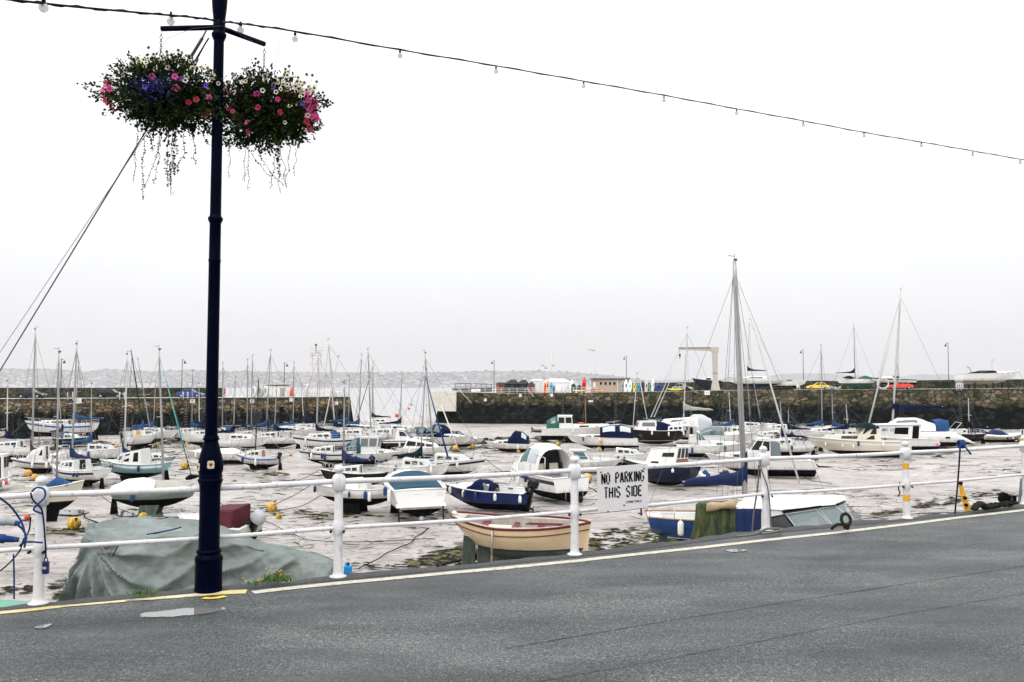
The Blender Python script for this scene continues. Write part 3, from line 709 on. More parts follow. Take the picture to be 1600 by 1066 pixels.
        if wins:
            for (sd, u0, u1, v0, v1, gm) in wins:
                m2 = MB(); g = []
                for iu in range(5):
                    u = lerp(u0, u1, iu/4)*(n-1); i = min(int(u), n-2); f = u-i; f2 = f*f*(3-2*f); h = lerp(hs[i], hs[i+1], f2); ws = 1 if wsc is None else lerp(wsc[i], wsc[i+1], f2)
                    x = -L/2+lerp(x0, x1, u/(n-1))*L; z0 = s.deckz(lerp(x0, x1, u/(n-1)))+zoff; row = []
                    for iv in range(4):
                        a_ = lerp(v0, v1, iv/3)*math.pi/2; c, si = math.cos(a_), math.sin(a_)
                        row.append(Vector((x, sd*(H*ws*c**(2/p)+.025), z0+h*si**(2/p)+.012)))
                    g.append(row)
                m2.grid(g).build('canopy_window', gm, o)
        return o
    def boxp(s, x, y, z, d, mt, name, bev=.03, rot=None):
        mb = MB().box((-s.L/2+x*s.L, y*s.B/2, s.deckz(min(1, max(0, x)))+z), d, rot=rot)
        return mb.build(name, mt, s.root, bevel=bev)
    def keels(s, n=2, t0=.38, t1=.62, mt='bottom_black', spread=.32, h=None):
        for sd in ((1, -1) if n == 2 else (0,)):
            y = sd*s.B*spread; zt = s.kh+s.D*.22; th = .06 if n == 2 else .09; x0, x1 = -s.L/2+t0*s.L, -s.L/2+t1*s.L
            mb = MB(); k = .25*(x1-x0)
            mb.hexa([(x0-k*.2, y*1.15-th, -.05), (x1-k, y*1.15-th, -.05), (x1-k, y*1.15+th, -.05), (x0-k*.2, y*1.15+th, -.05)], [(x0, y-th, zt), (x1, y-th, zt), (x1, y+th, zt), (x0, y+th, zt)])
            mb.build('keel', mt, s.root, bevel=.02)
    def rudder(s, mt='bottom_black', t=0.02, h=None, out=False, blade=.11):
        x = -s.L/2+t*s.L; zt = s.kh+s.D*(.55 if not out else .95); mb = MB()
        mb.hexa([(x-blade*s.L*.55, -.025, .04), (x+blade*s.L*.35, -.025, .04), (x+blade*s.L*.35, .025, .04), (x-blade*s.L*.55, .025, .04)], [(x-blade*s.L*.25-.05, -.03, zt), (x+.06, -.03, zt), (x+.06, .03, zt), (x-blade*s.L*.25-.05, .03, zt)])
        mb.build('rudder', mt, s.root, bevel=.015)
    def legs(s, mt='alu'):
        for sd in (1, -1):
            x = .02*s.L; y = sd*(s.half(.5)+.06); mb = MB().tube([(x, y, 0), (x, y, s.zs(.5)-.15)], .045, 6); mb.box((x, y, .02), (.25, .2, .05)); mb.build('leg', mt, s.root)
    def mast(s, top=None, t=.58, h=None, mt='alu', rig=True, boom=True, cover=None, blen=.40, bz=.9, r=None, spread=True, coverh=1.0, bdrop=0.0, cover_up=.35, furl=False, base=None, fore=True, bx=0, mbx=None):
        L = s.L
        if mbx is not None: t = min(.92, max(.06, .5+(A(mbx, 600, s.root.location.y).x-s.root.location.x)/math.cos(s.root.rotation_euler.z)/L if abs(math.cos(s.root.rotation_euler.z)) > .3 else t))
        xb = -L/2+t*L; zb = s.deckz(t)
        B0 = Vector((xb, 0, zb)) if base is None else base
        M = RM(s.root)
        if top is not None:
            w_ = M @ B0; T = M.inverted() @ A(top[0], top[1], w_.y)
        else: T = Vector((xb-.02*h, 0, zb+h))
        H = (T-B0).length; r = r or max(.055, min(.085, H*.0075)); u = (T-B0).normalized()
        mb = MB(); mb.tube([B0-u*.25, B0+u*H*.5, B0+u*H*.93, T], [r, r, r*.8, r*.6], 8)
        mo = mb.build('mast', mt, s.root); s.masto = mo
        q = MB().tube([T, T+Vector((0, 0, .32))], .012, 3); q.tube([T+Vector((0, 0, .2)), T+Vector((-.28, .03, .24))], .014, 3); q.box(T+Vector((.04, 0, .05)), (.14, .09, .1))
        q.build('masthead_fitting', 'wire', mo)
        if spread:
            sb = B0+u*H*.52; sw = s.B*.30; MB().tube([sb+Vector((-.1, -sw, .02)), sb, sb+Vector((-.1, sw, .02))], .03, 5).build('spreader', mt, mo)
        wr = .009 if s.d < 60 else (.013 if s.d < 95 else .016)
        if rig:
            mb = MB(); hp = B0+u*H*.95; bow = s.S(.985, 1); bow.y = 0; bow.z += .05; st = s.S(0.0, 1); st.y = 0
            if fore: mb.tube([hp, bow], wr, 3)
            mb.tube([hp, st], wr, 3)
            for sd in (1, -1):
                c = s.S(t-.03, sd)
                if spread: sp_ = B0+u*H*.52+Vector((-.1, sd*s.B*.30, .02)); mb.tube([hp, sp_, c], wr, 3); mb.tube([B0+u*H*.5, s.S(t-.07, sd)], wr*.8, 3)
                else: mb.tube([hp, c], wr, 3)
            mb.build('rigging', 'wire', s.root)
            if furl: MB().tube([bow+Vector((0, 0, .35)), bow.lerp(hp, .5), hp.lerp(bow, .04)], [.07, .06, .03], 7).build('furled_headsail', furl if isinstance(furl, str) else 'canvas_white', s.root)
        if boom:
            g = B0+u*bz; e_ = g+Vector((-blen*L, bx, -bdrop)); MB().tube([g, e_], .045, 6).build('boom', mt, mo)
            if cover:
                rows = []; n = 14; dv = e_-g
                for i in range(n+1):
                    f = i/n; c = g+dv*f+Vector((.12*(1-f), 0, 0)); hh = coverh*(.26*(1-f)+.13)*(1 if f < .97 else .3); up_ = cover_up*math.exp(-f*(9 if s.d > 45 else 20))*2.0; row = []
                    sag = .05*math.sin(f*17+L)
                    for k in range(10):
                        a_ = 2*math.pi*k/10; y = .115*math.sin(a_)*(1.2-.5*f); z = hh*.5*(1+math.cos(a_))-.12+(up_*(1+math.cos(a_))/2)
                        row.append(c+Vector((0, y+.02*noise.noise(Vector((f*9, a_, L))), z+sag*.4)))
                    rows.append(row)
                mb = MB().grid(rows, close=True); mb.add(rows[-1], [tuple(range(10))]); mb.build('sail_cover', cover, mo)
        return B0, T
    def pulpit(s, back=False, h=.5, mt='steel'):
        mb = MB(); r_ = .016 if s.d < 70 else .022
        a = [s.S(.84, 1), s.S(.93, 1), s.S(1, 1), s.S(.93, -1), s.S(.84, -1)]; up = Vector((0, 0, h))
        mb.tube([a[0]+up*.9, a[1]+up, a[2]+up+Vector((.05, 0, .05)), a[3]+up, a[4]+up*.9], r_, 5)
        for p in a[:2]+a[3:]: mb.tube([p, p+up*.95], r_, 5)
        mb.build('pulpit', mt, s.root)
        if back:
            mb = MB(); a = [s.S(.14, 1), s.S(.01, 1), s.S(.01, -1), s.S(.14, -1)]
            mb.tube([p+up for p in a], r_, 5); mb.tube([p+up*.5 for p in a], r_*.8, 5)
            for p in a: mb.tube([p, p+up], r_, 5)
            mb.build('pushpit', mt, s.root)
    def rails(s, t0=.2, t1=.84, h=.5, n=5):
        mb = MB(); r_ = .010 if s.d < 70 else .016
        for sd in (1, -1):
            P_ = [s.S(lerp(t0, t1, i/(n-1)), sd)*1-Vector((0, sd*.05, 0)) for i in range(n)]; up = Vector((0, 0, h))
            for p in P_: mb.tube([p, p+up], r_*1.3, 4)
            mb.tube([p+up for p in P_], r_, 3); mb.tube([p+up*.5 for p in P_], r_*.8, 3)
        mb.build('guard_rail', 'steel', s.root)
    def fender(s, t, side, mt='fender_white', l=.55, r=.11, drop=.12):
        p = s.P(t, s.zs(t)-.1, side); y = p.y+side*(r+.01); z = s.zs(t)-drop
        mb = MB().tube([(p.x, y, z), (p.x, y, z-.04), (p.x, y, z-.12), (p.x, y, z-l+.1), (p.x, y, z-l+.02), (p.x, y, z-l)], [.02, r*.7, r, r, r*.75, .02], 9)
        mb.tube([(p.x, y, z), (p.x, p.y, s.zs(t)+.03)], .012, 3); mb.build('fender', mt, s.root)
    def ballf(s, t, side, mt='fender_pink', r=.2, dz=.3):
        p = s.P(t, s.zs(t)-dz, side); MB().ell((p.x, p.y+side*r, p.z), (r, r, r*1.1), 12, 8).build('buoy_fender', mt, s.root)
    def outboard(s, cowl='cowl_black', sz=1.0, y=0.0, tilt=0, up=.0):
        piv = Vector((-s.L/2-.10, y*s.B/2, s.zs(0)-.02+up)); Mx = Matrix.Rotation(R(tilt), 3, 'Y')
        o = empty('outboard_motor', (0, 0, 0)); o.parent = s.root
        T_ = lambda p: piv+Mx @ (Vector(p)*sz)
        mb = MB(); rows = []
        for z, a, b_, xo in ((.10, .16, .11, -.1), (.14, .24, .15, -.13), (.34, .27, .17, -.15), (.50, .23, .15, -.14), (.57, .13, .08, -.12), (.58, .01, .01, -.12)):
            rows.append([T_((xo+a*math.copysign(abs(math.cos(q))**.7, math.cos(q)), b_*math.copysign(abs(math.sin(q))**.7, math.sin(q)), z)) for q in [2*math.pi*k/14 for k in range(14)]])
        mb.grid(rows, close=True).build('cowling', cowl, o)
        mb = MB(); a = [(-.05, -.06), (-.20, -.06), (-.20, .06), (-.05, .06)]
        mb.hexa([T_((x, y_, -.72)) for x, y_ in a], [T_((x-.02, y_*1.3, .12)) for x, y_ in a]); mb.tube([T_((.03, 0, -.78)), T_((-.10, 0, -.80)), T_((-.32, 0, -.79)), T_((-.36, 0, -.79))], [.02*sz, .065*sz, .055*sz, .02*sz], 8)
        mb.hexa([T_((-.08, -.012, -1.0)), T_((-.18, -.012, -1.0)), T_((-.18, .012, -1.0)), T_((-.08, .012, -1.0))], [T_((-.02, -.02, -.78)), T_((-.22, -.02, -.78)), T_((-.22, .02, -.78)), T_((-.02, .02, -.78))])
        mb.box(T_((.06, 0, -.05)), (.16*sz, .24*sz, .32*sz)); mb.build('leg', 'cowl_black', o)
        mb = MB()
        for k in range(3):
            q = 2*math.pi*k/3; c = Vector((-.36, math.cos(q)*.09, -.79+math.sin(q)*.09)); mb.ell(T_(c), (.02*sz, .05*sz, .08*sz), 6, 5, M=Mx @ Matrix.Rotation(-q+math.pi/2, 3, 'X') @ Matrix.Rotation(.5, 3, 'Z'))
        mb.build('propeller', 'cowl_black', o)
    def windscreen(s, x, w=.8, h=.45, rk=.5, mt='glass_grey', wrap=.12, fr='alu'):
        L = s.L; X0 = -L/2+x*L; H = s.B/2*w; z = s.deckz(x)+.02
        b_ = [Vector((X0-wrap*L, H, z)), Vector((X0-.02*L, H*.8, z)), Vector((X0+.03*L, H*.35, z)), Vector((X0+.03*L, -H*.35, z)), Vector((X0-.02*L, -H*.8, z)), Vector((X0-wrap*L, -H, z))]
        t_ = [p+Vector((-rk*h, -math.copysign(.05, p.y), h)) for p in b_]; t_[0] = b_[0]+Vector((-.02, 0, h*.7)); t_[-1] = b_[-1]+Vector((-.02, 0, h*.7))
        o = MB().grid([b_, t_], sm=False).build('windscreen', mt, s.root, solid=.02)
        mb = MB(); mb.tube(t_, .02, 5); mb.tube(b_, .02, 5)
        for p, q in zip(b_, t_): mb.tube([p, q], .016, 5)
        mb.build('windscreen_frame', fr, o)
    def blob(s, x0, x1, w, h, mt, name='cover', hs=None): return s.arch(x0, x1, w, hs or [h*.5, h, h*.9, h*.4], mt, name, p=2.2)
    def gear(s, n=4, t0=.05, t1=.95, sd=5):
        n += 3
        rr_ = random.Random(sd+int(s.L*100)); mb = MB()
        for _ in range(n):
            t = rr_.uniform(t0, t1); p = Vector((s.X(t), rr_.uniform(-.6, .6)*s.half(t), s.deckz(t)+.08)); mb.box(p, (rr_.uniform(.1, .3), rr_.uniform(.1, .25), rr_.uniform(.08, .2)), rr_.uniform(0, 3))
        mb.build('deck_gear', rr_.choice(['rope_grey', 'wood', 'cowl_grey', 'canvas_blue']), s.root)
# ================================================================ FOREGROUND: fence, sign, lamp post, flowers, lights
fence = empty('railing', tuple(FP[2])); tag(fence, 'white painted iron railing with ball topped posts along the quay edge', 'railing')
FO = Vector(FP[2])
tape = mat('tape_yellow', (.72, .36, .03), .5, var=.15, vs=20)
ALLP = [FP[0]+(FP[0]-FP[1])]+FP+[G(1606, 789.5)+Vector((0, .05, 0))]
tilt = {4: (-.035, 0)}
RAILZ = []
for i, p in enumerate(ALLP):
    q = p-FO; k = 1.0
    dx = -.03 if i == 4 else 0.0
    sh = lambda z: Vector((q.x+dx*z, q.y, z))
    mb = MB()
    prof = [(.0, .066), (.010, .078), (.018, .078), (.025, .052), (.05, .044), (.10, .042), (.36, .040), (.39, .044), (.405, .050), (.45, .054), (.49, .050), (.51, .044), (.53, .040), (.79, .038)]
    rows = [[sh(z)+Vector((r*math.cos(2*math.pi*a/18), r*math.sin(2*math.pi*a/18), 0)) for a in range(18)] for z, r in prof]
    mb.grid(rows, close=True); post = mb.build('post', 'paint_white', fence)
    mb = MB(); a_ = math.atan2(.43, 1)
    sq = [(.785, .044), (.795, .056), (.90, .056), (.925, .044), (.94, .026)]
    rows = [[sh(z)+Vector((r*(abs(math.cos(t))**.35)*math.copysign(1, math.cos(t))*math.cos(a_)-r*(abs(math.sin(t))**.35)*math.copysign(1, math.sin(t))*math.sin(a_), r*(abs(math.cos(t))**.35)*math.copysign(1, math.cos(t))*math.sin(a_)+r*(abs(math.sin(t))**.35)*math.copysign(1, math.sin(t))*math.cos(a_), 0)) for t in [2*math.pi*k/24 for k in range(24)]] for z, r in sq]
    mb.grid(rows, close=True).build('collar', 'paint_white', post)
    mb = MB(); mb.lathe(sh(.935), [(.030, 0), (.022, .012), (.034, .02), (.048, .036), (.048, .052), (.038, .072), (.018, .082), (.001, .085)], 16); mb.build('ball_finial', 'paint_white', post)
    if i == 5:
        for z0, z1 in ((.235, .315), (.655, .73)):
            mb = MB(); mb.lathe(sh(0), [(.0425, z0), (.0432, z0+.004), (.0425, z1)], 18); mb.build('reflective_tape', tape, post)
def railpts(z, sag=0):
    P = []
    for a, b_ in zip(ALLP[:-1], ALLP[1:]):
        for k in range(6): c = a.lerp(b_, k/6)-FO; P.append(Vector((c.x, c.y, z-sag*math.sin(math.pi*k/6)+.004*noise.noise(c*3))))
    c = ALLP[-1]-FO; P.append(Vector((c.x+.3, c.y+.12, z)))
    return P
for z, r in ((.87, .0245), (.45, .0185)):
    P = railpts(z, .012)
    MB().tube(P, r, 12).build('rail', 'paint_white', fence)
# bolted joints on the lower rail
for i in (1, 2, 3, 4, 5):
    p = ALLP[i]-FO
    for s_ in (-1, 1): MB().tube([(p.x+s_*.058, p.y-.035, .425), (p.x+s_*.058, p.y-.062, .42)], .012, 8).build('bolt', 'chain', fence)

# ---- stroke letters (stencil gaps)
GL = {'N': [((0, 0), (0, 1)), ((.06, .92), (.54, .08)), ((.6, 0), (.6, 1))], 'O': [((0, .12), (0, .88)), ((.1, 1), (.5, 1)), ((.6, .88), (.6, .12)), ((.1, 0), (.5, 0))],
 'P': [((0, 0), (0, 1)), ((.12, 1), (.5, 1)), ((.6, .9), (.6, .58)), ((.12, .5), (.5, .5))], 'A': [((0, 0), (.24, 1)), ((.36, 1), (.6, 0)), ((.2, .32), (.4, .32))],
 'R': [((0, 0), (0, 1)), ((.12, 1), (.5, 1)), ((.6, .9), (.6, .58)), ((.12, .5), (.46, .5)), ((.36, .42), (.6, 0))], 'K': [((0, 0), (0, 1)), ((.12, .46), (.58, 1)), ((.22, .5), (.6, 0))],
 'I': [((.1, 0), (.1, 1))], 'G': [((.58, .84), (.46, 1)), ((.46, 1), (.1, 1)), ((0, .88), (0, .12)), ((.1, 0), (.5, 0)), ((.6, .1), (.6, .45)), ((.6, .45), (.36, .45))],
 'T': [((0, 1), (.6, 1)), ((.3, 0), (.3, .86))], 'H': [((0, 0), (0, 1)), ((.6, 0), (.6, 1)), ((.12, .5), (.48, .5))], 'S': [((.58, .85), (.48, 1)), ((.48, 1), (.1, 1)), ((0, .88), (0, .6)), ((.06, .55), (.54, .45)), ((.6, .4), (.6, .12)), ((.5, 0), (.1, 0)), ((.02, .16), (.1, 0))],
 'D': [((0, 0), (0, 1)), ((.12, 1), (.44, 1)), ((.6, .86), (.6, .14)), ((.44, 0), (.12, 0)), ((.44, 1), (.6, .86)), ((.44, 0), (.6, .14))], 'E': [((0, 0), (0, 1)), ((.12, 1), (.58, 1)), ((.12, .5), (.48, .5)), ((.12, 0), (.58, 0))],
 'C': [((.58, .84), (.46, 1)), ((.46, 1), (.1, 1)), ((0, .88), (0, .12)), ((.1, 0), (.5, 0)), ((.5, 0), (.6, .14))], 'B': [((0, 0), (0, 1)), ((.1, 1), (.48, 1)), ((.58, .88), (.58, .6)), ((.1, .5), (.5, .5)), ((.6, .4), (.6, .12)), ((.1, 0), (.5, 0))], 'L': [((0, 0), (0, 1)), ((.1, 0), (.56, 0))], ' ': [],
 'U': [((0, 1), (0, .12)), ((.1, 0), (.5, 0)), ((.6, .12), (.6, 1))], 'M': [((0, 0), (0, 1)), ((.05, .95), (.3, .4)), ((.3, .4), (.55, .95)), ((.6, 0), (.6, 1))], '1': [((.3, 0), (.3, 1)), ((.12, .8), (.3, 1))], '0': [((0, .12), (0, .88)), ((.1, 1), (.5, 1)), ((.6, .88), (.6, .12)), ((.1, 0), (.5, 0))]}
def letters(txt, o, ux, uz, n, h, wd, st, adv=.95, sk=0, cw=1.0, name='lettering', mt='black', parent=None, th=.0015):
    """flat stroke letters: o origin, ux text direction, uz up, n normal"""
    mb = MB(); x = 0
    for ch in txt:
        for (a, b_) in GL[ch]:
            p = Vector((a[0]*wd*cw, a[1]*h)); q = Vector((b_[0]*wd*cw, b_[1]*h)); d = (q-p)
            if d.length < 1e-6: continue
            d.normalize(); k = Vector((-d.y, d.x))*st/2; p = p-d*st*.35*0; 
            c4 = [p-k, q-k, q+k, p+k]
            W = [o+ux*(x+c.x+sk*c.y)+uz*c.y for c in c4]
            mb.hexa([w_+n*.0002 for w_ in W], [w_+n*th for w_ in W])
        x += wd*adv*cw if ch != 'I' else wd*adv*.48*cw
    return mb.build(name, mt, parent)
# ---- NO PARKING sign, hung on the rails between posts
sgn = empty('sign', tuple(A(973, 760, 9.37))); tag(sgn, 'white metal sign reading NO PARKING THIS SIDE hung on the railing', 'sign')
Pn = lambda px, py, dd=0: A(px, py, 9.37+(px-973)*.0029+dd)-sgn.location
sm = mat('sign_white', (.62, .60, .60), .4, var=.05, vs=5, dirt=((.35, .28, .25), .62, .5), dscale=5)
c4 = [Pn(934, 800), Pn(1013, 793.5), Pn(1012, 724.5), Pn(932.5, 731)]
MB().hexa([p+Vector((0, .006, 0)) for p in c4], c4).build('panel', sm, sgn, bevel=.0015)
nn = (c4[1]-c4[0]).cross(c4[3]-c4[0]).normalized()
if nn.y > 0: nn = -nn
def row_text(txt, ax, ay, bx, by, hpx, st, cw=1.0, sk=0, mt='black'):
    a = Pn(ax, ay, -.001); b_ = Pn(bx, by, -.001); ux = (b_-a).normalized(); uz = Vector((0, 0, 1)); hh = hpx/F*9.37
    W = (b_-a).length; n_ = sum((.48 if c == 'I' else 1.0) for c in txt)
    wd = W/(n_*.97-.3); letters(txt, a+nn*.001, ux, uz, nn, hh, wd, st, .97, sk, 1.0, 'lettering', mt, sgn)
row_text('NO PARKING', 940.5, 756.5, 1006, 751, 15.5, .0165)
row_text('THIS SIDE', 944.5, 778.5, 1003, 774, 15.5, .0165)
row_text('CONNETABLE', 978, 786.2, 1002, 784.2, 3.2, .0035, sk=.3)
for px, py in ((939, 738), (1006, 732.5), (975, 789.5)):
    p = Pn(px, py, 0); MB().tube([p+nn*.0005, p+nn*.006], .008, 10).build('screw', 'chain', sgn)
for px, py in ((941, 733), (1004, 727), (950, 797), (1003, 792)):
    p = Pn(px, py, .03); MB().box(p, (.02, .05, .03)).build('bracket', 'chain', sgn)
# ---- lamp post
LPp = G(329, 921.5); LPp.y -= .06; lp = empty('lamp_post', tuple(LPp)); tag(lp, 'tall navy blue cast iron lamp post carrying two flower baskets', 'lamp post')
lean = (A(343, 0, LPp.y)-A(340.5, 0, LPp.y)).x/6.0
zpx = lambda py: A(331, py, LPp.y).z
S_ = 1.0/1400*LPp.y
def prof(lst): return [(r*S_, zpx(py)) for py, r in lst]
def lathe_lean(mb, pr, n=28):
    rows = [[Vector((r*math.cos(2*math.pi*k/n)+lean*z, r*math.sin(2*math.pi*k/n), z)) for k in range(n)] for r, z in pr]
    return mb.grid(rows, close=True)
lathe_lean(MB(), prof([(925, 21), (915, 20.6), (880, 20.4), (876, 20.6)])).build('base', 'post_navy', lp)
lathe_lean(MB(), prof([(876, 20.8), (873, 21.4), (869, 20.5), (866, 17.5), (864, 17), (863, 19), (860, 19.2), (858, 17)])).build('base_collar', 'post_navy', lp)
lathe_lean(MB(), prof([(859, 15.8), (800, 15.6), (762, 15.5)])).build('lower_shaft', 'post_navy', lp)
lathe_lean(MB(), prof([(763, 15.8), (757, 16.5), (752, 18.4), (749.5, 19.2), (748, 17.6), (746, 16.8), (744.5, 18.4), (742.5, 17.5), (740, 17.2), (736, 18.6), (730, 19.3), (722, 18.6), (712, 16.6), (702, 14), (695, 12), (690, 10.8), (688, 10.8), (687, 12.6), (685, 12.8), (683.5, 10.6), (682, 12), (680.5, 10.2)])).build('vase_collar', 'post_navy', lp)
lathe_lean(MB(), prof([(682, 9.6), (600, 9.3), (500, 9.0), (410, 8.9), (407.5, 9.8), (405, 8.9), (349, 8.7), (347, 9.9), (343, 11.6), (340.5, 11.2), (338, 8.9), (334, 8.6), (200, 8.2), (130, 8.0), (62, 7.9)])).build('shaft', 'post_navy', lp)
lathe_lean(MB(), prof([(64, 8.2), (60, 10), (56, 11.5), (53, 11.2), (51, 9.3), (44, 9.0), (36, 9.2), (28, 9.6), (20, 10.6), (10, 11.6), (0, 12.2), (-8, 11), (-12, 8), (-90, 7.5)])).build('top_fitting', 'post_navy', lp)
mb = MB(); ry = -.0; fr = prof([(722, 19.2)])[0][0]
for (px, py, s_) in ((335.5, 725, 1), (313.5, 729, .45)):
    p = A(px, py, LPp.y)-LPp; ang = math.asin(max(-1, min(1, (p.x-lean*p.z)/fr))) ; rr0 = fr*.96
    mb = MB(); pts = []
    for k in range(16):
        a_ = 2*math.pi*k/16; rad = .030*(1+.14*math.cos(4*a_+math.pi)); pts.append((rad*math.cos(a_), rad*1.15*math.sin(a_)))
    T3 = lambda u, v, o: Vector((lean*p.z+(rr0+o)*math.sin(ang+u/rr0), -(rr0+o)*math.cos(ang+u/rr0), p.z+v))
    mb.add([T3(u, v, .007) for u, v in pts]+[T3(u*1.08, v*1.08, -.004) for u, v in pts], [tuple(range(16))]+[(k, (k+1) % 16, 16+(k+1) % 16, 16+k) for k in range(16)])
    c_ = mb.build('crest_plate', 'crest', lp)
    mb = MB(); sh_ = [(-.011, .013), (.011, .013), (.011, -.002), (0, -.016), (-.011, -.002)]
    mb.add([T3(u, v, .010) for u, v in sh_]+[T3(u, v, .006) for u, v in sh_], [tuple(range(5))]+[(k, (k+1) % 5, 5+(k+1) % 5, 5+k) for k in range(5)]); mb.build('shield', 'wood_red', c_)
ARM0 = A(342, 43, LPp.y); EL_ = A(252, 45, LPp.y+.02); ER_ = A(413, 69, LPp.y+.43)
for e_ in (EL_, ER_):
    MB().tube([ARM0-LPp, e_-LPp], 4.3*S_, 14).build('arm', 'post_navy', lp)
lathe_lean(MB(), prof([(62, 8.6), (56, 8.8), (44, 9.6), (38, 9.5), (36, 8)])).build('clamp', 'post_navy', lp)

# ---- hanging baskets
mat('leaf_a', (.014, .026, .006), .55, var=.5, vs=9); mat('leaf_b', (.032, .048, .012), .55, var=.5, vs=9); mat('leaf_c', (.045, .03, .010), .6, var=.5, vs=9)
mat('lobelia', (.016, .02, .24), .6, var=.3, vs=20)
def petal(n, c, wc, thr=None):
    s, t, b = nodes(n); b.inputs['Base Color'].default_value = (*c, 1); b.inputs['Roughness'].default_value = .6
    b.inputs['Transmission Weight'].default_value = 0; b.inputs['Subsurface Weight'].default_value = 0
    MATS[n] = s
petal('petal_cream', (.74, .70, .52), 0); petal('petal_pink', (.66, .06, .26), 0); petal('petal_red', (.42, .015, .05), 0); petal('petal_violet', (.12, .05, .45), 0); petal('throat_dark', (.035, .012, .03), 0)
def flower_mesh(c, th, r=.021, thr=.45):
    mb = MB(); n = 20; rings = []
    for f, z in ((1.0, .002), (.75, .004), (thr, 0), (thr*.6, -.012)):
        rings.append([Vector((math.cos(2*math.pi*k/n)*r*f*(1+.13*f*math.cos(5*2*math.pi*k/n)), math.sin(2*math.pi*k/n)*r*f*(1+.13*f*math.cos(5*2*math.pi*k/n)), z+.003*f*math.sin(k*2.1))) for k in range(n)])
    mb.grid(rings, lambda i, j: 0 if i < 2 else 1, True, True); mb.add(rings[-1], [tuple(range(n))], 1)
    mb.tube([(0, 0, -.012), (0, 0, -.035)], [.005, .0015], 5, mi=2)
    return mb
ftypes = {}
def make_basket(centre, rad, hook, seed, label, pinkdir, nwhite, nviolet):
    rg = random.Random(seed); bk = empty('hanging_basket', tuple(centre)); tag(bk, label, 'flower basket', 'hanging flower baskets on the lamp post')
    C0 = Vector((0, 0, 0))
    mb = MB(); rows = []
    for i in range(7):
        a_ = math.pi/2*i/6; rows.append([(.26*math.cos(a_)*math.cos(2*math.pi*k/20), .26*math.cos(a_)*math.sin(2*math.pi*k/20), .02-.22*math.sin(a_)) for k in range(20)])
    mb.grid(rows, close=True).build('bowl', 'canvas_black', bk)
    hk = Vector(hook)-bk.location; mb = MB()
    top = Vector((hk.x, hk.y, hk.z-.17)); mb.tube([hk+Vector((0, 0, -.01)), hk+Vector((.012, 0, -.05)), hk+Vector((0, 0, -.07)), hk+Vector((-.012, 0, -.05)), hk+Vector((0, 0, -.02))], .0035, 5)
    for k in range(5): mb.tube([hk+Vector((.010*math.cos(q)*(k % 2)+.0, .010*math.cos(q)*((k+1) % 2), -.075-.022*k+.014*math.sin(q))) for q in [2*math.pi*j/8 for j in range(8)]], .0028, 4, closed=True)
    for a_ in (0.4, 2.5, 4.6):
        e_ = Vector((.25*math.cos(a_), .25*math.sin(a_), .04)); n_ = 22
        for k in range(n_):
            c = top.lerp(e_, (k+.5)/n_); d = (e_-top)/n_*.55; mb.tube([c-d, c+d], .0032, 3); mb.box(c, (.009, .009, .006))
    mb.build('chain', 'chain', bk)
    # foliage as leaf faces in three tones; sprigs radiate outwards
    M3 = [MB(), MB(), MB(), MB()]
    def leaf(p, s_, k, dirn=None):
        a = Vector((rg.gauss(0, 1), rg.gauss(0, 1), rg.gauss(0, .7))).normalized() if dirn is None else (dirn+Vector((rg.gauss(0, .5), rg.gauss(0, .5), rg.gauss(0, .5)))).normalized()
        b_ = a.orthogonal().normalized(); b_ = Matrix.Rotation(rg.uniform(0, 6.28), 3, a) @ b_
        w_ = s_*.34; M3[k].add([p, p+a*s_*.45+b_*w_, p+a*s_, p+a*s_*.45-b_*w_], [(0, 1, 2, 3)])
    for _ in range(3300):
        u = Vector((rg.gauss(0, 1), rg.gauss(0, 1), rg.gauss(0, 1))).normalized(); f = rg.uniform(.25, 1.08)**.6
        lum = 1+.58*noise.noise(u*2.1+Vector((seed, 0, 0)))+.14*noise.noise(u*5+Vector((0, seed, 0)))
        p = Vector((u.x*rad[0], u.y*rad[1], u.z*rad[2]))*f*lum
        tone = 0 if noise.noise(p*5+Vector((seed, 3, 0))) > -.05 else 1
        if p.z > .0 and noise.noise(p*4+Vector((3, seed, 9))) > .22: tone = 2
        base = p; dv = (u+Vector((0, 0, rg.uniform(-.5, .7)))).normalized(); nl = rg.randint(3, 7)
        for k in range(nl): leaf(base+dv*k*.013+Vector((rg.gauss(0, .008), rg.gauss(0, .008), rg.gauss(0, .008))), rg.uniform(.016, .038), tone, dv)
    # fine sprigs sticking out
    mbs = MB()
    for _ in range(150):
        u = Vector((rg.gauss(0, 1), rg.gauss(0, 1), rg.gauss(.2, .7))).normalized(); p = Vector((u.x*rad[0], u.y*rad[1], u.z*rad[2]))*.9
        dv = (u*.8+Vector((rg.gauss(0, .4), rg.gauss(0, .4), rg.gauss(.4, .5)))).normalized(); l_ = rg.uniform(.04, .13)
        q = [p+dv*l_*k/4+Vector((0, 0, rg.gauss(0, .006))) for k in range(5)]; mbs.tube(q, .0013, 3)
        for k in range(5): leaf(q[k], rg.uniform(.006, .014), 0, dv)
    # lobelia cloud
    lc = Vector((rad[0]*.05, -rad[1]*1.02, .0)) if pinkdir < 0 else Vector((-rad[0]*.2, -rad[1]*.3, -.05))
    for _ in range(600 if pinkdir < 0 else 40):
        p = lc+Vector((rg.gauss(0, .11), rg.gauss(0, .05), rg.gauss(-.02, .06))); leaf(p, rg.uniform(.010, .019), 3)
    M3[0].build('foliage', 'leaf_a', bk); f2 = M3[1].build('foliage', 'leaf_b', bk); f3 = M3[2].build('foliage', 'leaf_c', bk); tag(M3[3].build('lobelia_flowers', 'lobelia', bk), kind='stuff')
    f2['label'] = 'paler green leaves'; f3['label'] = 'dry brownish leaves'
    mbs.build('sprigs', 'leaf_a', bk)
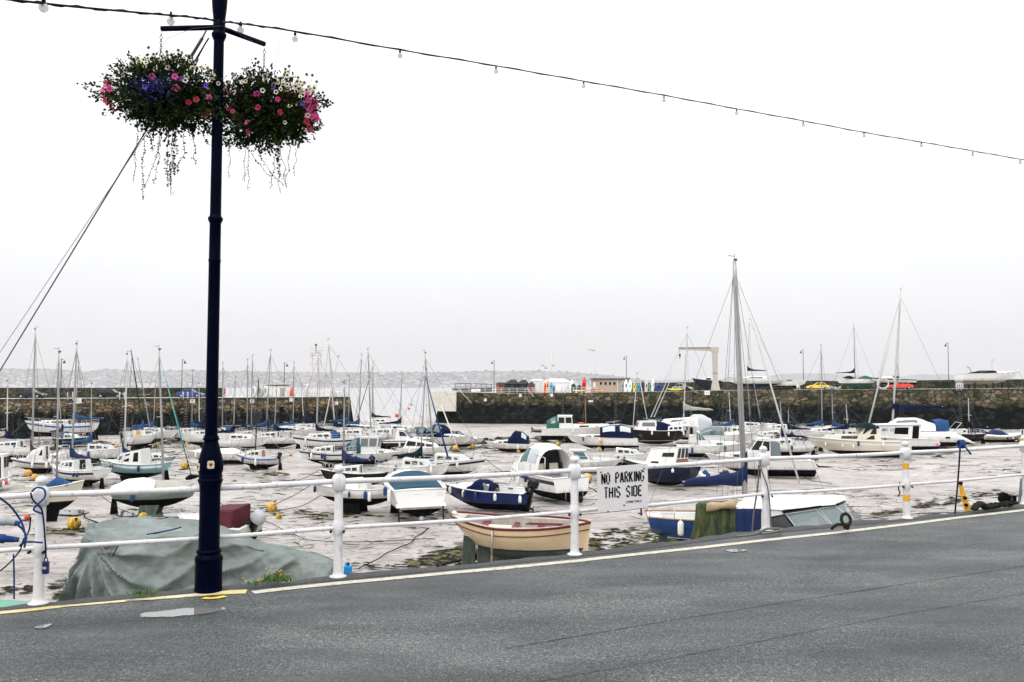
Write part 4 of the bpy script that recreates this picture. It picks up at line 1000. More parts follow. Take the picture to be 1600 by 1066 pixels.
    # trailing strands
    def strand(x, y, z, l_, drift, dens, sz, name, mt, wav=.03):
        l_ *= 1.15; sz *= 1.15; x *= .9; dens += 1
        mb = MB(); pts = []; n_ = int(l_/.02)
        for k in range(n_+1):
            f = k/n_; pts.append(Vector((x+drift*f*f+wav*noise.noise(Vector((x*9, f*4, z))), y+wav*noise.noise(Vector((x*5, f*4, 7))), z-l_*f)))
        mb.tube(pts, .0024, 3)
        for p in pts:
            for _ in range(dens if rg.random() < .85 else 0):
                a = Vector((rg.gauss(0, 1), rg.gauss(0, 1), rg.gauss(-.4, .6))).normalized(); b_ = a.orthogonal().normalized(); s_ = sz*rg.uniform(.5, 1.3); q = p+Vector((rg.gauss(0, .006), rg.gauss(0, .006), 0))
                mb.add([q, q+a*s_*.5+b_*s_*.4, q+a*s_, q+a*s_*.5-b_*s_*.4], [(0, 1, 2, 3)])
        mb.build(name, mt, bk)
    for (x, z, l_, dr, de, sz, mt) in STR[pinkdir]: strand(x, rg.uniform(-.15, .1), z, l_, dr, de, sz, 'trailing_vine', mt)
    # flowers
    def fl(kind, p, nrm, sc=1.0):
        if kind not in ftypes:
            c, th, r, thr = {'cream': ('petal_cream', 'throat_dark', .021, .48), 'pink': ('petal_pink', 'throat_dark', .027, .16), 'red': ('petal_red', 'throat_dark', .026, .2), 'violet': ('petal_violet', 'throat_dark', .025, .2)}[kind]
            o = flower_mesh(c, th, r, thr).build('petunia', [c, th, 'leaf_a'], bk); ftypes[kind] = o
        else:
            o = ftypes[kind].copy(); COL.objects.link(o); o.parent = bk
        o.name = 'petunia'; o.location = p; o.rotation_euler = nrm.to_track_quat('Z', 'Y').to_euler(); o.scale = (sc, sc, sc)
        if kind != 'cream': o['label'] = {'pink': 'bright pink petunia bloom', 'red': 'dark red petunia bloom', 'violet': 'violet blue petunia bloom'}[kind]
        else: o['label'] = 'cream petunia bloom with dark centre'
    def shell(dx, dz, k=1.0):
        dx = max(-.98, min(.98, dx)); dz = max(-.98, min(.98, dz)); r2 = dx*dx+dz*dz
        if r2 > .96: f = math.sqrt(.96/r2); dx *= f; dz *= f; r2 = .96
        return Vector((dx*rad[0]*1.06*k, -rad[1]*math.sqrt(1-r2)*1.05, dz*rad[2]*1.1*k))
    for _ in range(nwhite):
        dx, dz = rg.uniform(-.95, .95), abs(rg.gauss(.62, .22))
        if pinkdir > 0 and rg.random() < .45: dx, dz = rg.gauss(.62, .2), rg.gauss(.45, .25)
        if pinkdir < 0 and rg.random() < .3: dx, dz = rg.gauss(-.05, .3), rg.gauss(.95, .15)
        p = shell(dx, dz, rg.uniform(1.0, 1.14)); p.z += max(0, rg.gauss(0, .03)); fl('cream', p, (Vector((dx*.5+rg.gauss(0, .25), -1, rg.gauss(-.1, .35)))), rg.uniform(.8, 1.1))
    for _ in range(30):
        if rg.random() < .74: dx, dz = pinkdir*rg.gauss(.93, .07), rg.gauss(-.12, .36)
        else: dx, dz = rg.uniform(-.9, .9), rg.gauss(-.05, .4)
        p = shell(dx, dz, rg.uniform(1.0, 1.1)); fl(rg.choice(['pink', 'pink', 'red'] if dz > -.3 else ['red', 'pink', 'red']), p, Vector((dx*.7+rg.gauss(0, .3), -1, rg.gauss(-.1, .3))), rg.uniform(.85, 1.15))
    for _ in range(nviolet): p = shell(rg.uniform(-.9, .9), rg.uniform(-.2, .6)); fl('violet', p, Vector((rg.gauss(0, .3), -1, 0)))
    # tall daisies on thin stems above
    for _ in range(9 if pinkdir < 0 else 4):
        x = rg.uniform(-.15, .3)*(1 if pinkdir < 0 else 1.5) ; z0 = rad[2]*.8; h_ = rg.uniform(.08, .2); y = rg.uniform(-.1, .1); xx = x+rg.uniform(-.06, .06)
        MB().tube([(x, y, z0), ((x+xx)/2, y, z0+h_*.6), (xx, y, z0+h_)], .0015, 4).build('stem', 'leaf_a', bk)
        mb = MB(); cc = Vector((xx, y, z0+h_))
        for k in range(12):
            a_ = 2*math.pi*k/12; mb.tube([cc, cc+Vector((.017*math.cos(a_), -.004, .017*math.sin(a_)))], [.0035, .002], 3)
        mb.ell(cc, (.008, .008, .008), 8, 5); mb.build('daisy', 'leaf_c', bk)
    return bk
STR = {-1: [(-.27, -.28, .52, .03, 2, .014, 'leaf_c'), (-.25, -.25, .46, .0, 2, .012, 'leaf_c'), (-.09, -.26, .42, -.06, 1, .018, 'leaf_a'), (-.06, -.22, .5, -.14, 1, .016, 'leaf_a'), (.08, -.24, .50, .0, 3, .022, 'leaf_a'), (.10, -.24, .46, -.04, 3, .02, 'leaf_a'), (.13, -.22, .40, -.02, 3, .02, 'leaf_a'), (.11, -.22, .58, -.02, 1, .014, 'leaf_a'), (.22, -.22, .42, -.06, 2, .018, 'leaf_a'), (.24, -.22, .3, .02, 2, .018, 'leaf_a'), (.32, -.15, .25, .10, 1, .016, 'leaf_a'), (-.14, -.26, .2, .02, 2, .016, 'leaf_a')],
       1: [(-.33, -.22, .36, .0, 1, .010, 'leaf_c'), (-.25, -.24, .33, .02, 2, .012, 'leaf_c'), (-.22, -.24, .40, .02, 1, .012, 'leaf_c'), (-.18, -.2, .36, .22, 1, .018, 'leaf_a'), (-.05, -.34, .30, .22, 1, .016, 'leaf_a'), (.12, -.30, .26, .0, 3, .024, 'leaf_a'), (.14, -.30, .40, .02, 1, .014, 'leaf_a'), (.18, -.3, .34, .05, 1, .014, 'leaf_a'), (.28, -.28, .38, -.05, 2, .012, 'leaf_c'), (.33, -.25, .3, -.03, 1, .012, 'leaf_c'), (.1, -.28, .36, -.05, 2, .014, 'leaf_a')]}
cL = A(260, 151, LPp.y+.02); cR = A(417, 176, LPp.y+.43)
make_basket(cL, (.46, .34, .25), EL_-Vector((0, 0, .03)), 11, 'left hanging basket of pink and cream petunias with blue lobelia', -1, 64, 3)
ftypes.clear()
make_basket(cR, (.44, .34, .29), ER_-Vector((0, 0, .03)), 23, 'right hanging basket, mostly cream petunias with pink blooms on its right edge', 1, 70, 3)
# ---- guy wire from the pole down to the left
gw = MB(); T0 = A(322, 48, LPp.y-.05)
P1 = A(316, 60, LPp.y-.1); P2 = A(-60, 678, 11.0)
gw.tube([T0, P1], .008, 6); gw.tube([P1, P1.lerp(P2, .08)], .014, 8); gw.tube([P1, P2], .0075, 6)
tag(gw.build('guy_wire', 'wire'), 'thick steel stay running from the lamp post down to the left', 'stay wire')
gw = MB(); gw.tube([A(326, 60, LPp.y-.06), A(300, 108, LPp.y+.3), A(232, 205, 8.4), A(-60, 640, 11.0)], .003, 4); gw.tube([A(326, 60, LPp.y-.06), A(298, 106, LPp.y+.3)], .007, 5)
tag(gw.build('guy_wire', 'chain'), 'thin dark wire beside the thick stay left of the lamp post', 'stay wire')
# ---- festoon lights
glass_b, t, b = nodes('bulb_glass'); b.inputs['Base Color'].default_value = (.78, .78, .80, 1); b.inputs['Roughness'].default_value = .12; b.inputs['Transmission Weight'].default_value = .55; b.inputs['IOR'].default_value = 1.5; MATS['bulb_glass'] = glass_b
def festoon(pts, bulbs, label, thick):
    W = [A(x, y, Y) for x, y, Y in pts]; root = empty('string_lights', tuple(W[0])); tag(root, label, 'string lights'); o = W[0]
    P = []
    for i in range(len(W)-1):
        for k in range(8):
            tt = k/8; a, b_, c, d = W[max(0, i-1)], W[i], W[i+1], W[min(len(W)-1, i+2)]
            P.append(.5*((2*b_)+(c-a)*tt+(2*a-5*b_+4*c-d)*tt*tt+(3*b_-a-3*c+d)*tt**3))
    P.append(W[-1]); mb = MB(); mb.tube([p-o for p in P], thick, 6)
    wr = [p-o+Vector((0, .01*math.sin(i*1.3), .012*math.cos(i*1.3))) for i, p in enumerate(P)]; mb.tube(wr, thick*.5, 4); mb.build('cable', 'black', root)
    for bx, by, Y in bulbs:
        p = A(bx, by, Y)-o; b0 = MB(); b0.tube([(0, 0, .045), (0, 0, .018)], .014, 8); b0.tube([(0, 0, .045), (0, 0, .065)], .009, 6); s_ = b0.build('bulb_holder', 'black', root); s_.location = p
        mb = MB(); mb.ell((0, 0, -.012), (.032, .032, .034), 16, 12); g = mb.build('bulb', 'bulb_glass', s_)
        mb = MB(); mb.tube([(0, 0, .02), (0, 0, -.005)], .006, 6); mb.tube([(-.01, 0, -.01), (0, 0, -.003), (.01, 0, -.01)], .0018, 4); mb.build('filament', 'wire', s_)
    return root
festoon([(342, 33, 7.55), (300, 27, 7.3), (230, 21, 6.8), (120, 11, 6.1), (20, 0, 5.6), (-120, -16, 5.0)], [(267, 31, 7.1), (68, 9, 5.85)], 'short run of festoon lights leading left from the lamp post', .008)
def Yr(px): return LPp.y-.05+(px-343)/1257*13.2
festoon([(346, 34, 7.55)]+[(x, y, Yr(x)) for x, y in ((380, 37.5), (460, 49), (625, 78), (775, 103), (912, 127), (1037, 149), (1150, 170), (1255, 189), (1350, 207), (1439, 222), (1520, 236), (1600, 250), (1700, 268))],
        [(x, y, Yr(x)) for x, y in ((376, 45), (461, 59), (625, 85.5), (775, 110.5), (912, 133.5), (1037.5, 156), (1151, 176), (1255, 194.5), (1350, 211.5), (1439.5, 227), (1520, 241.5), (1594, 254))], 'long run of festoon lights from the lamp post to the right', .0085)
tag(MB().tube([A(395, 65, 7.9), A(352, 40, 7.6), A(300, 45, 7.5), A(262, 60, 7.6), A(245, 85, 7.65)], .0018, 4).tube([A(448, 42, 8.2), A(438, 75, 8.1), A(430, 105, 8.1)], .0015, 4).tube([A(440, 46, 8.2), A(434, 80, 8.1), A(420, 108, 8.1)], .0015, 4).build('thin_cable', 'wire'), 'thin loose cables looping near the basket arms', 'cable')
# ---- ropes, plugs and bits on the railing
def rope(pts, r, mt, name, label, cat='rope', n=6):
    W = [Vector(p) for p in pts]; P = []
    for i in range(len(W)-1):
        for k in range(6):
            tt = k/6; a, b_, c, d = W[max(0, i-1)], W[i], W[i+1], W[min(len(W)-1, i+2)]
            P.append(.5*((2*b_)+(c-a)*tt+(2*a-5*b_+4*c-d)*tt*tt+(3*b_-a-3*c+d)*tt**3))
    P.append(W[-1]); return tag(MB().tube(P, r, n).build(name, mt), label, cat)
Yp = FP[0].y
rope([A(50, 768, Yp-.09), A(58, 762, Yp-.1), A(69, 765, Yp-.09), A(70, 777, Yp-.09), A(58, 789, Yp-.095), A(53, 797, Yp-.09), A(66, 803, Yp-.08)], .008, 'rope_blue', 'rope', 'blue rope crossed over the collar of the leftmost railing post')
rope([A(48, 770, Yp-.08), A(52, 782, Yp-.09), A(64, 794, Yp-.09), A(68, 812, Yp-.07), A(71, 850, Yp-.07), A(72, 873, Yp-.07)], .007, 'canvas_navy', 'rope', 'dark blue cord hanging down the leftmost railing post to a padlock box', n=5)
lb = empty('key_safe', tuple(A(71.5, 887, Yp-.08))); tag(lb, 'small navy plastic box hanging beside the leftmost railing post', 'box')
MB().box((0, 0, 0), (.045, .04, .10)).build('case', 'hull_royal', lb, bevel=.008); MB().tube([(-.012, 0, .05), (-.012, 0, .075), (.012, 0, .075), (.012, 0, .05)], .004, 6).build('shackle', 'chain', lb); MB().box((0, -.021, .0), (.03, .004, .02)).build('label_plate', 'cowl_grey', lb)
rope([A(-10, 772, 6.6), A(15, 790, 6.8), A(33, 815, 6.9), A(40, 840, 6.9), (A(38, 856, 6.9))], .008, 'rope_blue', 'cable', 'blue cable sagging from the rail left of the first post', 'cable')
rope([A(48, 808, 7.0), A(45, 830, 6.95), A(36, 845, 6.9), A(30, 862, 6.9), (A(8, 886, 6.7)), A(-20, 905, 6.6)], .006, 'black', 'cable', 'black cable running down left behind the first post', 'cable')
rope([A(27, 820, 6.75), A(36, 828, 6.8), A(41, 842, 6.8), A(31, 853, 6.8), A(42, 847, 6.85), A(66, 848, 7.0)], .008, 'rope_blue', 'cable', 'blue cable looping from the upper plug to the lower rail', 'cable')
rope([A(21, 866, 6.7), A(22, 900, 6.75), A(22, 936, 6.8)], .006, 'rope_blue', 'cable', 'straight blue cable dropping from the lower rail at far left', 'cable')
def plug(px, py, Y, lab, rot):
    e_ = empty('power_plug', tuple(A(px, py, Y)), (0, rot, .3)); tag(e_, lab, 'plug')
    MB().lathe((0, 0, 0), [(.001, -.07), (.022, -.068), (.026, -.01), (.034, -.005), (.034, .05), (.03, .056), (.001, .056)], 14).build('body', 'cowl_grey' if 'grey' in lab else 'rope_blue', e_)
    MB().lathe((0, 0, 0), [(.001, -.105), (.018, -.1), (.022, -.066)], 12).build('ring', 'canvas_blue', e_); MB().box((0.0, .035, .02), (.03, .012, .06)).build('flap', 'canvas_teal', e_)
plug(8, 815, 6.75, 'grey and blue power plug, upper one at the far left of the railing', -1.35)
plug(6, 842, 6.7, 'all blue power plug, lower one at the far left of the railing', -1.45)
# rope round fourth post
Yq = FP[3].y
rope([A(1187, 716, Yq-.07), A(1190, 735, Yq-.09), A(1199, 760, Yq-.08), A(1203, 790, Yq-.07), A(1204, 818, Yq-.08), A(1206, 828, Yq-.09)], .009, 'rope_grey', 'rope', 'dark rope hanging down the post right of the sign')
rope([A(1186, 722, Yq+.05), A(1184, 760, Yq+.06), A(1178, 800, Yq+.10), A(1175, 838, Yq+.15)], .011, 'rope_grey', 'rope', 'grey rope hanging behind the rails beside the post right of the sign')
rope([G(1150, 838, .05), G(1172, 836, .05), G(1186, 832, .06), G(1196, 827, .08), G(1207, 826, .07), G(1222, 827, .05), G(1212, 831, .05), G(1190, 834, .05)], .014, 'rope_grey', 'rope', 'rope coiled on the ground at the foot of the post right of the sign')
rope([A(1406, 754, FP[4].y-.05), A(1404, 764, FP[4].y-.05), A(1406, 770, FP[4].y-.05), A(1403, 776, FP[4].y-.05)], .008, 'black', 'strap', 'short black strap dangling from the lower rail at the yellow taped post', 'strap')
Yr_ = 12.0
rope([A(1500.5, 690, Yr_), A(1499, 720, Yr_), A(1496, 760, Yr_+.05), A(1492, 803, Yr_+.1)], .011, 'hull_navy', 'rope', 'taut dark rope dropping straight from the top rail at right')
mb = MB()
for k in range(4): mb.tube([A(1502, 694, Yr_)+Vector((.03*(k-1.5)*.6, .05*math.cos(q), .05*math.sin(q))) for q in [2*math.pi*j/12 for j in range(12)]], .012, 6, closed=True)
mb.tube([A(1506, 696, Yr_-.05), A(1511, 702, Yr_-.06), A(1517, 710, Yr_-.05)], [.012, .012, .014], 6)
tag(mb.build('rope_knot', 'rope_blue'), 'dark blue knotted rope wrapped round the top rail at right', 'knot')
# yellow stand (boat prop) at the right
ys_ = empty('yellow_prop', tuple(G(1515, 797.5))); tag(ys_, 'yellow metal prop with black holes and cap leaning at the quay edge', 'prop')
q = lambda px, py: A(px, py, ys_.location.y+.1)-ys_.location
MB().hexa([q(1509, 799), q(1518, 798), q(1518, 798)+Vector((0, .05, 0)), q(1509, 799)+Vector((0, .05, 0))], [q(1499, 754), q(1503, 754), q(1503, 754)+Vector((0, .05, 0)), q(1499, 754)+Vector((0, .05, 0))]).build('leg', 'tape_yellow' if 'tape_yellow' in MATS else tape, ys_, bevel=.004)
MB().tube([q(1501, 757), q(1501, 752)], .028, 10).build('cap', 'rubber', ys_); MB().tube([q(1496, 775), q(1508, 775)], .008, 6).build('crossbar', tape, ys_)
for px, py in ((1507, 778), (1509, 789)): MB().tube([q(px, py)+Vector((0, -.03, 0)), q(px, py)+Vector((0, .01, 0))], .022, 10).build('hole_plate', 'rubber', ys_)
# mooring chain heap and ring on the edge
def ringch(px, py, lab):
    p = G(px, py, .05); mb = MB(); mb.tube([p+Vector((.055*math.cos(a_), .02*math.sin(a_), .10+.065*math.sin(a_))) for a_ in [2*math.pi*k/14 for k in range(14)]], .020, 8, closed=True)
    mb.tube([p+Vector((0, 0, .04)), p+Vector((-.1, .02, .04)), p+Vector((-.17, .03, -.02))], .018, 6); mb.tube([p+Vector((-.02, 0, .02)), p+Vector((.03, 0, .0))], .03, 8)
    return tag(mb.build('mooring_ring', 'chain'), lab, 'mooring ring')
ringch(1322, 825, 'black iron mooring ring standing on the quay edge')
mb = MB(); rr = random.Random(5)
P = [G(lerp(1524, 1586, k/26), lerp(797, 788.5, k/26), .05)+Vector((0, .02, .05*math.sin(min(1, k/7)*math.pi)*(1 if k < 9 else .5)+.02)) for k in range(27)]
for k, p in enumerate(P):
    a_ = rr.uniform(0, 3); u = Vector((math.cos(a_)*.3+.7, math.sin(a_)*.4, rr.uniform(-.3, .3))).normalized(); v = u.orthogonal().normalized(); v = Matrix.Rotation(rr.uniform(0, 3), 3, u) @ v
    mb.tube([p+u*.055*math.cos(t_)+v*.032*math.sin(t_) for t_ in [2*math.pi*j/10 for j in range(10)]], .013, 5, closed=True)
    if 6 < k < 14 or k < 7: mb.ell(p+Vector((0, 0, .0)), (.06, .05, .035), 8, 5)
tag(mb.build('mooring_chain', 'chain'), 'heap of black mooring chain lying on the quay edge at right', 'chain')
# weeds growing at the edge
def weed(px, py, lab, n=40, h=.10, fl_=0):
    rg = random.Random(int(px)); mb = MB(); p0 = G(px, py, .02)
    for _ in range(n):
        p = p0+Vector((rg.gauss(0, .05), rg.gauss(0, .02), 0)); a = Vector((rg.gauss(0, .5), rg.gauss(0, .4), 1)).normalized(); s_ = rg.uniform(.4, 1)*h; b_ = Vector((rg.uniform(-1, 1), rg.uniform(-1, 1), 0)).normalized()*s_*.13
        mb.add([p, p+a*s_*.5+b_, p+a*s_, p+a*s_*.5-b_], [(0, 1, 2, 3)])
    for _ in range(fl_):
        p = p0+Vector((rg.gauss(0, .06), 0, rg.uniform(.5, 1.1)*h)); mb.ell(p, (.009, .009, .007), 6, 4, mi=1)
    return tag(mb.build('weed', ['leaf_green', 'buoy_yellow']), lab, 'weed')
mat('leaf_green', (.07, .14, .03), .6, var=.3, vs=20)
weed(226, 932, 'green weed tuft growing beside the yellow line left of the lamp post', 60, .07)
weed(432, 911, 'tall yellow flowering weed right of the lamp post', 50, .12, 6); weed(442, 909, 'yellow flowered weed just right of the tall one', 30, .09, 8); weed(396, 916, 'small pale weed nearest the lamp post on its right', 24, .07, 5)
# blue plastic container behind second post
bc = empty('blue_container', tuple(G(540, 899.5)+Vector((0.0, .12, -.03)))); tag(bc, 'small bright blue plastic container behind the second railing post', 'container')
MB().box((0, 0, .05), (.075, .06, .10)).build('body', mat('plastic_blue', (.02, .32, .70), .35, var=.2, vs=20), bc, bevel=.012); MB().tube([(0.0, 0, .10), (0.0, 0, .125)], .016, 10).build('cap', 'canvas_blue', bc)
MB().tube([(-.025, 0, .10), (-.025, 0, .12), (-.002, 0, .12)], .006, 6).build('handle', 'plastic_blue', bc)
# ================================================================ BOATS
def sloop(label, cx, cy, ang, W, top=None, mh=8, hull='gel_white', cover='canvas_blue', bottom='bottom_black', win='glass_dark', stripe=None, kh=.5, nk=2, cabh=.34, mastt=.56, mastm='alu', furl=False, pul=True, dodger=None, cname='sailing_boat', cat='sailing boat', boom=True, rig=True, deckm='deck_white', hatch=None, out=None, boot=None, mast=True, blen=.4, gr=True, coverh=1.0, spread=True, beam=.34, mbx=None, **k):
    kh = kh*.38
    b = Boat(cname, label, cat, cx, cy, ang, W, 'sail', beam, kh=kh, hull=hull, bottom=bottom, stripe=stripe, boot=boot, deckm=deckm, **k)
    cabh *= 1.3
    b.house(.37, .78, .66, .38, cabh+.1, cabh*.7, rf=1.0, rb=.05, tum=.86, mt=deckm, wins=[('RL', .10, .30, .45, .80, win), ('RL', .36, .56, .45, .78, win), ('RL', .64, .74, .42, .70, win)]+([('B', .32, .68, .15, .95, hatch, 'hatch')] if hatch else [('B', .34, .66, .2, .95, 'glass_dark', 'hatch')]), name='coachroof')
    if nk: b.keels(nk, .38, .60, bottom, .30)
    b.rudder(bottom)
    if mast: b.mast(top, mastt, h=mh, mbx=mbx, mt=mastm, cover=cover, furl=furl, boom=boom, rig=rig, blen=blen, coverh=coverh, spread=spread)
    if pul: b.pulpit(back=True)
    if gr and b.d < 130: b.rails()
    if dodger: b.arch(.26, .46, .60, [.55, .75, .35], dodger, 'sprayhood', ends=False)
    if out: b.outboard(out, .8, .4)
    b.gear(3)
    return b
def cruiser(label, cx, cy, ang, W, canopy='canvas_navy', hull='gel_white', bottom='bottom_black', stripe=None, out='cowl_black', cab=True, ch=.9, win='glass_dark', cname='motor_boat', hs=None, cw=None, wsm='glass_grey', pul=True, sterndrive=False, kh=.08, boot=None, beam=.36, c0=.08, c1=.50, wins=True, **k):
    b = Boat(cname, label, 'motor boat', cx, cy, ang, W, 'motor', beam, kh=kh, hull=hull, bottom=bottom, stripe=stripe, boot=boot, cockpit=(.05, .48), **k)
    if cab: b.house(.44, .86, .74, .30, .42, .14, rf=1.6, rb=-.1, tum=.80, mt='deck_white', wins=[('RL', .15, .42, .35, .75, win), ('RL', .50, .70, .35, .68, win), ('F', .35, .65, .3, .7, 'glass_grey', 'hatch')], name='cuddy')
    b.windscreen(.52, .74, .42, .55, wsm)
    if canopy: b.arch(c0, c1, .84, hs or [.5*ch, .95*ch, ch, .55*ch], canopy, 'canopy', wins=cw if cw is not None else [(1, .55, .85, .25, .75, 'glass_grey'), (-1, .55, .85, .25, .75, 'glass_grey'), (1, .15, .45, .25, .7, 'glass_grey'), (-1, .15, .45, .25, .7, 'glass_grey')])
    if pul: b.pulpit(h=.42)
    if out: b.outboard(out, 1.0, 0, tilt=-25)
    b.gear(3)
    return b
def pilot(label, cx, cy, ang, W, hull='gel_white', bottom='bottom_black', stripe=None, win='glass_dark', out=None, wh=1.35, wx=(.34, .60), fore=True, roof='deck_white', mt='deck_white', cname='motor_boat', ww=.74, rf=-.15, kh=.08, boot=None, pul=True, frame=None, aft=None, kind='motor', cat='motor boat', nw=2, beam=.36, **k):
    b = Boat(cname, label, cat, cx, cy, ang, W, kind, beam, kh=kh, hull=hull, bottom=bottom, stripe=stripe, boot=boot, cockpit=(.05, wx[0]), **k)
    if fore: b.house(wx[1]-.02, .88, ww*.92, .30, .40, .18, rf=1.2, rb=0, tum=.82, mt=mt, wins=[('RL', .2, .45, .35, .75, win)], name='fore_cabin')
    sw = [('RL', .06, .46, .48, .90, win), ('RL', .54, .94, .48, .90, win)] if nw == 2 else [('RL', .05, .31, .48, .90, win), ('RL', .37, .63, .48, .90, win), ('RL', .69, .95, .48, .90, win)]
    b.house(wx[0], wx[1], ww, ww*.93, wh, wh*.98, rf=rf, rb=0, tum=.90, mt=mt, roof=roof, wins=sw+[('F', .06, .47, .48, .90, win), ('F', .53, .94, .48, .90, win), ('B', .12, .42, .45, .9, win), ('B', .55, .85, .05, .92, win, 'door')], name='wheelhouse', frame=frame)
    if aft: b.arch(.06, wx[0]+.02, ww*1.05, [wh*.62, wh*.9, wh*.98], aft, 'canopy', wins=[(1, .3, .7, .25, .7, 'glass_grey'), (-1, .3, .7, .25, .7, 'glass_grey')])
    if pul: b.pulpit(h=.45)
    if out: b.outboard(out, 1.0, 0, tilt=-20)
    b.gear(3)
    return b
rnd = random.seed(21)
# ---------------- left part of the harbour
b = sloop('long white yacht lying against the left pier wall, far left', 94, 688, 178, 104, top=(123, 566), mbx=119, cover='canvas_blue', nk=1, kh=.9, cabh=.3, stripe='stripe_blue', beam=.3)
b = sloop('small white cabin sailing boat with black hull in front of the long yacht', 110, 701, -22, 62, top=(90, 584), mbx=96, hull='hull_black', cover='canvas_royal', kh=.3, dodger='canvas_blue')
b = sloop('white twin hulled boat with a furled red sail at far left', 62, 741, 186, 82, top=(55.5, 515), mbx=54, cover='canvas_red', kh=.35, cabh=.75, beam=.5, blen=.16, stripe='stripe_navy', mh=12)
b.house(.08, .32, .7, .7, .55, .5, rf=.3, mt='gel_white', wins=[('RL', .3, .6, .5, .8)], name='aft_cabin')
b = pilot('white boat stern cut off by the left edge of the photo', -6, 768, 100, 46, out='cowl_grey', bottom='bottom_blue', wx=(.4, .62))
b.ballf(.3, -1, 'buoy_red', .16); b.fender(.2, -1); 
cruiser('white boat bow peeping in at the left edge beside the pier wall', -22, 690, 8, 60, canopy=None, out=None)
b = sloop('white twin keel yacht with open stern and curved royal blue sail cover', 118, 764, 152, 124, top=(120, 538), mbx=113, cover='canvas_royal', kh=.4, nk=2, stripe='stripe_navy', cabh=.42, beam=.42, furl=False, boot='stripe_black')
b.fender(.2, 1, 'fender_navy', .3, .1); b.fender(.26, 1, 'fender_navy', .3, .1)
# turquoise cruiser
b = Boat('sailing_boat', 'turquoise hulled cabin boat with two tall dark windows', 'sailing boat', 208, 754, 172, 108, 'sail', .42, kh=.3, hull='hull_turq', boot='hull_turq', stripe='gel_white', cockpit=(.05, .30))
b.house(.30, .74, .70, .48, .95, .55, rf=.75, rb=.1, mt='deck_white', wins=[('LR', .10, .30, .28, .86), ('LR', .46, .66, .28, .86), ('LR', .78, .92, .4, .75, 'glass_grey')], name='cabin'); b.keels(2); b.rudder(); b.mast((199, 554), .62, mbx=196, cover='canvas_royal', blen=.10, mt='mast_white'); b.fender(.75, 1, 'fender_navy', .45, .12); b.pulpit(back=True)
MB().tube([b.S(.62, 1)+Vector((0, 0, .2)), b.S(.62, 1)+Vector((0, 0, .21))], .01, 3)
cruiser('low white decked dinghy with grey sides behind the turquoise boat', 243, 730, 4, 60, canopy=None, hull='hull_grey', out='cowl_black', cab=True, pul=False)
b = sloop('white yacht seen from astern with an orange yellow hatch', 222, 704, 88, 42, top=(205, 549), cover='canvas_blue', hatch='buoy_orange', kh=.4, mastm='mast_dark', out='cowl_black', L=7.2)
b.mast((215.5, 562), .8, cover=None, boom=False, rig=False)
sloop('white yacht with drooping blue sail cover by the pier ladder left of the lamp post', 295, 693, 176, 38, top=(301, 580), mbx=301, cover='canvas_blue', kh=.5, L=5.6)
b = sloop('white yacht with blue spray hood just right of the lamp post near the pier', 345, 692, 182, 66, top=(348.5, 568), mbx=348.5, cover=None, kh=.4, dodger='canvas_blue', boom=True)
b = sloop('white yacht with blue gear hanging over its side, centre of the far left group', 393, 696, 180, 62, top=(387, 563), mbx=387, cover='canvas_teal', kh=.4, stripe='stripe_navy')
b.mast((394.5, 557), .45, mbx=393.5, cover=None, boom=False, rig=True, fore=False)
b = sloop('white yacht seen from astern with blue canopy and yellow lifebuoy', 438, 697, 62, 48, top=(423, 548), mbx=424, cover='canvas_blue', dodger='canvas_blue', kh=.45, L=7.5, nk=1)
mb = MB(); c = b.S(0.02, 1)+Vector((0, -.3, .45)); mb.tube([c+Vector((0, .26*math.cos(q), .26*math.sin(q))) for q in [2*math.pi*k/12 for k in range(12)]], .08, 7, closed=True); mb.build('lifebuoy', 'buoy_yellow', b.root)
sloop('small white yacht half hidden right of the blue canopied one', 462, 690, 20, 36, top=(459.5, 567), mbx=459, cover='canvas_blue', L=6.2, kh=.3)
b = Boat('motor_boat', 'long white decked motor boat lying behind the lamp post', 'motor boat', 334, 726, 176, 88, 'motor', .32, kh=.05, cockpit=(.05, .2)); b.house(.35, .85, .7, .3, .38, .12, rf=1.4, mt='gel_white', wins=[('RL', .2, .5, .4, .8)], name='cuddy'); b.blob(.05, .45, .85, .45, 'canvas_white', 'boat_cover'); b.pulpit(); b.keels(2, .3, .5)
b = sloop('white sailing dinghy with a thin blue stripe and brown hatch', 403, 735, 158, 82, top=(404, 596), hull='gel_white', stripe='stripe_blue', cover=None, boom=False, hatch='wood', kh=.4, mastm='mast_dark', out='cowl_black')
b.fender(.75, 1, 'fender_navy', .5); b.fender(.4, 1)
# grey green bilge keeler with tarpaulin
b = Boat('sailing_boat', 'grey green bilge keeled sailing boat under a white and grey tarpaulin', 'sailing boat', 243, 806, 6, 122, 'sail', .36, kh=.42, hull='hull_greygreen', boot='bottom_red', bottom='bottom_black', stripe='hull_greygreen', zw=.95)
b.keels(2, .35, .58, 'bottom_green'); b.rudder('bottom_black', .03); b.arch(.02, .52, .96, [.25, .55, .62, .45], 'canvas_white', 'tarpaulin', p=1.9); b.arch(.50, .90, .80, [.48, .42, .12], 'canvas_grey', 'tarpaulin', p=1.9)
b.mast((248.5, 547), .62, mbx=259, cover=None, boom=False); b.ballf(.06, -1, 'buoy_yellow', .10, -.02)
T_ = RM(b.root).inverted(); p0 = T_ @ A(250, 560, b.root.location.y); p1 = T_ @ A(286, 695, b.root.location.y); p2 = T_ @ A(300, 747, b.root.location.y)
MB().tube([p0, p0.lerp(p1, .6), p1], [.01, .035, .05], 6).build('green_halyard', 'rope_teal', b.root); MB().tube([p1, p2], .025, 6).tube([p2+Vector((-.35, 0, -.05)), p2+Vector((-.1, 0, .05)), p2+Vector((.45, 0, .12))], [.08, .16, .05], 8).build('black_spar', 'canvas_black', b.root)
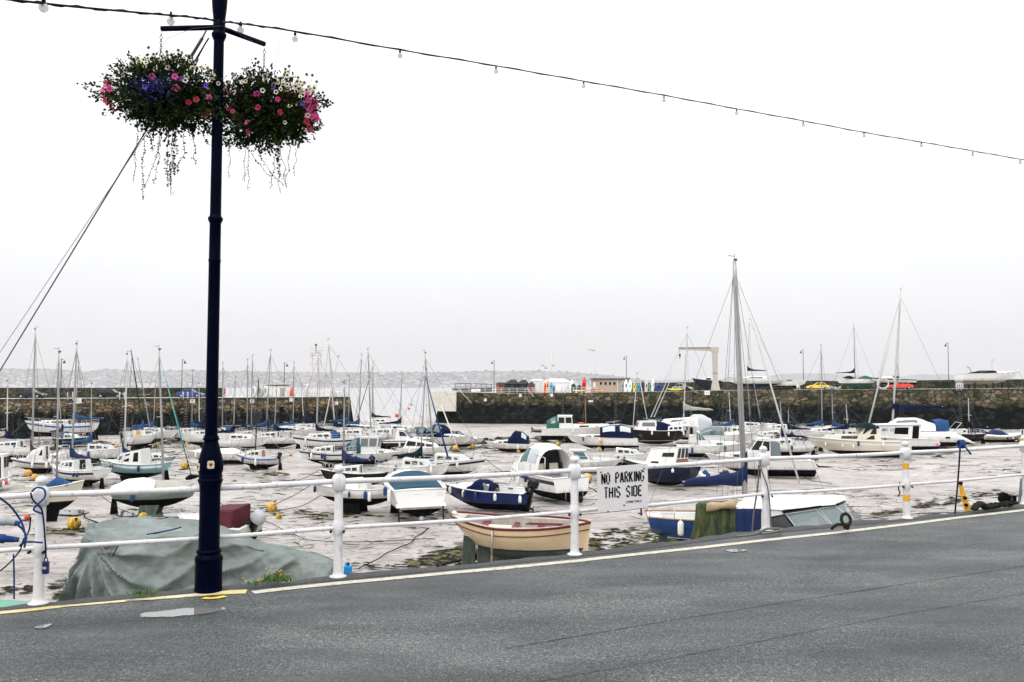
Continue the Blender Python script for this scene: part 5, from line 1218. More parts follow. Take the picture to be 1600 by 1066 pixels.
# white hull with small blue cover behind first post
b = Boat('sailing_boat', 'round white hulled keelboat with blue cover behind the leftmost post', 'sailing boat', 87, 815, 12, 78, 'sail', .40, kh=.55, hull='gel_cream', bottom='bottom_black', boot='bottom_red', zw=1.05, depth=1.25)
b.keels(1, .32, .58); b.arch(.3, .75, .75, [.15, .42, .1], 'canvas_blue', 'cover'); b.mast((92, 551), .44, mbx=93, cover=None, boom=False, h=8)
# red cover speedboat
b = Boat('speedboat', 'white speedboat with maroon red cover and big outboard, partly behind the lamp post', 'speedboat', 337, 846, 158, 118, 'motor', .42, kh=.05, roll=-8, L=4.4, cockpit=(.05, .6), stripe='gel_white')
b.house(.14, .56, .80, .66, .92, .70, rf=.55, rb=-.25, tum=.82, mt='canvas_red', name='canopy', bev=.1); b.outboard('cowl_grey', 1.35, 0, tilt=-30, up=.10); b.pulpit(h=.3); b.ballf(.95, 1, 'buoy_yellow', .1, .1)
# ---------------- middle
b = sloop('white yacht with black sail cover and blue cockpit tent left of the harbour mouth', 506, 707, 182, 92, top=(497.5, 551), mbx=496, cover='canvas_black', kh=.4, mastm='mast_white', stripe='stripe_navy', blen=.30, dodger='canvas_blue')
b.mast((529, 558), .3, mbx=503, cover=None, boom=False, mt='mast_white', rig=False)
b = sloop('white yacht with blue stripe standing on a fin keel, centre left', 510, 731, 176, 84, cover=None, mast=False, stripe='stripe_navy', kh=.75, nk=1, beam=.3, boot='gel_white')
b.fender(.5, 1, 'fender_navy', .6, .12); b.fender(.75, 1)
sloop('white yacht half hidden with crossing raked masts near the pier end', 552, 702, 184, 56, top=(513, 531), mbx=525, cover='canvas_navy', kh=.3, mastm='mast_white', L=7.5)
b = pilot('white wheelhouse motor boat with tyre fenders left of the big black hulled cruiser', 583, 728, -6, 88, wh=1.35, wx=(.30, .58), win='glass_grey', roof='gel_white', rf=-.12, boot='stripe_black', stripe='gel_white', frame='alu', aft='canvas_teal')
for t in (.25, .55): 
    p = b.S(t, -1); MB().tube([p+Vector((.22*math.cos(q), -.09, -.45+.22*math.sin(q))) for q in [2*math.pi*k/12 for k in range(12)]], .08, 6, closed=True).build('tyre_fender', 'rubber', b.root)
b = sloop('black hulled yacht with royal blue cover right above the second post', 551, 764, 172, 78, top=(538, 599), mbx=538, hull='hull_black', cover='canvas_royal', kh=.25, cabh=.3, L=4.6, mastm='alu', coverh=1.3)
b = sloop('far white yacht with black furled sail beyond the blue covered one', 594, 676, 186, 42, top=(583, 566), mbx=582, cover='canvas_black', kh=.3, L=7, furl='canvas_red')
sloop('white yacht with bright blue boom cover in front of the harbour mouth', 572, 690, 2, 52, top=(565, 555), mbx=561, cover='canvas_blue', kh=.3, L=7)
sloop('white yacht with tall thin mast beside the harbour mouth', 600, 700, 178, 50, top=(575, 546), mbx=580, cover=None, boom=False, kh=.3, L=7.5, mastt=.45)
b = Boat('motor_boat', 'large white motor cruiser with black hull and dark wraparound windscreen', 'motor boat', 642, 704, -8, 78, 'motor', .34, kh=.1, hull='hull_black', stripe='gel_white', boot='hull_black', cockpit=(.04, .3))
b.house(.22, .58, .86, .66, 1.15, .95, rf=1.15, rb=.2, tum=.78, mt='gel_white', roof='gel_white', wins=[('F', .04, .96, .25, .88, 'hull_navy', 'windscreen'), ('RL', .30, .92, .45, .82, 'hull_navy')], name='deckhouse', ov=.12); b.house(.56, .9, .8, .3, .3, .12, rf=1.4, mt='deck_white', name='foredeck_cabin'); b.pulpit(); b.rails(); b.fender(.35, -1)
b = Boat('motor_boat', 'sleek white motor cruiser with a row of long dark windows', 'motor boat', 664, 718, -16, 86, 'motor', .34, kh=.05, boot='stripe_teal', stripe='gel_white', cockpit=(.04, .25))
b.house(.12, .80, .84, .34, .85, .35, rf=1.6, rb=.5, tum=.80, mt='gel_white', wins=[('RL', .06, .34, .38, .82), ('RL', .38, .62, .38, .80), ('RL', .66, .86, .36, .72)], name='cabin', bev=.1); b.pulpit()
cruiser('white motor boat with tall dark blue canopy moored in the harbour mouth', 672, 700, -12, 52, canopy='canvas_teal', ch=1.1, L=6)
b = cruiser('white motor boat with blue canopy, its bow pointing at the right pier', 700, 703, -38, 56, canopy='canvas_navy', hull='gel_white', ch=1.25, hs=[.9, 1.3, 1.3, .8], L=6.8, bottom='bottom_black')
Mi = RM(b.root).inverted(); MB().tube([Mi @ A(689, 632, b.root.location.y), Mi @ A(720, 713, b.root.location.y-3)], [.06, .11], 7).build('lowered_spar', 'mast_white', b.root)
b = sloop('white sailing cruiser with dark boom cover, in front of the sleek cruiser', 645, 757, -4, 108, top=(665, 578), mbx=657, cover='canvas_dgreen', kh=.3, nk=2, cabh=.4, stripe='gel_white', boot='stripe_brown', furl='rope_blue', beam=.34)
b = sloop('white sailing boat whose bow shows right of the sailing cruiser', 697, 750, -6, 84, top=(664, 552), mbx=679, cover=None, boom=False, kh=.35, stripe='stripe_black', L=6.0)
b = Boat('sailing_boat', 'little white cabin boat with small black outboard behind the second post', 'sailing boat', 552, 804, 172, 92, 'sail', .38, kh=.45, stripe='gel_white', boot='bottom_black', bottom='bottom_black', zw=.95, L=4.6)
b.house(.40, .78, .66, .40, .50, .30, rf=.8, mt='gel_white', wins=[('LR', .5, .72, .45, .8), ('B', .3, .7, .1, .95, 'glass_grey', 'hatch')], name='cabin'); b.house(.30, .46, .5, .5, .42, .4, mt='deck_white', name='companionway'); b.keels(2); b.rudder(out=True); b.outboard('cowl_black', .65, -.3, up=.15); b.fender(.97, 1, 'fender_navy', .4, .08); b.fender(.5, 1, 'fender_navy', .35, .07); b.fender(.25, 1)
# big white sports cruiser, stern to us
b = Boat('motor_boat', 'broad white motor cruiser seen from its stern under a teal blue cover', 'motor boat', 643, 812, 104, 100, 'motor', .42, kh=.35, bottom='bottom_black', stripe='gel_white', L=7.0, cockpit=(.12, .5), depth=1.45, zw=.85)
b.arch(.07, .52, .84, [.12, .42, .62, .50], 'canvas_teal', 'cockpit_cover', p=2.0); b.house(.50, .88, .7, .3, .45, .15, rf=1.4, mt='gel_white', wins=[('RL', .3, .6, .4, .8)], name='cuddy'); b.pulpit()
for y in (-.75, .75): MB().tube([(-b.L/2-.1, y*b.B/2, .0), (-b.L/2-.1, y*b.B/2, 1.0)], .045, 6).build('trim_tab_strut', 'chain', b.root)
MB().hexa([(-b.L/2-.45, -b.B*.42, 1.0), (-b.L/2+.05, -b.B*.42, .95), (-b.L/2+.05, b.B*.42, .95), (-b.L/2-.45, b.B*.42, 1.0)], [(-b.L/2-.42, -b.B*.41, 1.07), (-b.L/2+.05, -b.B*.42, 1.15), (-b.L/2+.05, b.B*.42, 1.15), (-b.L/2-.42, b.B*.41, 1.07)]).build('bathing_platform', 'gel_white', b.root, bevel=.02)
MB().tube([(-b.L/2-.2, 0, .35), (-b.L/2-.35, 0, .30)], [.16, .05], 10).build('stern_drive', 'cowl_grey', b.root)
b.fender(.1, 1, 'fender_white', .75, .12, -.0); MB().box((-b.L/2-.03, -b.B*.33, 1.5), (.02, .35, .42)).build('locker_door', 'deck_white', b.root)
mb = MB(); mb.tube([(-b.L/2-.02, .1+.45*math.cos(q), 1.52+.13*math.sin(q)) for q in [2*math.pi*k/20 for k in range(20)]], .008, 4, closed=True); mb.build('oval_badge', 'wire', b.root)
# blue and white speedboat
b = cruiser('dark blue speedboat with white deck, white fenders and black outboard', 756, 799, 164, 112, canopy=None, hull='hull_royal', boot='hull_royal', stripe='hull_royal', bottom='bottom_black', out=None, cab=False, kh=.02, beam=.42, L=5.0, depth=1.12)
b.house(.40, .84, .70, .30, .34, .12, rf=1.5, mt='deck_white', wins=[], name='cuddy'); b.arch(.36, .66, .66, [.3, .5, .46, .12], 'canvas_navy', 'console_cover', p=2.2); b.outboard('cowl_black', 1.35, 0, tilt=-12, up=.1)
for t in (.88, .70, .32): b.fender(t, 1, 'fender_white', .45, .10, .05)
b.fender(.03, 1, 'fender_white', .45, .1, .1); b.fender(.96, -1, 'fender_white', .45, .1)
# navy canopy speedboat, middle distance
b = cruiser('white speedboat with tall navy canopy, open water pool to its left', 795, 708, 172, 70, canopy='canvas_navy', stripe='gel_white', boot='stripe_black', out=None, ch=1.15, hs=[.75, 1.15, 1.2, .55], cw=[(1, .08, .32, .3, .75, 'glass_pale'), (-1, .1, .35, .3, .75, 'glass_grey')])
b.ballf(.35, 1, 'buoy_orange', .22, .8)
# large white sports cruiser in the middle
b = Boat('motor_boat', 'large white sports cruiser with hardtop, black stripe and swim ladder', 'motor boat', 846, 784, 118, 118, 'motor', .40, kh=.12, stripe='stripe_black', boot='gel_white', bottom='bottom_black', cockpit=(.06, .45), L=7.0, depth=1.5)
b.house(.50, .90, .78, .30, .50, .18, rf=1.6, mt='gel_white', wins=[('RL', .25, .45, .4, .75)], name='fore_cabin', bev=.08)
b.windscreen(.60, .84, .75, .9, 'glass_teal', .2); b.arch(.26, .62, .84, [1.35, 1.6, 1.55, 1.1], 'gel_white', 'hardtop', p=2.6, zoff=.0, ends=False, wins=[(1, .15, .5, .2, .6, 'glass_pale'), (-1, .15, .5, .2, .6, 'glass_pale'), (1, .56, .9, .2, .6, 'glass_teal')])
b.house(.40, .56, .76, .72, 1.15, 1.15, rf=.3, mt='glass_dark', name='shaded_interior', wins=[('B', .1, .4, .05, .5, 'gel_cream', 'seat'), ('B', .6, .9, .05, .5, 'gel_cream', 'seat')]);  # near-black box paints in the shade inside the open hardtop
for y in (-.25, .05): MB().tube([(-b.L/2-.12, y*b.B, .35), (-b.L/2-.12, y*b.B, 1.0), (-b.L/2+.05, y*b.B, 1.05)], .025, 6).tube([(-b.L/2-.12, y*b.B+.35, .35), (-b.L/2-.12, y*b.B+.35, 1.0), (-b.L/2+.05, y*b.B+.35, 1.05)], .025, 6).build('swim_ladder', 'steel', b.root)
MB().tube([(-b.L/2-.15, -.3, .42), (-b.L/2-.55, -.3, .36)], [.2, .12], 10).ell((-b.L/2-.6, -.3, .36), (.03, .2, .2), 10, 6).build('stern_drive', 'cowl_black', b.root)
for t in (.86, .72, .56): b.fender(t, 1, 'fender_white', .6, .1, .3)
b.pulpit(); b.rails(.5, .86)
MB().tube([b.S(.12, 1), b.S(.14, 1)+Vector((.1, -.2, 1.2)), b.S(.34, 1)+Vector((0, -.3, 1.3))], .03, 6).tube([b.S(.12, -1), b.S(.14, -1)+Vector((.1, .2, 1.2)), b.S(.34, -1)+Vector((0, .3, 1.3))], .03, 6).build('arch_frame', 'steel', b.root)
b = Boat('motor_boat', 'white day cruiser with white hardtop and green tinted windscreen', 'motor boat', 922, 741, -4, 92, 'motor', .34, kh=.05, boot='stripe_black', cockpit=(.05, .35)); b.house(.22, .56, .74, .6, .85, .8, rf=.9, rb=-.1, tum=.86, mt='gel_white', roof='gel_white', wins=[('RL', .15, .9, .35, .88, 'glass_teal'), ('F', .06, .94, .2, .9, 'glass_teal', 'windscreen')], name='wheelhouse', ov=.15); b.house(.54, .88, .7, .3, .28, .1, rf=1.4, mt='deck_white', name='foredeck_cabin'); b.pulpit(); b.rails()
b = sloop('small white mastless sailing boat with a dark window strip', 975, 733, -6, 88, mast=False, cover=None, kh=.2, nk=2, hatch='deck_white', stripe='gel_white', boot='bottom_black', cabh=.36, L=5.2)
b.fender(.52, -1, 'fender_navy', .5, .1); b.ballf(.08, 1, 'buoy_orange', .12, -.25)
# fishing boat with green canvas
b = pilot('white fishing boat with green canvas aft and a bare wooden mast', 908, 692, -4, 108, wh=1.35, wx=(.20, .40), aft='canvas_green', hull='gel_white', kh=.3, win='glass_dark', rf=.1, L=9.5, boot='gel_white')
b.house(.40, .80, .5, .4, .3, .25, mt='gel_white', wins=[('RL', .1, .2, .2, .6), ('RL', .4, .5, .2, .6), ('RL', .7, .8, .2, .6)], name='low_cabin'); b.mast((914.5, 622), .54, mbx=915, cover=None, boom=False, mt='mast_wood', spread=False); b.keels(2, .3, .5)
MB().ell((.0, 0, b.zs(.5)+.45), (.55, .35, .22), 10, 6).build('orange_float', 'fender_red', b.root)
d_ = Boat('dinghy', 'small white inflatable dinghy hung on the stern of the green canvas fishing boat', 'dinghy', 846, 676, 25, 22, 'dink', .45, L=2.4, z=-4.5); d_.outboard('cowl_grey', .6)
b = cruiser('white cruiser with navy blue canopy and round orange fender', 940, 705, 174, 94, canopy='canvas_navy', ch=1.25, hs=[1.05, 1.25, 1.25, 1.0], c0=.06, c1=.52, out='cowl_black', L=7.6, stripe='gel_white', boot='gel_white', cw=[(1, .55, .92, .3, .75, 'glass_pale'), (1, .08, .40, .3, .75, 'glass_pale'), (-1, .5, .9, .3, .75, 'glass_grey')])
b.ballf(.55, 1, 'buoy_orange', .22, .35)
b = Boat('motor_boat', 'black hulled motor sailer with white cabin and navy canopy', 'motor boat', 1018, 697, 186, 88, 'sail', .34, kh=.2, hull='hull_black', stripe='hull_black', boot='gel_white', zw=.6, cockpit=(.05, .2), L=8)
b.house(.44, .74, .74, .5, 1.05, .9, rf=.4, mt='gel_white', roof='gel_white', wins=[('RL', .1, .8, .48, .85, 'glass_grey'), ('F', .1, .9, .45, .85)], name='wheelhouse'); b.arch(.24, .46, .74, [.7, .95, .95], 'canvas_navy', 'canopy'); b.house(.06, .30, .78, .8, .5, .5, mt='gel_white', wins=[('RL', .1, .3, .4, .8), ('RL', .4, .6, .4, .8), ('RL', .7, .9, .4, .8)], name='aft_cabin'); b.mast((995.5, 585), .66, mbx=988, cover=None, boom=False, mt='mast_white'); b.pulpit(); b.fender(.3, 1); b.fender(.06, 1); b.ballf(.6, 1, 'fender_pink', .15, -.2)
Mi = RM(b.root).inverted(); q = lambda px, py: Mi @ A(px, py, b.root.location.y)
MB().tube([q(1058, 556), q(1040, 600), q(1017, 652)], [.02, .05, .09], 6).tube([q(1058, 560), q(1043, 605), q(1022, 652)], [.02, .05, .09], 6).tube([q(999, 590), q(1011, 655)], .06, 6).build('raised_spars', 'mast_white', b.root)
b = Boat('sailing_yacht', 'large white motor sailer with tall mast and pale grey sail cover below the crane', 'yacht', 1072, 692, 182, 116, 'motor', .32, kh=.35, boot='gel_white', stripe='gel_white', zw=.75, cockpit=(.03, .15), L=10.5, depth=1.7)
b.house(.38, .82, .82, .5, 1.0, .55, rf=1.3, rb=0, tum=.8, mt='gel_white', wins=[('RL', .35, .8, .42, .84, 'glass_teal')], name='saloon', bev=.1); b.arch(.22, .50, .7, [.9, 1.3, 1.3, .6], 'glass_pale', 'clear_canopy'); b.mast((1074, 513), .50, mbx=1067, cover='canvas_grey', blen=.34, bz=2.2, mt='mast_white', coverh=1.6); b.pulpit(back=True); b.rails(.1, .85, .6); b.fender(.5, 1, 'canvas_black', .9, .2); b.fender(.08, 1, 'canvas_black', .6, .15)
# ---------------- right
b = pilot('small white pilot house cruiser with blue fender in front of the sports cruiser', 1112, 717, -6, 94, wh=1.2, wx=(.30, .50), win='glass_teal', rf=.9, roof='gel_white', boot='gel_white', L=6.6, kh=.1, bottom='bottom_black')
b.fender(.22, -1, 'canvas_blue', .7, .12); b.fender(.7, -1, 'fender_navy', .6, .12); b.outboard('cowl_grey', .8)
b = Boat('motor_boat', 'low white sports cruiser with dark raked windscreen and red seat', 'motor boat', 1130, 704, -10, 76, 'motor', .36, kh=.1, boot='gel_white', cockpit=(.05, .4), L=7.2, depth=1.5); b.windscreen(.55, .85, .75, 1.0, 'glass_teal', .25); b.arch(.14, .46, .82, [.55, .95, .9], 'glass_grey', 'clear_canopy'); b.house(.5, .88, .75, .3, .3, .1, rf=1.5, mt='gel_white', name='foredeck_cabin'); b.pulpit()
b = pilot('white angling boat with black trimmed windows and tilted black outboard, right of centre', 1185, 748, 172, 150, wh=1.35, wx=(.40, .66), ww=.78, rf=.75, roof='gel_white', stripe='gel_white', boot='stripe_navy', out='cowl_black', L=7.8, kh=.12, bottom='bottom_black')
b.house(.30, .41, .74, .74, 1.15, 1.2, rf=0, mt='glass_grey', name='cockpit_screen', bev=.03); b.rails(.5, .88, .45); b.fender(.46, 1, 'fender_white', .7, .1)
# wooden wheelhouse boat
b = Boat('motor_boat', 'navy hulled boat with white cabin and varnished wooden wheelhouse back', 'motor boat', 1030, 762, 140, 80, 'sail', .42, kh=.05, hull='hull_navy', stripe='hull_navy', boot='hull_navy', cockpit=(.05, .18), L=5.6, zw=.35, depth=1.35)
b.house(.20, .66, .74, .55, 1.2, .95, rf=.5, rb=-.15, tum=.84, mt='gel_white', roof='gel_white', wins=[('B', .03, .97, .02, .45, 'wood', 'wooden_bulkhead'), ('B', .06, .28, .5, .93), ('B', .38, .62, .5, .93), ('B', .72, .94, .5, .93), ('LR', .1, .5, .55, .75), ('LR', .55, .8, .2, .3)], name='cabin'); b.fender(.62, 1, 'fender_white', .45, .1, .5); b.fender(.2, 1, 'fender_white', .3)
b = Boat('dinghy', 'small white tender with blue cover and black outboards beside the wooden wheelhouse', 'dinghy', 1088, 760, 168, 62, 'dink', .45, kh=.02, hull='hull_royal', L=3.2, stripe='gel_white', bottom='bottom_black')
b.outboard('cowl_black', 1.0, .3, tilt=-55, up=.15); b.outboard('cowl_black', .8, -.4, tilt=-35, up=.1); b.arch(.3, .8, .8, [.2, .45, .3, .1], 'canvas_white', 'cover'); b.arch(.2, .42, .5, [.2, .5, .2], 'canvas_blue', 'cover')
# rib
b = Boat('inflatable_boat', 'dark grey inflatable boat with black outboard and pink buoy', 'inflatable boat', 1252, 702, -4, 44, 'dink', .45, hull='rubber', stripe='rubber', boot='rubber', deckm='cowl_grey', L=4.6, trim='rubber'); b.outboard('cowl_black', 1.3, up=.2); b.ballf(.2, -1, 'fender_pink', .28, .3); b.boxp(.5, 0, .3, (.5, .6, .7), 'cowl_black', 'console')
mb = MB().tube([b.S(t, 1)+Vector((0, .02, -.12)) for t in [i/9 for i in range(10)]]+[b.S(1-i/9, -1)+Vector((0, -.02, -.12)) for i in range(10)], .2, 9, closed=False).build('inflated_tube', 'rubber', b.root)
# cream cruiser
b = Boat('motor_boat', 'cream cabin cruiser with black folded canopy on its roof', 'motor boat', 1338, 716, 176, 148, 'motor', .32, kh=.08, hull='gel_cream', bottom='bottom_black', boot='gel_cream', stripe='gel_white', L=9.4, cockpit=(.03, .22))
b.house(.28, .84, .80, .34, .68, .32, rf=1.2, mt='gel_cream', wins=[('LR', .42, .72, .35, .80), ('LR', .12, .34, .35, .80)], name='low_cabin', bev=.08); b.house(.30, .54, .72, .62, 1.35, 1.25, rf=.7, rb=.1, mt='gel_cream', wins=[('LR', .1, .45, .5, .85, 'glass_dark'), ('LR', .5, .85, .5, .85, 'glass_dark'), ('B', .1, .42, .2, .8), ('B', .55, .9, .2, .8)], name='upper_cabin'); b.arch(.30, .54, .74, [.3, .48, .42, .15], 'canvas_dgreen', 'folded_canopy', zoff=1.38, p=2.2); b.rails(.02, .24, .6, 4); b.pulpit(); b.rails(.5, .9, .4)
for t in (.85, .7, .6): b.fender(t, 1, 'fender_white', .4, .08, .4)
# white motor yacht behind with lettering
b = Boat('motor_boat', 'white motor yacht with script name and black stern between cream cruiser and catamaran', 'motor boat', 1396, 709, 178, 100, 'motor', .32, kh=.2, boot='hull_navy', stripe='gel_white', bottom='bottom_black', L=8.2, cockpit=(.03, .12), depth=1.4)
b.house(.22, .86, .84, .5, 1.35, 1.0, rf=.3, rb=-.1, tum=.92, mt='gel_white', roof='gel_white', wins=[('LR', .24, .50, .35, .80), ('LR', .04, .16, .1, .9, 'glass_dark', 'door'), ('B', .1, .45, .05, .9), ('B', .55, .9, .4, .85)], name='deckhouse', ov=.2)
hp = MB(); nm_o = Vector((.08*b.L+1.0, b.B/2*.80, b.zs(.6)+.75)); letters('INNER SEA', nm_o, Vector((-1, 0, 0)), Vector((0, 0, 1)), Vector((0, 1, 0)), .32, .17, .035, .98, .25, 1.0, 'lettering', 'stripe_navy', b.root, .02)
b.ballf(.02, 1, 'fender_pink', .2, .5)
# catamaran
b = Boat('catamaran', 'big white catamaran with tall mast and navy boom cover at right', 'catamaran', 1426, 699, 166, 118, 'sail', .14, kh=.25, bottom='bottom_black', boot='gel_white', L=10.5, depth=1.7, cockpit=(.02, .05), roll=0, zw=.8)
def cathull(dy, nm):
    mb = MB(); hb = .75; ts = [-.06, 0, .05, .15, .3, .5, .7, .85, .93, 1]
    for sd in (1, -1):
        rows = []
        for t in ts:
            x = -b.L/2+t*b.L; wd_ = hb*(1 if t < .6 else max(.02, 1-((t-.6)/.4)**1.8)); zt = 1.95 if t > .12 else lerp(.75, 1.95, max(0, (t+.06)/.18)); zb = .25+.45*max(0, (t-.7)/.3)**2+.35*max(0, (.15-t)/.2)
            rows.append([(x, dy, zb), (x, dy+sd*wd_*.5, lerp(zb, zt, .12)), (x, dy+sd*wd_*.85, .80 if zt > .9 else zb+.2), (x, dy+sd*wd_, zt*.7), (x, dy+sd*wd_*.95, zt), (x, dy, zt+.03)])
        mb.grid(rows, lambda i, j: 0 if j < 2 else 1, True, flip=sd < 0)
    mb.build(nm, ['bottom_black', 'gel_white'], b.root, weld=True)
cathull(2.1, 'port_hull'); cathull(-2.4, 'starboard_hull')
MB().hexa([(-b.L*.40, -2.6, 1.25), (b.L*.30, -2.6, 1.25), (b.L*.30, 2.3, 1.25), (-b.L*.40, 2.3, 1.25)], [(-b.L*.40, -2.6, 2.0), (b.L*.32, -2.6, 2.0), (b.L*.32, 2.3, 2.0), (-b.L*.40, 2.3, 2.0)]).build('bridge_deck', 'gel_white', b.root, bevel=.08)
b.arch(.30, .80, 2.6, [.75, 1.25, 1.15, .15], 'gel_white', 'saloon', p=3.2, wins=[(1, .35, .85, .2, .55, 'glass_grey'), (-1, .35, .85, .2, .55, 'glass_grey')]); b.mast((1407.5, 453), .66, cover='canvas_navy', blen=.50, bz=1.9, mt='mast_white', r=.13, coverh=1.9, base=Vector((b.L*.20, 0, 2.6)), bdrop=-.55, furl=False); b.arch(.16, .3, 2.0, [1.0, 1.15, 1.0], 'canvas_blue', 'cockpit_awning', ends=False, p=4)
Mi = RM(b.root).inverted(); MB().tube([Mi @ A(1408, 462, b.root.location.y), Mi @ A(1383, 560, b.root.location.y), Mi @ A(1357, 664, b.root.location.y)], [.03, .10, .12], 7).build('furled_headsail', 'mast_white', b.root)
MB().tube([(-b.L*.38, -1.6, 2), (-b.L*.46, -1.6, 3.1), (-b.L*.46, 1.6, 3.1), (-b.L*.38, 1.6, 2)], .05, 6).build('davits', 'steel', b.root)
MB().box((-b.L*.30, 2.86, 1.35), (.5, .03, .22)).build('hull_window', 'glass_dark', b.root); b.fender(.5, 1)
# small boats at far right
b = cruiser('small white motor boat right of the catamaran with blue cover', 1537, 690, 10, 42, canopy='canvas_navy', ch=.7, out='cowl_black', L=4.8, cw=[])
b = Boat('inflatable_boat', 'white inflatable boat with royal blue cover near the right pier ladder', 'inflatable boat', 1566, 691, 6, 42, 'dink', .42, L=4.8, hull='gel_white'); b.arch(.12, .6, .7, [.3, .7, .6, .2], 'canvas_royal', 'cover'); b.fender(.5, -1, 'fender_navy', .4, .12)
mb = MB().tube([b.S(t, 1)+Vector((0, .02, -.1)) for t in [i/9 for i in range(10)]]+[b.S(1-i/9, -1)+Vector((0, -.02, -.1)) for i in range(10)], .2, 9).build('inflated_tube', 'gel_white', b.root)
b = sloop('small turquoise boat cut off by the right edge of the photo', 1604, 690, 4, 44, mast=False, cover=None, hull='hull_turq', L=4.2, kh=.1)
sgroup = 'small boats drawn up under the right pier'
b = sloop('slim mast white sailing dinghy with long thin mast under the yellow car', 1262, 691, 4, 70, top=(1283, 541), mbx=1284, cover='canvas_blue', kh=.1, L=6.4, nk=0, cabh=.2)
b = cruiser('white open boat with a tall frame left of the grey inflatable', 1196, 694, 176, 52, canopy=None, out='cowl_black', L=5.6); MB().tube([b.S(.3, 1), b.S(.3, 1)+Vector((0, -.1, 1.5)), b.S(.3, -1)+Vector((0, .1, 1.5)), b.S(.3, -1)], .05, 6).tube([b.S(.55, 1), b.S(.55, 1)+Vector((0, -.1, 1.5)), b.S(.55, -1)+Vector((0, .1, 1.5)), b.S(.55, -1)], .05, 6).build('frame', 'mast_white', b.root); b.boxp(.42, 0, 1.5, (1.2, 1.2, .08), 'deck_white', 'canopy_top')
b = sloop('white sailing boat with dark blue covered deck under the crane jib end of the wall', 1218, 686, 178, 60, top=(1178, 600), mbx=1190, cover='canvas_navy', kh=.1, L=6.6, mastm='alu')
b = sloop('white dayboat with folded blue sail right of the frame boat', 1240, 706, 172, 62, mast=False, cover=None, hull='gel_white', L=5.6, kh=.1, nk=0, cabh=.25); b.arch(.1, .5, .7, [.2, .35, .3], 'canvas_navy', 'cover')
b = sloop('low white boat with pale boom against the dark wall', 1308, 683, 180, 50, top=(1293, 610), mbx=1306, cover=None, L=6, kh=.1, nk=0, cabh=.2, mastm='mast_dark')
b = sloop('white sailing boat with raked mast behind the cream cruiser', 1350, 690, 2, 60, mast=False, cover=None, L=7, kh=.2)
for a in ((480, 686, 176, 46, 'white yacht behind the black sail cover boat, close under the left pier end', (470, 592), 476, 'canvas_navy', 6.5), (536, 684, 4, 44, 'white yacht tight under the tip of the left pier with blue sail bundle', (546, 588), 545, 'canvas_blue', 6.5), (322, 700, 182, 50, 'white yacht half hidden behind the lamp post, bow to the left', (311, 600), 313, 'canvas_navy', 6.4), (372, 708, 4, 54, 'white yacht with navy cover behind the blue striped dinghy', (368, 590), 366, 'canvas_navy', 6.2), (20, 722, 182, 62, 'white yacht with black window band left of the twin hulled boat', (12, 596), 14, 'canvas_navy', 6.0), (150, 728, 20, 56, 'white yacht with low cabin between the two curved blue sail covers', (143, 600), 146, 'canvas_blue', 5.6), (1290, 694, 176, 58, 'white yacht with light blue folded sail behind the cream cruiser bow', (1300, 615), 1300, 'canvas_blue', 6.4), (1170, 682, 4, 54, 'white dayboat under the dark wall left of the frame boat', (1168, 596), 1172, 'canvas_navy', 6.4), (1225, 716, 176, 60, 'white sailing boat behind the angling boat, sail in a navy bundle', (1219, 628), 1222, 'canvas_navy', 5.6)):
    sloop(a[4], a[0], a[1], a[2], a[3], top=a[5], mbx=a[6], cover=a[7], L=a[8], kh=.4, mastm=random.choice(['alu', 'mast_white']))
for a in ((622, 690, 4, 46, 'white yacht just in front of the harbour mouth, right of the red stay', (628, 588), 626, 'canvas_navy', 6.8), (1150, 694, 4, 56, 'white cabin yacht behind the low sports cruiser near the tall grey mast', (1139, 612), 1141, 'canvas_blue', 6.6), (1206, 700, 176, 60, 'white yacht with rolled navy cover between frame boat and grey inflatable', (1232, 640), 1230, 'canvas_navy', 6.0), (1330, 700, 4, 56, 'white yacht showing behind the cream cruiser cabin', (1322, 632), 1324, 'canvas_navy', 6.2), (1500, 694, 176, 50, 'small dark hulled yacht between the catamaran and the far right dinghies', (1513, 622), 1512, 'canvas_black', 5.4), (236, 694, 4, 44, 'white yacht close under the left pier wall right of the orange hatch boat', (243, 598), 241, 'canvas_blue', 6.2), (424, 702, 178, 50, 'white yacht lying in front of the blue canopied one', (432, 604), 430, 'canvas_navy', 6.0)):
    sloop(a[4], a[0], a[1], a[2], a[3], top=a[5], mbx=a[6], cover=a[7], L=a[8], kh=.4, mastm=random.choice(['alu', 'mast_white']), hull='hull_black' if 'dark hulled' in a[4] else 'gel_white')
cruiser('small white cuddy boat with navy canopy behind the sleek cruiser', 726, 700, 8, 40, canopy='canvas_navy', L=4.6, out='cowl_black')
# ---------------- foreground boats
# cream rowing-type launch
b = Boat('launch', 'cream open wooden launch with dark red gunwales and thwarts', 'boat', 812, 872, -9, 216, 'launch', .42, kh=.42, hull='hull_cream', bottom='bottom_green', boot='stripe_navy', zw=.98, L=5.7, depth=1.52, cockpit=(.10, .86), ck_d=.6, railm='stripe_red', roll=5, deckm=mat('launch_inside', (.42, .39, .34), .6, var=.2, vs=4, dirt=(GRIME, .5, .6)), pitch=-1.5)
b.root.location = A(812, 872, 37.0); b.root.location.z = MUD-.02
for sd in (1, -1):
    for dz, r_ in ((.30, .022), (.04, .03)): MB().tube([b.P(t, b.zs(t)-dz, sd)+Vector((0, sd*.012, 0)) for t in [i/24 for i in range(25)]], r_, 5).build('rubbing_strake', 'stripe_red', b.root)
for x0, w_ in ((.24, .30), (.46, .20), (.64, .22)):
    hx = b.half(x0)*.92; MB().box((-b.L/2+x0*b.L, 0, b.zs(x0)-.22), (w_, hx*2, .05)).build('thwart', 'wood_red', b.root, bevel=.01)
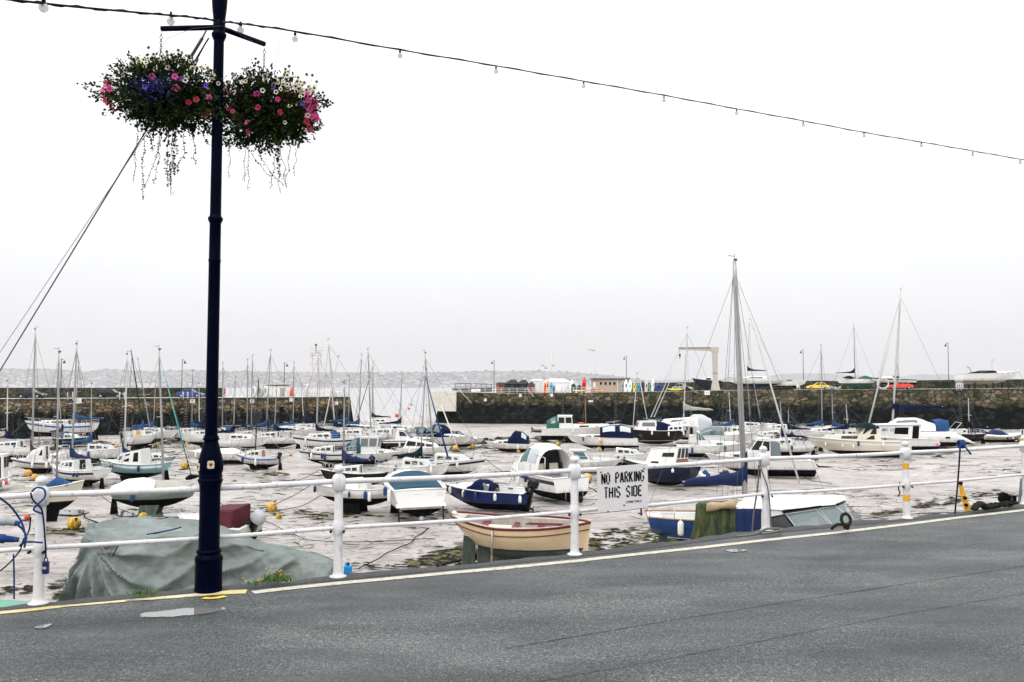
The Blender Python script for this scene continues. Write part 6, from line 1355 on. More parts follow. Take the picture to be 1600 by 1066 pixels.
MB().tube([(b.X(t), sd_*b.half(t)*.80, b.zs(t)-.10) for sd_, t in [(1, .12), (1, .2), (1, .35), (1, .45)]], .05, 6).build('side_bench', 'wood_red', b.root); MB().tube([(b.X(t), -b.half(t)*.80, b.zs(t)-.10) for t in (.12, .2, .35, .45)], .05, 6).build('side_bench', 'wood_red', b.root)
MB().box((-b.L/2+.34*b.L, .05, b.zs(.34)-.35), (1.1, .5, .32)).build('engine_box', 'gel_cream', b.root, bevel=.03); MB().tube([(.2, .2, b.zs(.5)-.1), (1.7, -.1, b.zs(.7)-.06)], .03, 6).tube([(.3, .35, b.zs(.5)-.1), (1.75, .1, b.zs(.7)-.06)], .03, 6).build('oars', 'wood_red', b.root)
x_ = -b.L/2; MB().hexa([(x_+.42, -.03, .0), (x_+1.0, -.03, .0), (x_+1.0, .03, .0), (x_+.42, .03, .0)], [(x_+.50, -.03, 1.36), (x_+.98, -.03, 1.2), (x_+.98, .03, 1.2), (x_+.50, .03, 1.36)]).build('rudder', 'bottom_green', b.root, bevel=.03)
MB().hexa([(x_+1.05, -.05, -.02), (b.L*.38, -.05, -.02), (b.L*.38, .05, -.02), (x_+1.05, .05, -.02)], [(x_+1.12, -.05, 1.15), (b.L*.40, -.05, .6), (b.L*.40, .05, .6), (x_+1.12, .05, 1.15)]).build('keel', 'bottom_green', b.root, bevel=.02)
MB().hexa([(b.L/2-.50, -.035, .35), (b.L/2-.16, -.035, .35), (b.L/2-.16, .035, .35), (b.L/2-.50, .035, .35)], [(b.L/2-.06, -.035, b.zs(1)+.08), (b.L/2+.04, -.035, b.zs(1)+.08), (b.L/2+.04, .035, b.zs(1)+.08), (b.L/2-.06, .035, b.zs(1)+.08)]).build('stem_post', 'hull_cream', b.root, bevel=.01)
MB().tube([(-.95, -b.half(.35)-.06, 0), (-.95, -b.half(.35)-.05, .9)], .04, 8, mi=1).tube([(-.95, -b.half(.35)-.05, .9), (-.95, -b.half(.35)-.04, b.zs(.35)-.08)], .045, 8).build('beaching_leg', ['alu', 'wood'], b.root)
MB().ell((x_+.1, 0, b.zs(0)+.02), (.12, .10, .10), 10, 6).build('stern_fender', 'fender_white', b.root)
# blue sloop with mast
b = Boat('sailing_boat', 'bright blue sailing boat with royal blue sail cover and tall grey mast in the foreground', 'sailing boat', 1158, 852, -4, 278, 'sail', .32, kh=.70, hull='hull_blue', bottom='bottom_black', boot='gel_white', zw=1.02, L=7.9, depth=1.25, railm='teak', cockpit=(.08, .30))
b.root.location = A(1156, 852, 38.5); b.root.location.z = MUD
b.rudder('bottom_green', .10, blade=.08); b.keels(1, .35, .55, 'bottom_green'); b.house(.32, .80, .68, .42, .45, .25, rf=.8, mt='gel_white', wins=[('RL', .15, .35, .35, .7), ('RL', .5, .7, .35, .7)], name='coachroof'); b.outboard('cowl_black', .5, .5, up=.3); b.fender(.17, -1, 'fender_white', .62, .13, .02); b.pulpit(back=True, h=.42)
b.mast((1147.5, 408), .515, mbx=1162, cover='canvas_royal', blen=.33, bz=1.4, mt='alu', r=.12, coverh=1.7, bdrop=-.05, cover_up=.45, furl=False)
M_ = RM(b.root).inverted(); tp = M_ @ A(1157, 440, b.root.location.y); bt = M_ @ A(1249, 755, b.root.location.y+.5)
MB().tube([tp, tp.lerp(bt, .25), bt], [.02, .035, .045], 8).build('furled_headsail', 'canvas_white', b.root)
mb = MB(); hd = M_ @ A(1147, 410, b.root.location.y)
for px, py in ((1120, 770), (1128, 600), (1185, 790), (1205, 770)):
    mb.tube([hd, M_ @ A(px, py if py > 700 else 780, b.root.location.y+.4)], .010, 3)
mb.build('extra_stays', 'wire', b.root)
# wheelhouse boat with big raked windscreen
Yw = 31.0; wb = empty('motor_boat', tuple(A(1245, 830, Yw))); wb.location.z = MUD; tag(wb, 'white wheelhouse boat with big raked windscreen rising above the quay edge', 'motor boat', 'boats aground in the harbour')
def W(px, py, dy=0.0): return A(px, py, Yw+dy)-wb.location
MB().hexa([W(1150, 940, -1.2), W(1420, 905, -1.2), W(1430, 900, .2), W(1150, 940, 2.0)], [W(1144, 842, -1.4), W(1400, 836, -1.0), W(1400, 833, .6), W(1150, 832, 2.2)]).build('hull', 'gel_white', wb, bevel=.12)
T0, T1, T2, T3 = W(1222, 796.5, -1.1), W(1302, 788, -1.15), W(1320, 779.5, .9), W(1150, 786, 1.1)
MB().hexa([W(1149, 793, -.9), T0, T1, W(1316, 781.5, 1.0)], [W(1153, 784, -.9)*1, T0+Vector((0, 0, .20)), T1+Vector((0, .02, .14)), W(1317, 777, 1.1)], 0).add([W(1149, 793, -.9), W(1316, 781.5, 1.0), W(1200, 772, 1.5), W(1153, 784, -.9)], [(0, 1, 2, 3)])
rf_ = MB(); low = [W(1149, 793, -.95), W(1222, 797.5, -1.15), W(1306, 789, -1.2), W(1324, 780, .3), W(1210, 778, 1.6), W(1160, 782, 1.5)]; hi = [p+Vector((0, 0.02, .13)) for p in low]; hi = [p.lerp(sum(hi, Vector())/6, .05) for p in hi]; ctr = sum(hi, Vector())/6+Vector((0, 0, .10))
rf_.add(low+hi+[ctr], [(0, 1, 2, 3, 4, 5)]+[(i, (i+1) % 6, 6+(i+1) % 6, 6+i) for i in range(6)]+[(6+i, 6+(i+1) % 6, 12) for i in range(6)]); rf_.build('roof', 'gel_white', wb, bevel=.03)

gs, t, b_ = nodes('glass_see'); b_.inputs['Base Color'].default_value = (.16, .20, .21, 1); b_.inputs['Roughness'].default_value = .04; b_.inputs['Alpha'].default_value = .42; b_.inputs['Specular IOR Level'].default_value = 1.0; MATS['glass_see'] = gs
def pane(c4, th, mt, name):
    n = (c4[1]-c4[0]).cross(c4[3]-c4[0]).normalized()*th
    return MB().hexa([c4[0], c4[1], c4[1]+n, c4[0]+n], [c4[3], c4[2], c4[2]+n, c4[3]+n]).build(name, mt, wb)
pA = [W(1248, 829, -1.9), W(1299, 822.5, -1.9), W(1276, 796, -1.15), W(1227, 803.5, -1.1)]
pB = [W(1302, 822, -1.9), W(1336, 818, -1.85), W(1306, 791, -1.1), W(1279, 795.5, -1.15)]
pC = [W(1338, 818, -1.8), W(1354, 818, .4), W(1322, 787, .5), W(1308, 791, -1.05)]
pD = [W(1205, 831, -1.3), W(1242, 829, -1.7), W(1224, 804, -1.1), W(1200, 808.5, -1.0)]
for c4 in (pA, pB, pC): pane(c4, .012, 'glass_see', 'windscreen_pane')
pane(pD, .012, 'glass_dark', 'side_window')
for c4 in (pA, pB, pC):
    fr_ = MB(); fr_.tube([c4[0], c4[1], c4[2], c4[3]], .028, 6, closed=True); fr_.build('pane_frame', 'alu', wb)
MB().tube([W(1222, 800, -1.12), W(1276, 792, -1.17), W(1308, 788.5, -1.1), W(1320, 784, .3)], .035, 6).build('rubber_seal', 'rubber', wb)
MB().hexa([W(1186, 860, -.9), W(1206, 860, -1.1), W(1206, 860, 1.6), W(1186, 860, 1.6)], [W(1187, 797, -.95), W(1226, 797.5, -1.1), W(1226, 797, 1.4), W(1187, 795, 1.4)]).build('cabin_side', 'gel_white', wb, bevel=.02)
MB().hexa([W(1232, 870, -1.6), W(1345, 850, -1.6), W(1352, 850, .8), W(1232, 870, .8)], [W(1240, 836, -1.8), W(1345, 829, -1.75), W(1352, 828, .8), W(1240, 836, .8)]).build('foredeck', 'gel_white', wb, bevel=.05)
MB().hexa([W(1226, 858, 1.2), W(1350, 850, 1.2), W(1350, 850, 1.25), W(1226, 858, 1.25)], [W(1222, 792, 1.2), W(1318, 788, 1.2), W(1318, 788, 1.25), W(1222, 792, 1.25)]).build('interior_bulkhead', 'glass_teal', wb)
MB().hexa([W(1240, 842, -1.1), W(1283, 838, -1.1), W(1283, 838, .2), W(1240, 842, .2)], [W(1247, 817, -.6), W(1280, 814, -.6), W(1280, 814, .2), W(1247, 817, .2)]).build('dashboard', 'gel_white', wb, bevel=.06); MB().ell(W(1271, 813, -.5), (.16, .12, .12), 10, 6).build('compass', 'gel_white', wb)
MB().tube([W(1318, 779, .9), W(1312, 771, .9), W(1297, 766, 1.3), W(1280, 767, 1.4)], .02, 6).tube([W(1280, 767, 1.4), W(1280, 776, 1.2)], .018, 5).build('roof_rail', 'steel', wb)
rows = []
for i in range(15):
    f = i/14; row = []
    for j in range(9):
        g = j/8; p = W(lerp(1149, 1189, f), lerp(795, 860, g), -1.0+.05*math.sin(f*19)*(.4+g)); row.append(p)
    rows.append(row)
MB().grid(rows).build('canvas_curtain', 'canvas_royal', wb, solid=.02)
MB().tube([W(1150, 785, 0), W(1150, 781, 0), W(1215, 790, -.6), W(1232, 793, -.9)], .012, 5).build('roof_cord', 'rope_grey', wb)
# mossy tarpaulin hung over the blue boat
mossy, t, b_ = nodes('mossy_canvas'); tcn = N(t, 'ShaderNodeTexCoord').outputs['Object']
f1 = noise_n(t, tcn, 2.6, 6, .65, (2.2, 1, .45))
t.links.new(ramp(t, f1, (.3, (.006, .012, .018)), (.45, (.014, .026, .007)), (.58, (.060, .065, .011)), (.68, (.022, .012, .005)), (.8, (.085, .095, .02))), b_.inputs['Base Color']); b_.inputs['Roughness'].default_value = .85
bumpn(t, noise_n(t, tcn, 6, 5), b_, .6, .05); MATS['mossy_canvas'] = mossy
mt_ = empty('tarpaulin', tuple(A(1115, 850, 35.2))); mt_.location.z = MUD+.2; tag(mt_, 'mossy green and brown tarpaulin hanging over the side of the bright blue boat', 'tarpaulin')
V = lambda px, py, Y: A(px, py, Y)-mt_.location
rows = []
for i in range(31):
    f = i/30; row = []
    fold = math.sin(f*23+1)*.10+math.sin(f*9)*.08
    for j in range(16):
        g = j/15; xl = lerp(1087, 1071, max(0, g-.1)**1.6); xr = lerp(1150, 1152, g); top = lerp(789, 786, f); bot = lerp(858, 850, f)
        row.append(V(lerp(xl, xr, f), lerp(top, bot, g), 36.1-.5*g+fold*(.15+g)))
    row = [V(lerp(1092, 1150, f), lerp(785, 782, f), 37.4+.0*f)]+row
    rows.append(row)
MB().grid(rows).build('cloth', 'mossy_canvas', mt_, solid=.03)
rows = []
for i in range(13):
    f = i/12; c = V(lerp(1104, 1152, f), lerp(793, 787, f)+0*f, 35.9); row = [c+Vector((0, .14*math.cos(a), .16*math.sin(a)*(1+.2*math.sin(f*9)))) for a in [2*math.pi*k/10 for k in range(10)]]; rows.append(row)
mb = MB().grid(rows, close=True); mb.add(rows[0], [tuple(range(10))]); mb.add(rows[-1], [tuple(range(10))]); mb.build('rolled_edge', mat('canvas_tan', (.36, .27, .17), .8, var=.3, vs=3, bump=.4), mt_)

# big green grey tarpaulin over a boat, left foreground
gt, t, b_ = nodes('tarp_sheet'); tcn = N(t, 'ShaderNodeTexCoord').outputs['Object']
t.links.new(mixc(t, ramp(t, noise_n(t, tcn, 3.5, 8, .75, (.6, 1, 2)), (.50, (0, 0, 0)), (.66, (.6, .6, .6))), ramp(t, noise_n(t, tcn, .9, 5), (.35, (.115, .145, .135)), (.65, (.19, .22, .205))), (.06, .085, .08)), b_.inputs['Base Color'])
b_.inputs['Roughness'].default_value = .6; h_ = bumpn(t, noise_n(t, tcn, 4, 7, .65), b_, .45, .06); MATS['tarp_sheet'] = gt
tb = empty('covered_boat', (-9.8, 28.5, MUD)); tag(tb, 'boat hidden under a big crumpled grey green tarpaulin behind the lamp post', 'covered boat', 'boats aground in the harbour')
o_ = tb.location
# stations along the boat: (px front ridge, py front ridge, px back ridge, py back ridge, Yfront, Yback)
ST = [(133, 832, 133, 828, 28.0, 28.8), (146, 841, 160, 817, 28.0, 31.0), (160, 845.5, 222, 808, 28.0, 32.6), (190, 844, 250, 808.5, 28.0, 32.6), (230, 841.5, 285, 815, 28.0, 32.2), (285, 837.5, 325, 821, 28.0, 31.6), (320, 835, 345, 827, 28.2, 31.0), (350, 840, 365, 834, 28.4, 30.4), (380, 850, 392, 847, 28.6, 30.0), (420, 859, 430, 858, 28.6, 29.8), (462, 867, 470, 866, 28.6, 29.6), (500, 876, 508, 875.5, 28.6, 29.2), (522, 884, 524, 884, 28.6, 28.9), (532, 905, 533, 905, 28.5, 28.8)]
rows = []
def catm(L_, u):
    i = min(int(u), len(L_)-2); f = u-i; a, b2, c, d = L_[max(0, i-1)], L_[i], L_[i+1], L_[min(len(L_)-1, i+2)]
    return [.5*((2*b2[k])+(c[k]-a[k])*f+(2*a[k]-5*b2[k]+4*c[k]-d[k])*f*f+(3*b2[k]-a[k]-3*c[k]+d[k])*f**3) for k in range(len(b2))]
NS = 240
for i in range(NS+1):
    u = i/NS*(len(ST)-1); fx, fy, bx, by, Yf, Yb = catm(ST, u); f = i/NS
    pf = A(fx, fy, Yf)-o_; pb = A(bx, by, Yb)-o_; row = []
    bot_b = Vector((pb.x, pb.y+.5, .2))
    for k in range(4): row.append(bot_b.lerp(pb, k/4))
    for k in range(9):
        g = k/8; p = pb.lerp(pf, g); p.z -= .10*math.sin(g*math.pi)*(1 if f < .5 else -.6); row.append(p)
    # front fall: flares outward at the left end
    fl_ = max(0, 1-f/.16)
    xb = pf.x-1.15*fl_+.25*(1-f); yb = pf.y-.15-.35*(.5+.5*math.sin(f*26))*(1-f)
    for k in range(1, 41):
        g = k/40; p = Vector((lerp(pf.x, xb, g**1.5), lerp(pf.y, yb, g), lerp(pf.z, .05, g)))
        p.y -= (.22*math.sin(g*math.pi)*(.5+.5*math.sin(f*31)))*(1-f)*.6
        row.append(p)
    out_ = []
    tie = Vector((-3.15, -.9, 2.35))
    for k, p in enumerate(row):
        dep = max(0, (k-12)/40); q = p.copy(); nn_ = noise.noise(p*.55); n2 = noise.noise(p*1.5)
        if k <= 12:      # top: long slack folds running along the boat, sagging between its supports
            if k > 3: q.z += (.15*math.sin((k-4)*1.45+f*7+2.2*nn_)+.10*math.sin((k-4)*2.7-f*12+2*n2)-.10*math.sin(math.pi*(k-4)/9)*math.sin(math.pi*min(1, f*1.6)))*(1-f*.5)
        else:
            # diagonal tension folds, crest sharp, running down to the left
            ph = (-p.x*.80+p.z*1.25)*5.2+3.0*nn_+1.0*n2; cr = (1-abs(math.sin(ph*.5)))**1.7
            a1 = min(1, max(0, (p.x+2.2)/1.6)); d1 = cr*.30*(.35+dep)*a1*(.55+.9*max(0, noise.noise(p*.8+Vector((5, 0, 0)))+.3))
            # folds radiating from the lashing at the left corner
            r_ = p-tie; an = math.atan2(r_.z, r_.x); rl = math.hypot(r_.x, r_.z); d2 = (1-abs(math.sin(an*7.5+1.3*nn_)))**1.6*.50*min(1, rl/1.2)*(1-a1)*(1 if rl < 2.6 else .6)
            lf = max(0, 1-f/.14); d3 = lf*min(1, dep*4)*(.24*math.sin(p.x*10+2.5*noise.noise(p*1.3))+.15*math.sin(p.x*19+p.z*4+2*n2)+.12*math.sin(p.z*6+p.x*2+3*nn_))
            bel = .22*math.sin(math.pi*min(1, dep))*math.sin(f*9+.5)
            q.y -= d1+d2+d3+bel+.11*n2+.05*noise.noise(p*4.5); q.x += .35*d3; q.z += .15*d1
        out_.append(q)
    rows.append(out_)
mb = MB().grid(rows); mb.add(rows[0], [tuple(range(len(rows[0])))])
mb.build('tarpaulin', 'tarp_sheet', tb)
Z_ = lambda px, py, Y: A(px, py, Y)-o_
MB().tube([Z_(154, 846, 27.8), Z_(169, 871, 27.5), Z_(176, 852, 27.7), Z_(182, 852, 27.7)], .018, 5).build('lashing', 'rope_grey', tb); MB().tube([Z_(176, 869, 27.6), Z_(182, 858, 27.6), Z_(186, 850, 27.7)], .02, 5).build('lashing', 'canvas_dgreen', tb)
MB().tube([Z_(230, 835, 28.6), Z_(262, 829, 29.5), Z_(283, 824, 30), Z_(275, 826.5, 29.8), Z_(240, 834, 28.9)], .022, 5).build('lashing', 'rope_blue', tb)
MB().hexa([(-3.6, -.9, 0), (3.6, -.6, 0), (3.8, .6, 0), (-3.6, 1.8, 0)], [(-3.4, -.6, 1.2), (3.0, -.3, 1.0), (3.2, .5, 1.0), (-3.4, 1.6, 1.2)]).build('hull', 'bottom_black', tb, bevel=.1)
# second one only just showing at the lower left corner
tg = empty('covered_boat', tuple(A(0, 945, 25.5))); tg.location.z = MUD; tag(tg, 'flat bright green tarpaulin low at the left edge behind the railing', 'covered boat')
mat('tarp_green', (.10, .30, .20), .5, var=.15, vs=2, bump=.5, bs=4)
rows = []
for i in range(24):
    f = i/23; row = []
    for j in range(12):
        g = j/11; p = A(lerp(-60, 58, f), lerp(934.5, 940, f)+0*g, 26.6-2.2*g)-tg.location; p.z = (A(lerp(-60, 58, f), lerp(933.5, 941, f), 26.6).z-MUD)-.22*g*g*2+.04*noise.noise(Vector((f*8, g*4, 0)))-(.3 if f > .97 else 0); row.append(p)
    row.append(Vector((row[-1].x, row[-1].y-.05, .1))); rows.append([Vector((row[0].x, row[0].y+.05, .1))]+row)
MB().grid(rows).build('tarpaulin', 'tarp_green', tg); MB().hexa([(-2, -1.4, 0), (.6, -1.4, 0), (.6, .6, 0), (-2, .6, 0)], [(-2, -1.2, .5), (.4, -1.2, .5), (.4, .5, .5), (-2, .5, .5)]).build('hull', 'bottom_black', tg)

# ================================================================ BUOYS, WEED, MOORINGS
def buoy(px, py, rp, mt, lab, z=MUD):
    p = G(px, py, z); p = G(px, py, z); r = rp/F*p.y; e_ = empty('mooring_buoy', (p.x, p.y+r*.5, z)); tag(e_, lab, 'buoy', 'mooring buoys lying in the harbour')
    rg = random.Random(int(px*7+py)); Mx = Euler((rg.uniform(-.9, .9), rg.uniform(-.9, .9), rg.uniform(0, 6))).to_matrix()
    MB().ell((0, 0, r*.85), (r, r, r*.93), 18, 12, M=Mx).build('float', mt, e_)
    c = Vector((0, 0, r*.85))
    MB().tube([c+Mx @ Vector((0, 0, r*.9)), c+Mx @ Vector((0, 0, r*1.15))], r*.16, 8).tube([c+Mx @ (Vector((0, 0, r*1.25))+Vector((r*.18*math.cos(q), 0, r*.18*math.sin(q)))) for q in [2*math.pi*k/10 for k in range(10)]], r*.05, 5, closed=True).build('eye', 'chain', e_)
    if z == MUD:
        mb = MB()
        for k in range(14): 
            q = Vector((rg.gauss(0, r*.7), rg.gauss(-r*.2, r*.5), 0)); mb.ell(q, (r*rg.uniform(.2, .5), r*rg.uniform(.2, .5), r*rg.uniform(.05, .28)), 7, 4)
        mb.build('weed_skirt', 'weed', e_)
BL = [(42, 745, 6, 'o', 'yellow orange buoy just right of the first railing post, the upper of two'), (52, 751, 5.5, 'o', 'orange buoy lying against the upper one beside the first railing post'), (113, 828, 10.5, 'y', 'large yellow buoy standing in weed left of the green tarpaulin'), (222, 814, 7, 'y', 'yellow buoy top showing behind the green tarpaulin'), (159, 702, 4.2, 'y', 'small yellow buoy in front of the left pier, left one of a pair'), (180, 702, 4, 'y', 'small yellow buoy in front of the left pier, right one of a pair'), (242, 699, 3.5, 'y', 'tiny yellow buoy beside the yacht with orange hatch'), (293, 696, 4.2, 'y', 'small yellow buoy close left of the lamp post'), (288, 734, 6.5, 'y', 'yellow buoy under the black spar left of the lamp post'), (423, 801, 9, 'o', 'weedy orange yellow buoy right of the lamp post, larger one'), (435, 812, 5, 'y', 'small yellow float below the weedy orange buoy'), (429, 724, 3, 'o', 'tiny orange float behind the blue striped dinghy'), (454, 713, 2.4, 'o', 'tiny orange float out on the mud right of the dinghy'), (41, 813, 4.4, 'r', 'small faded red buoy behind the first railing post'), (711, 705, 5, 'o', 'orange buoy right of the blue canopy boat'), (739, 702, 4.4, 'y', 'yellow buoy between the harbour mouth boats and the navy canopy speedboat'), (872, 698, 4.2, 'y', 'yellow buoy above the large white sports cruiser'), (918, 754, 8, 'o', 'orange yellow buoy just left of the NO PARKING sign'), (936, 705, 4, 'y', 'yellow buoy under the white cruiser with navy canopy'), (1268, 706, 5.5, 'y', 'mossy yellow buoy below the grey inflatable boat'), (1230, 709, 5, 'o', 'orange buoy behind the angling boat cockpit'), (1597, 691, 4.5, 'y', 'yellow buoy at the right edge of the photo'), (1580, 690, 6, 'g', 'dark green round buoy near the right edge'), (56, 718, 3.4, 'y', 'small yellow buoy under the twin hulled boat at left')]
for px, py, rp, c, lab in BL: buoy(px, py, rp, {'y': 'buoy_yellow', 'o': 'buoy_orange', 'r': 'buoy_red', 'g': 'canvas_dgreen'}[c], lab)
for px, py, rp, lab in ((620, 652.5, 3.2, 'red buoy floating in the harbour mouth, nearest and largest'), (639, 640, 1.7, 'red buoy floating farther out, left of a distant pair'), (642.5, 633.5, 1.6, 'red buoy floating farthest out in the harbour mouth')): buoy(px, py, rp, 'buoy_red', lab, MUD-.1)
# seaweed strands and clumps (uncountable)
rg = random.Random(77); mb = MB()
def clump(p, s_):
    a_ = rg.uniform(0, 6.28); n = rg.randint(5, 8); ring = []
    for k in range(n):
        q = 2*math.pi*k/n; rr_ = s_*rg.uniform(.4, 1.2); ring.append(p+Vector((rr_*math.cos(q)*1.7, rr_*math.sin(q)*.8, rg.uniform(.0, .03))))
    mb.add([p+Vector((0, 0, s_*rg.uniform(.15, .4)))]+ring, [(0, 1+k, 1+(k+1) % n) for k in range(n)], 0 if rg.random() < .7 else 1, False)
def wband(pts, w_, n, s0, s1):
    for _ in range(n):
        u = rg.uniform(0, len(pts)-1.001); i = int(u); f = u-i; px = lerp(pts[i][0], pts[i+1][0], f); py = lerp(pts[i][1], pts[i+1][1], f)+rg.gauss(0, w_)
        if noise.noise(Vector((px*.05, py*.15, 3))) < -.15: continue
        p = G(px, py, MUD+.03); clump(p, rg.uniform(s0, s1))
wband([(640, 880), (690, 872), (725, 858), (745, 862)], 6, 420, .05, .22); wband([(700, 880), (760, 884), (800, 884)], 3.5, 160, .05, .2)
wband([(545, 885), (640, 884), (700, 880)], 3, 120, .05, .16); wband([(920, 845), (960, 838), (1010, 838), (1075, 842)], 6, 620, .05, .22); wband([(925, 858), (1010, 853), (1060, 852)], 4, 300, .05, .22)
wband([(1335, 806), (1400, 800), (1450, 790), (1500, 783)], 1.4, 330, .05, .2); wband([(1430, 790), (1500, 776), (1560, 772), (1600, 776)], 3, 260, .05, .22); wband([(1330, 815), (1352, 818)], 2, 60, .05, .16)
wband([(-10, 924), (60, 920), (110, 912)], 3, 160, .04, .16); wband([(85, 935), (120, 920)], 4, 90, .04, .14)
wband([(60, 832), (140, 830), (180, 826)], 3, 130, .05, .25); wband([(425, 803), (470, 800), (500, 798)], 2, 90, .05, .2); wband([(460, 806), (560, 806), (700, 804)], 3, 120, .05, .28)
wband([(0, 700), (80, 697), (140, 696), (260, 690), (340, 686)], 2.4, 260, .2, .8); wband([(735, 690), (790, 688), (860, 686), (880, 690)], 2.5, 240, .15, .7); wband([(700, 694), (745, 692), (770, 700)], 2, 120, .15, .6)
wband([(1150, 700), (1400, 708), (1500, 706)], 3, 120, .08, .4); wband([(380, 735), (420, 740), (450, 742)], 2, 80, .06, .3); wband([(200, 812), (290, 812)], 3, 60, .06, .3)
def strandf(px, py, ln_, w_):
    p = G(px, py, MUD+.02); a = rg.gauss(0, .35); pts = []; n = 7
    for k in range(n):
        p = p+Vector((math.cos(a)*ln_/n, math.sin(a)*ln_/n*1.2, 0)); a += rg.gauss(0, .45); z_ = .10*noise.noise(Vector((p.x*.09, p.y*.12, 0)))+.05*noise.noise(Vector((p.x*.4, p.y*.6, 4)))
        pts.append(Vector((p.x, p.y, MUD+.03+z_)))
    k_ = len(mb.v)
    for k, q in enumerate(pts):
        ww = w_*math.sin(math.pi*(k+.4)/n); mb.v += [(q.x, q.y-ww, q.z-.01), (q.x, q.y+ww, q.z+ww*.5)]
    for k in range(n-1): mb.f.append((k_+2*k, k_+2*k+2, k_+2*k+3, k_+2*k+1)); mb.mi.append(0 if ln_ > 1 else 1); mb.sm.append(False)
for _ in range(6500):
    py = 690+250*rg.random()**1.5; px = rg.uniform(0, 1600)
    if noise.noise(Vector((px*.006, py*.03, 8))) < -.12+.25*rg.random(): continue
    if py > 830 and rg.random() < .6: continue
    d_ = G(px, py, MUD).y; strandf(px, py, rg.uniform(.3, 1.6)*d_/45, rg.uniform(.008, .032)*d_/45*(2.2 if rg.random() < .08 else 1))
for _ in range(700): px = rg.uniform(0, 1600); py = rg.uniform(700, 930); clump(G(px, py, MUD+.03), rg.uniform(.02, .10)*G(px, py, MUD).y/45)
tag(mb.build('seaweed', ['weed', mat('weed_olive', (.09, .085, .025), .7, var=.5, vs=5)]), 'dark seaweed scattered in bands over the harbour mud', 'seaweed', kind='stuff')
# pools of standing water
for pts in ([(180, 800), (205, 797), (262, 800), (300, 803), (262, 808), (225, 806), (190, 806)], [(80, 800), (120, 797), (140, 800), (120, 804), (90, 803)], [(380, 798), (410, 796), (412, 800), (390, 803)], [(1340, 700), (1400, 703), (1460, 706), (1400, 706.5)]):
    P = [G(x, y, MUD+.075) for x, y in pts]; n = len(P); Q = []
    for i in range(n):
        for k in range(6):
            tt = k/6; a, b2, c, d = P[i-1], P[i], P[(i+1) % n], P[(i+2) % n]; q = .5*((2*b2)+(c-a)*tt+(2*a-5*b2+4*c-d)*tt*tt+(3*b2-a-3*c+d)*tt**3); Q.append((q.x+.15*noise.noise(q*2), q.y+.3*noise.noise(q*1.5), MUD+.075))
    tag(MB().add(Q, [tuple(range(len(Q)))]).build('pool', 'puddle'), kind='structure')
# mooring lines across the mud
def mline(pts, lab, r=.025, mt='chain'):
    W_ = [G(x, y, MUD+.05) for x, y in pts]; P = []
    for i in range(len(W_)-1):
        for k in range(8): q = W_[i].lerp(W_[i+1], k/8); P.append(q+Vector((.12*noise.noise(q*.8), .25*noise.noise(q*.6+Vector((5, 0, 0))), .02)))
    P.append(W_[-1]); tag(MB().tube(P, r, 5).build('mooring_line', mt), lab, 'mooring line')
mline([(123, 800), (140, 812), (158, 820), (200, 828)], 'dark mooring chain curving from the cream keelboat to the green tarpaulin', .035)
mline([(425, 800), (470, 792), (500, 776), (520, 762)], 'thin mooring line running up right from the weedy orange buoy', .02); mline([(395, 806), (480, 845), (560, 848), (680, 842)], 'thin line lying across the mud between lamp post and second post', .018)
mline([(560, 888), (600, 868), (640, 848), (670, 825)], 'mooring rope rising right of the second post toward the cream launch', .025); mline([(900, 750), (925, 765), (960, 782), (985, 788)], 'dark mooring chain curving behind the NO PARKING sign', .03)
mline([(740, 700), (700, 705), (680, 706)], 'short line beside the yellow buoy near the harbour mouth', .03); mline([(452, 712), (420, 718), (330, 716)], 'mooring line stretched past the tiny orange floats', .02)
mline([(1250, 742), (1270, 752), (1300, 756)], 'mooring line trailing right of the angling boat', .02); mline([(240, 730), (300, 742), (330, 738)], 'mooring line behind the grey green bilge keeler', .02); mline([(0, 790), (40, 785), (75, 792)], 'thin line on the mud at the far left', .02)
mline([(900, 806), (1010, 795), (1040, 790)], 'thin line on the mud behind the launch bow', .018); mline([(1340, 812), (1440, 802), (1540, 800)], 'thin dark line on the mud beyond the quay at right', .02)
mb = MB(); p = G(1290, 731, MUD); mb.add([p+Vector((-1.0, .0, .45)), p+Vector((-.6, 0, .18)), p+Vector((.9, 0, .08)), p+Vector((-.2, 0, -.05)), p+Vector((-.7, 0, .05)), p+Vector((-.7, .1, .15))], [(0, 1, 4), (1, 2, 3, 4), (0, 5, 1), (1, 5, 2), (2, 5, 3), (3, 5, 4)]); tag(mb.build('driftwood', 'weed'), 'dark curved piece of debris sticking out of the mud right of the angling boat', 'debris')
an = empty('anchor', tuple(G(716, 884, MUD))); tag(an, 'old weedy anchor lying on the mud below the cream launch', 'anchor'); MB().tube([(-.9, -.1, .02), (0, 0, .2), (.55, .1, .35)], .06, 6).build('shank', 'chain', an); MB().tube([(.5, -.35, .1), (.65, 0, .42), (.6, .4, .15)], .08, 6).ell((.62, 0, .35), (.18, .16, .2), 8, 6).build('fluke', 'chain', an)
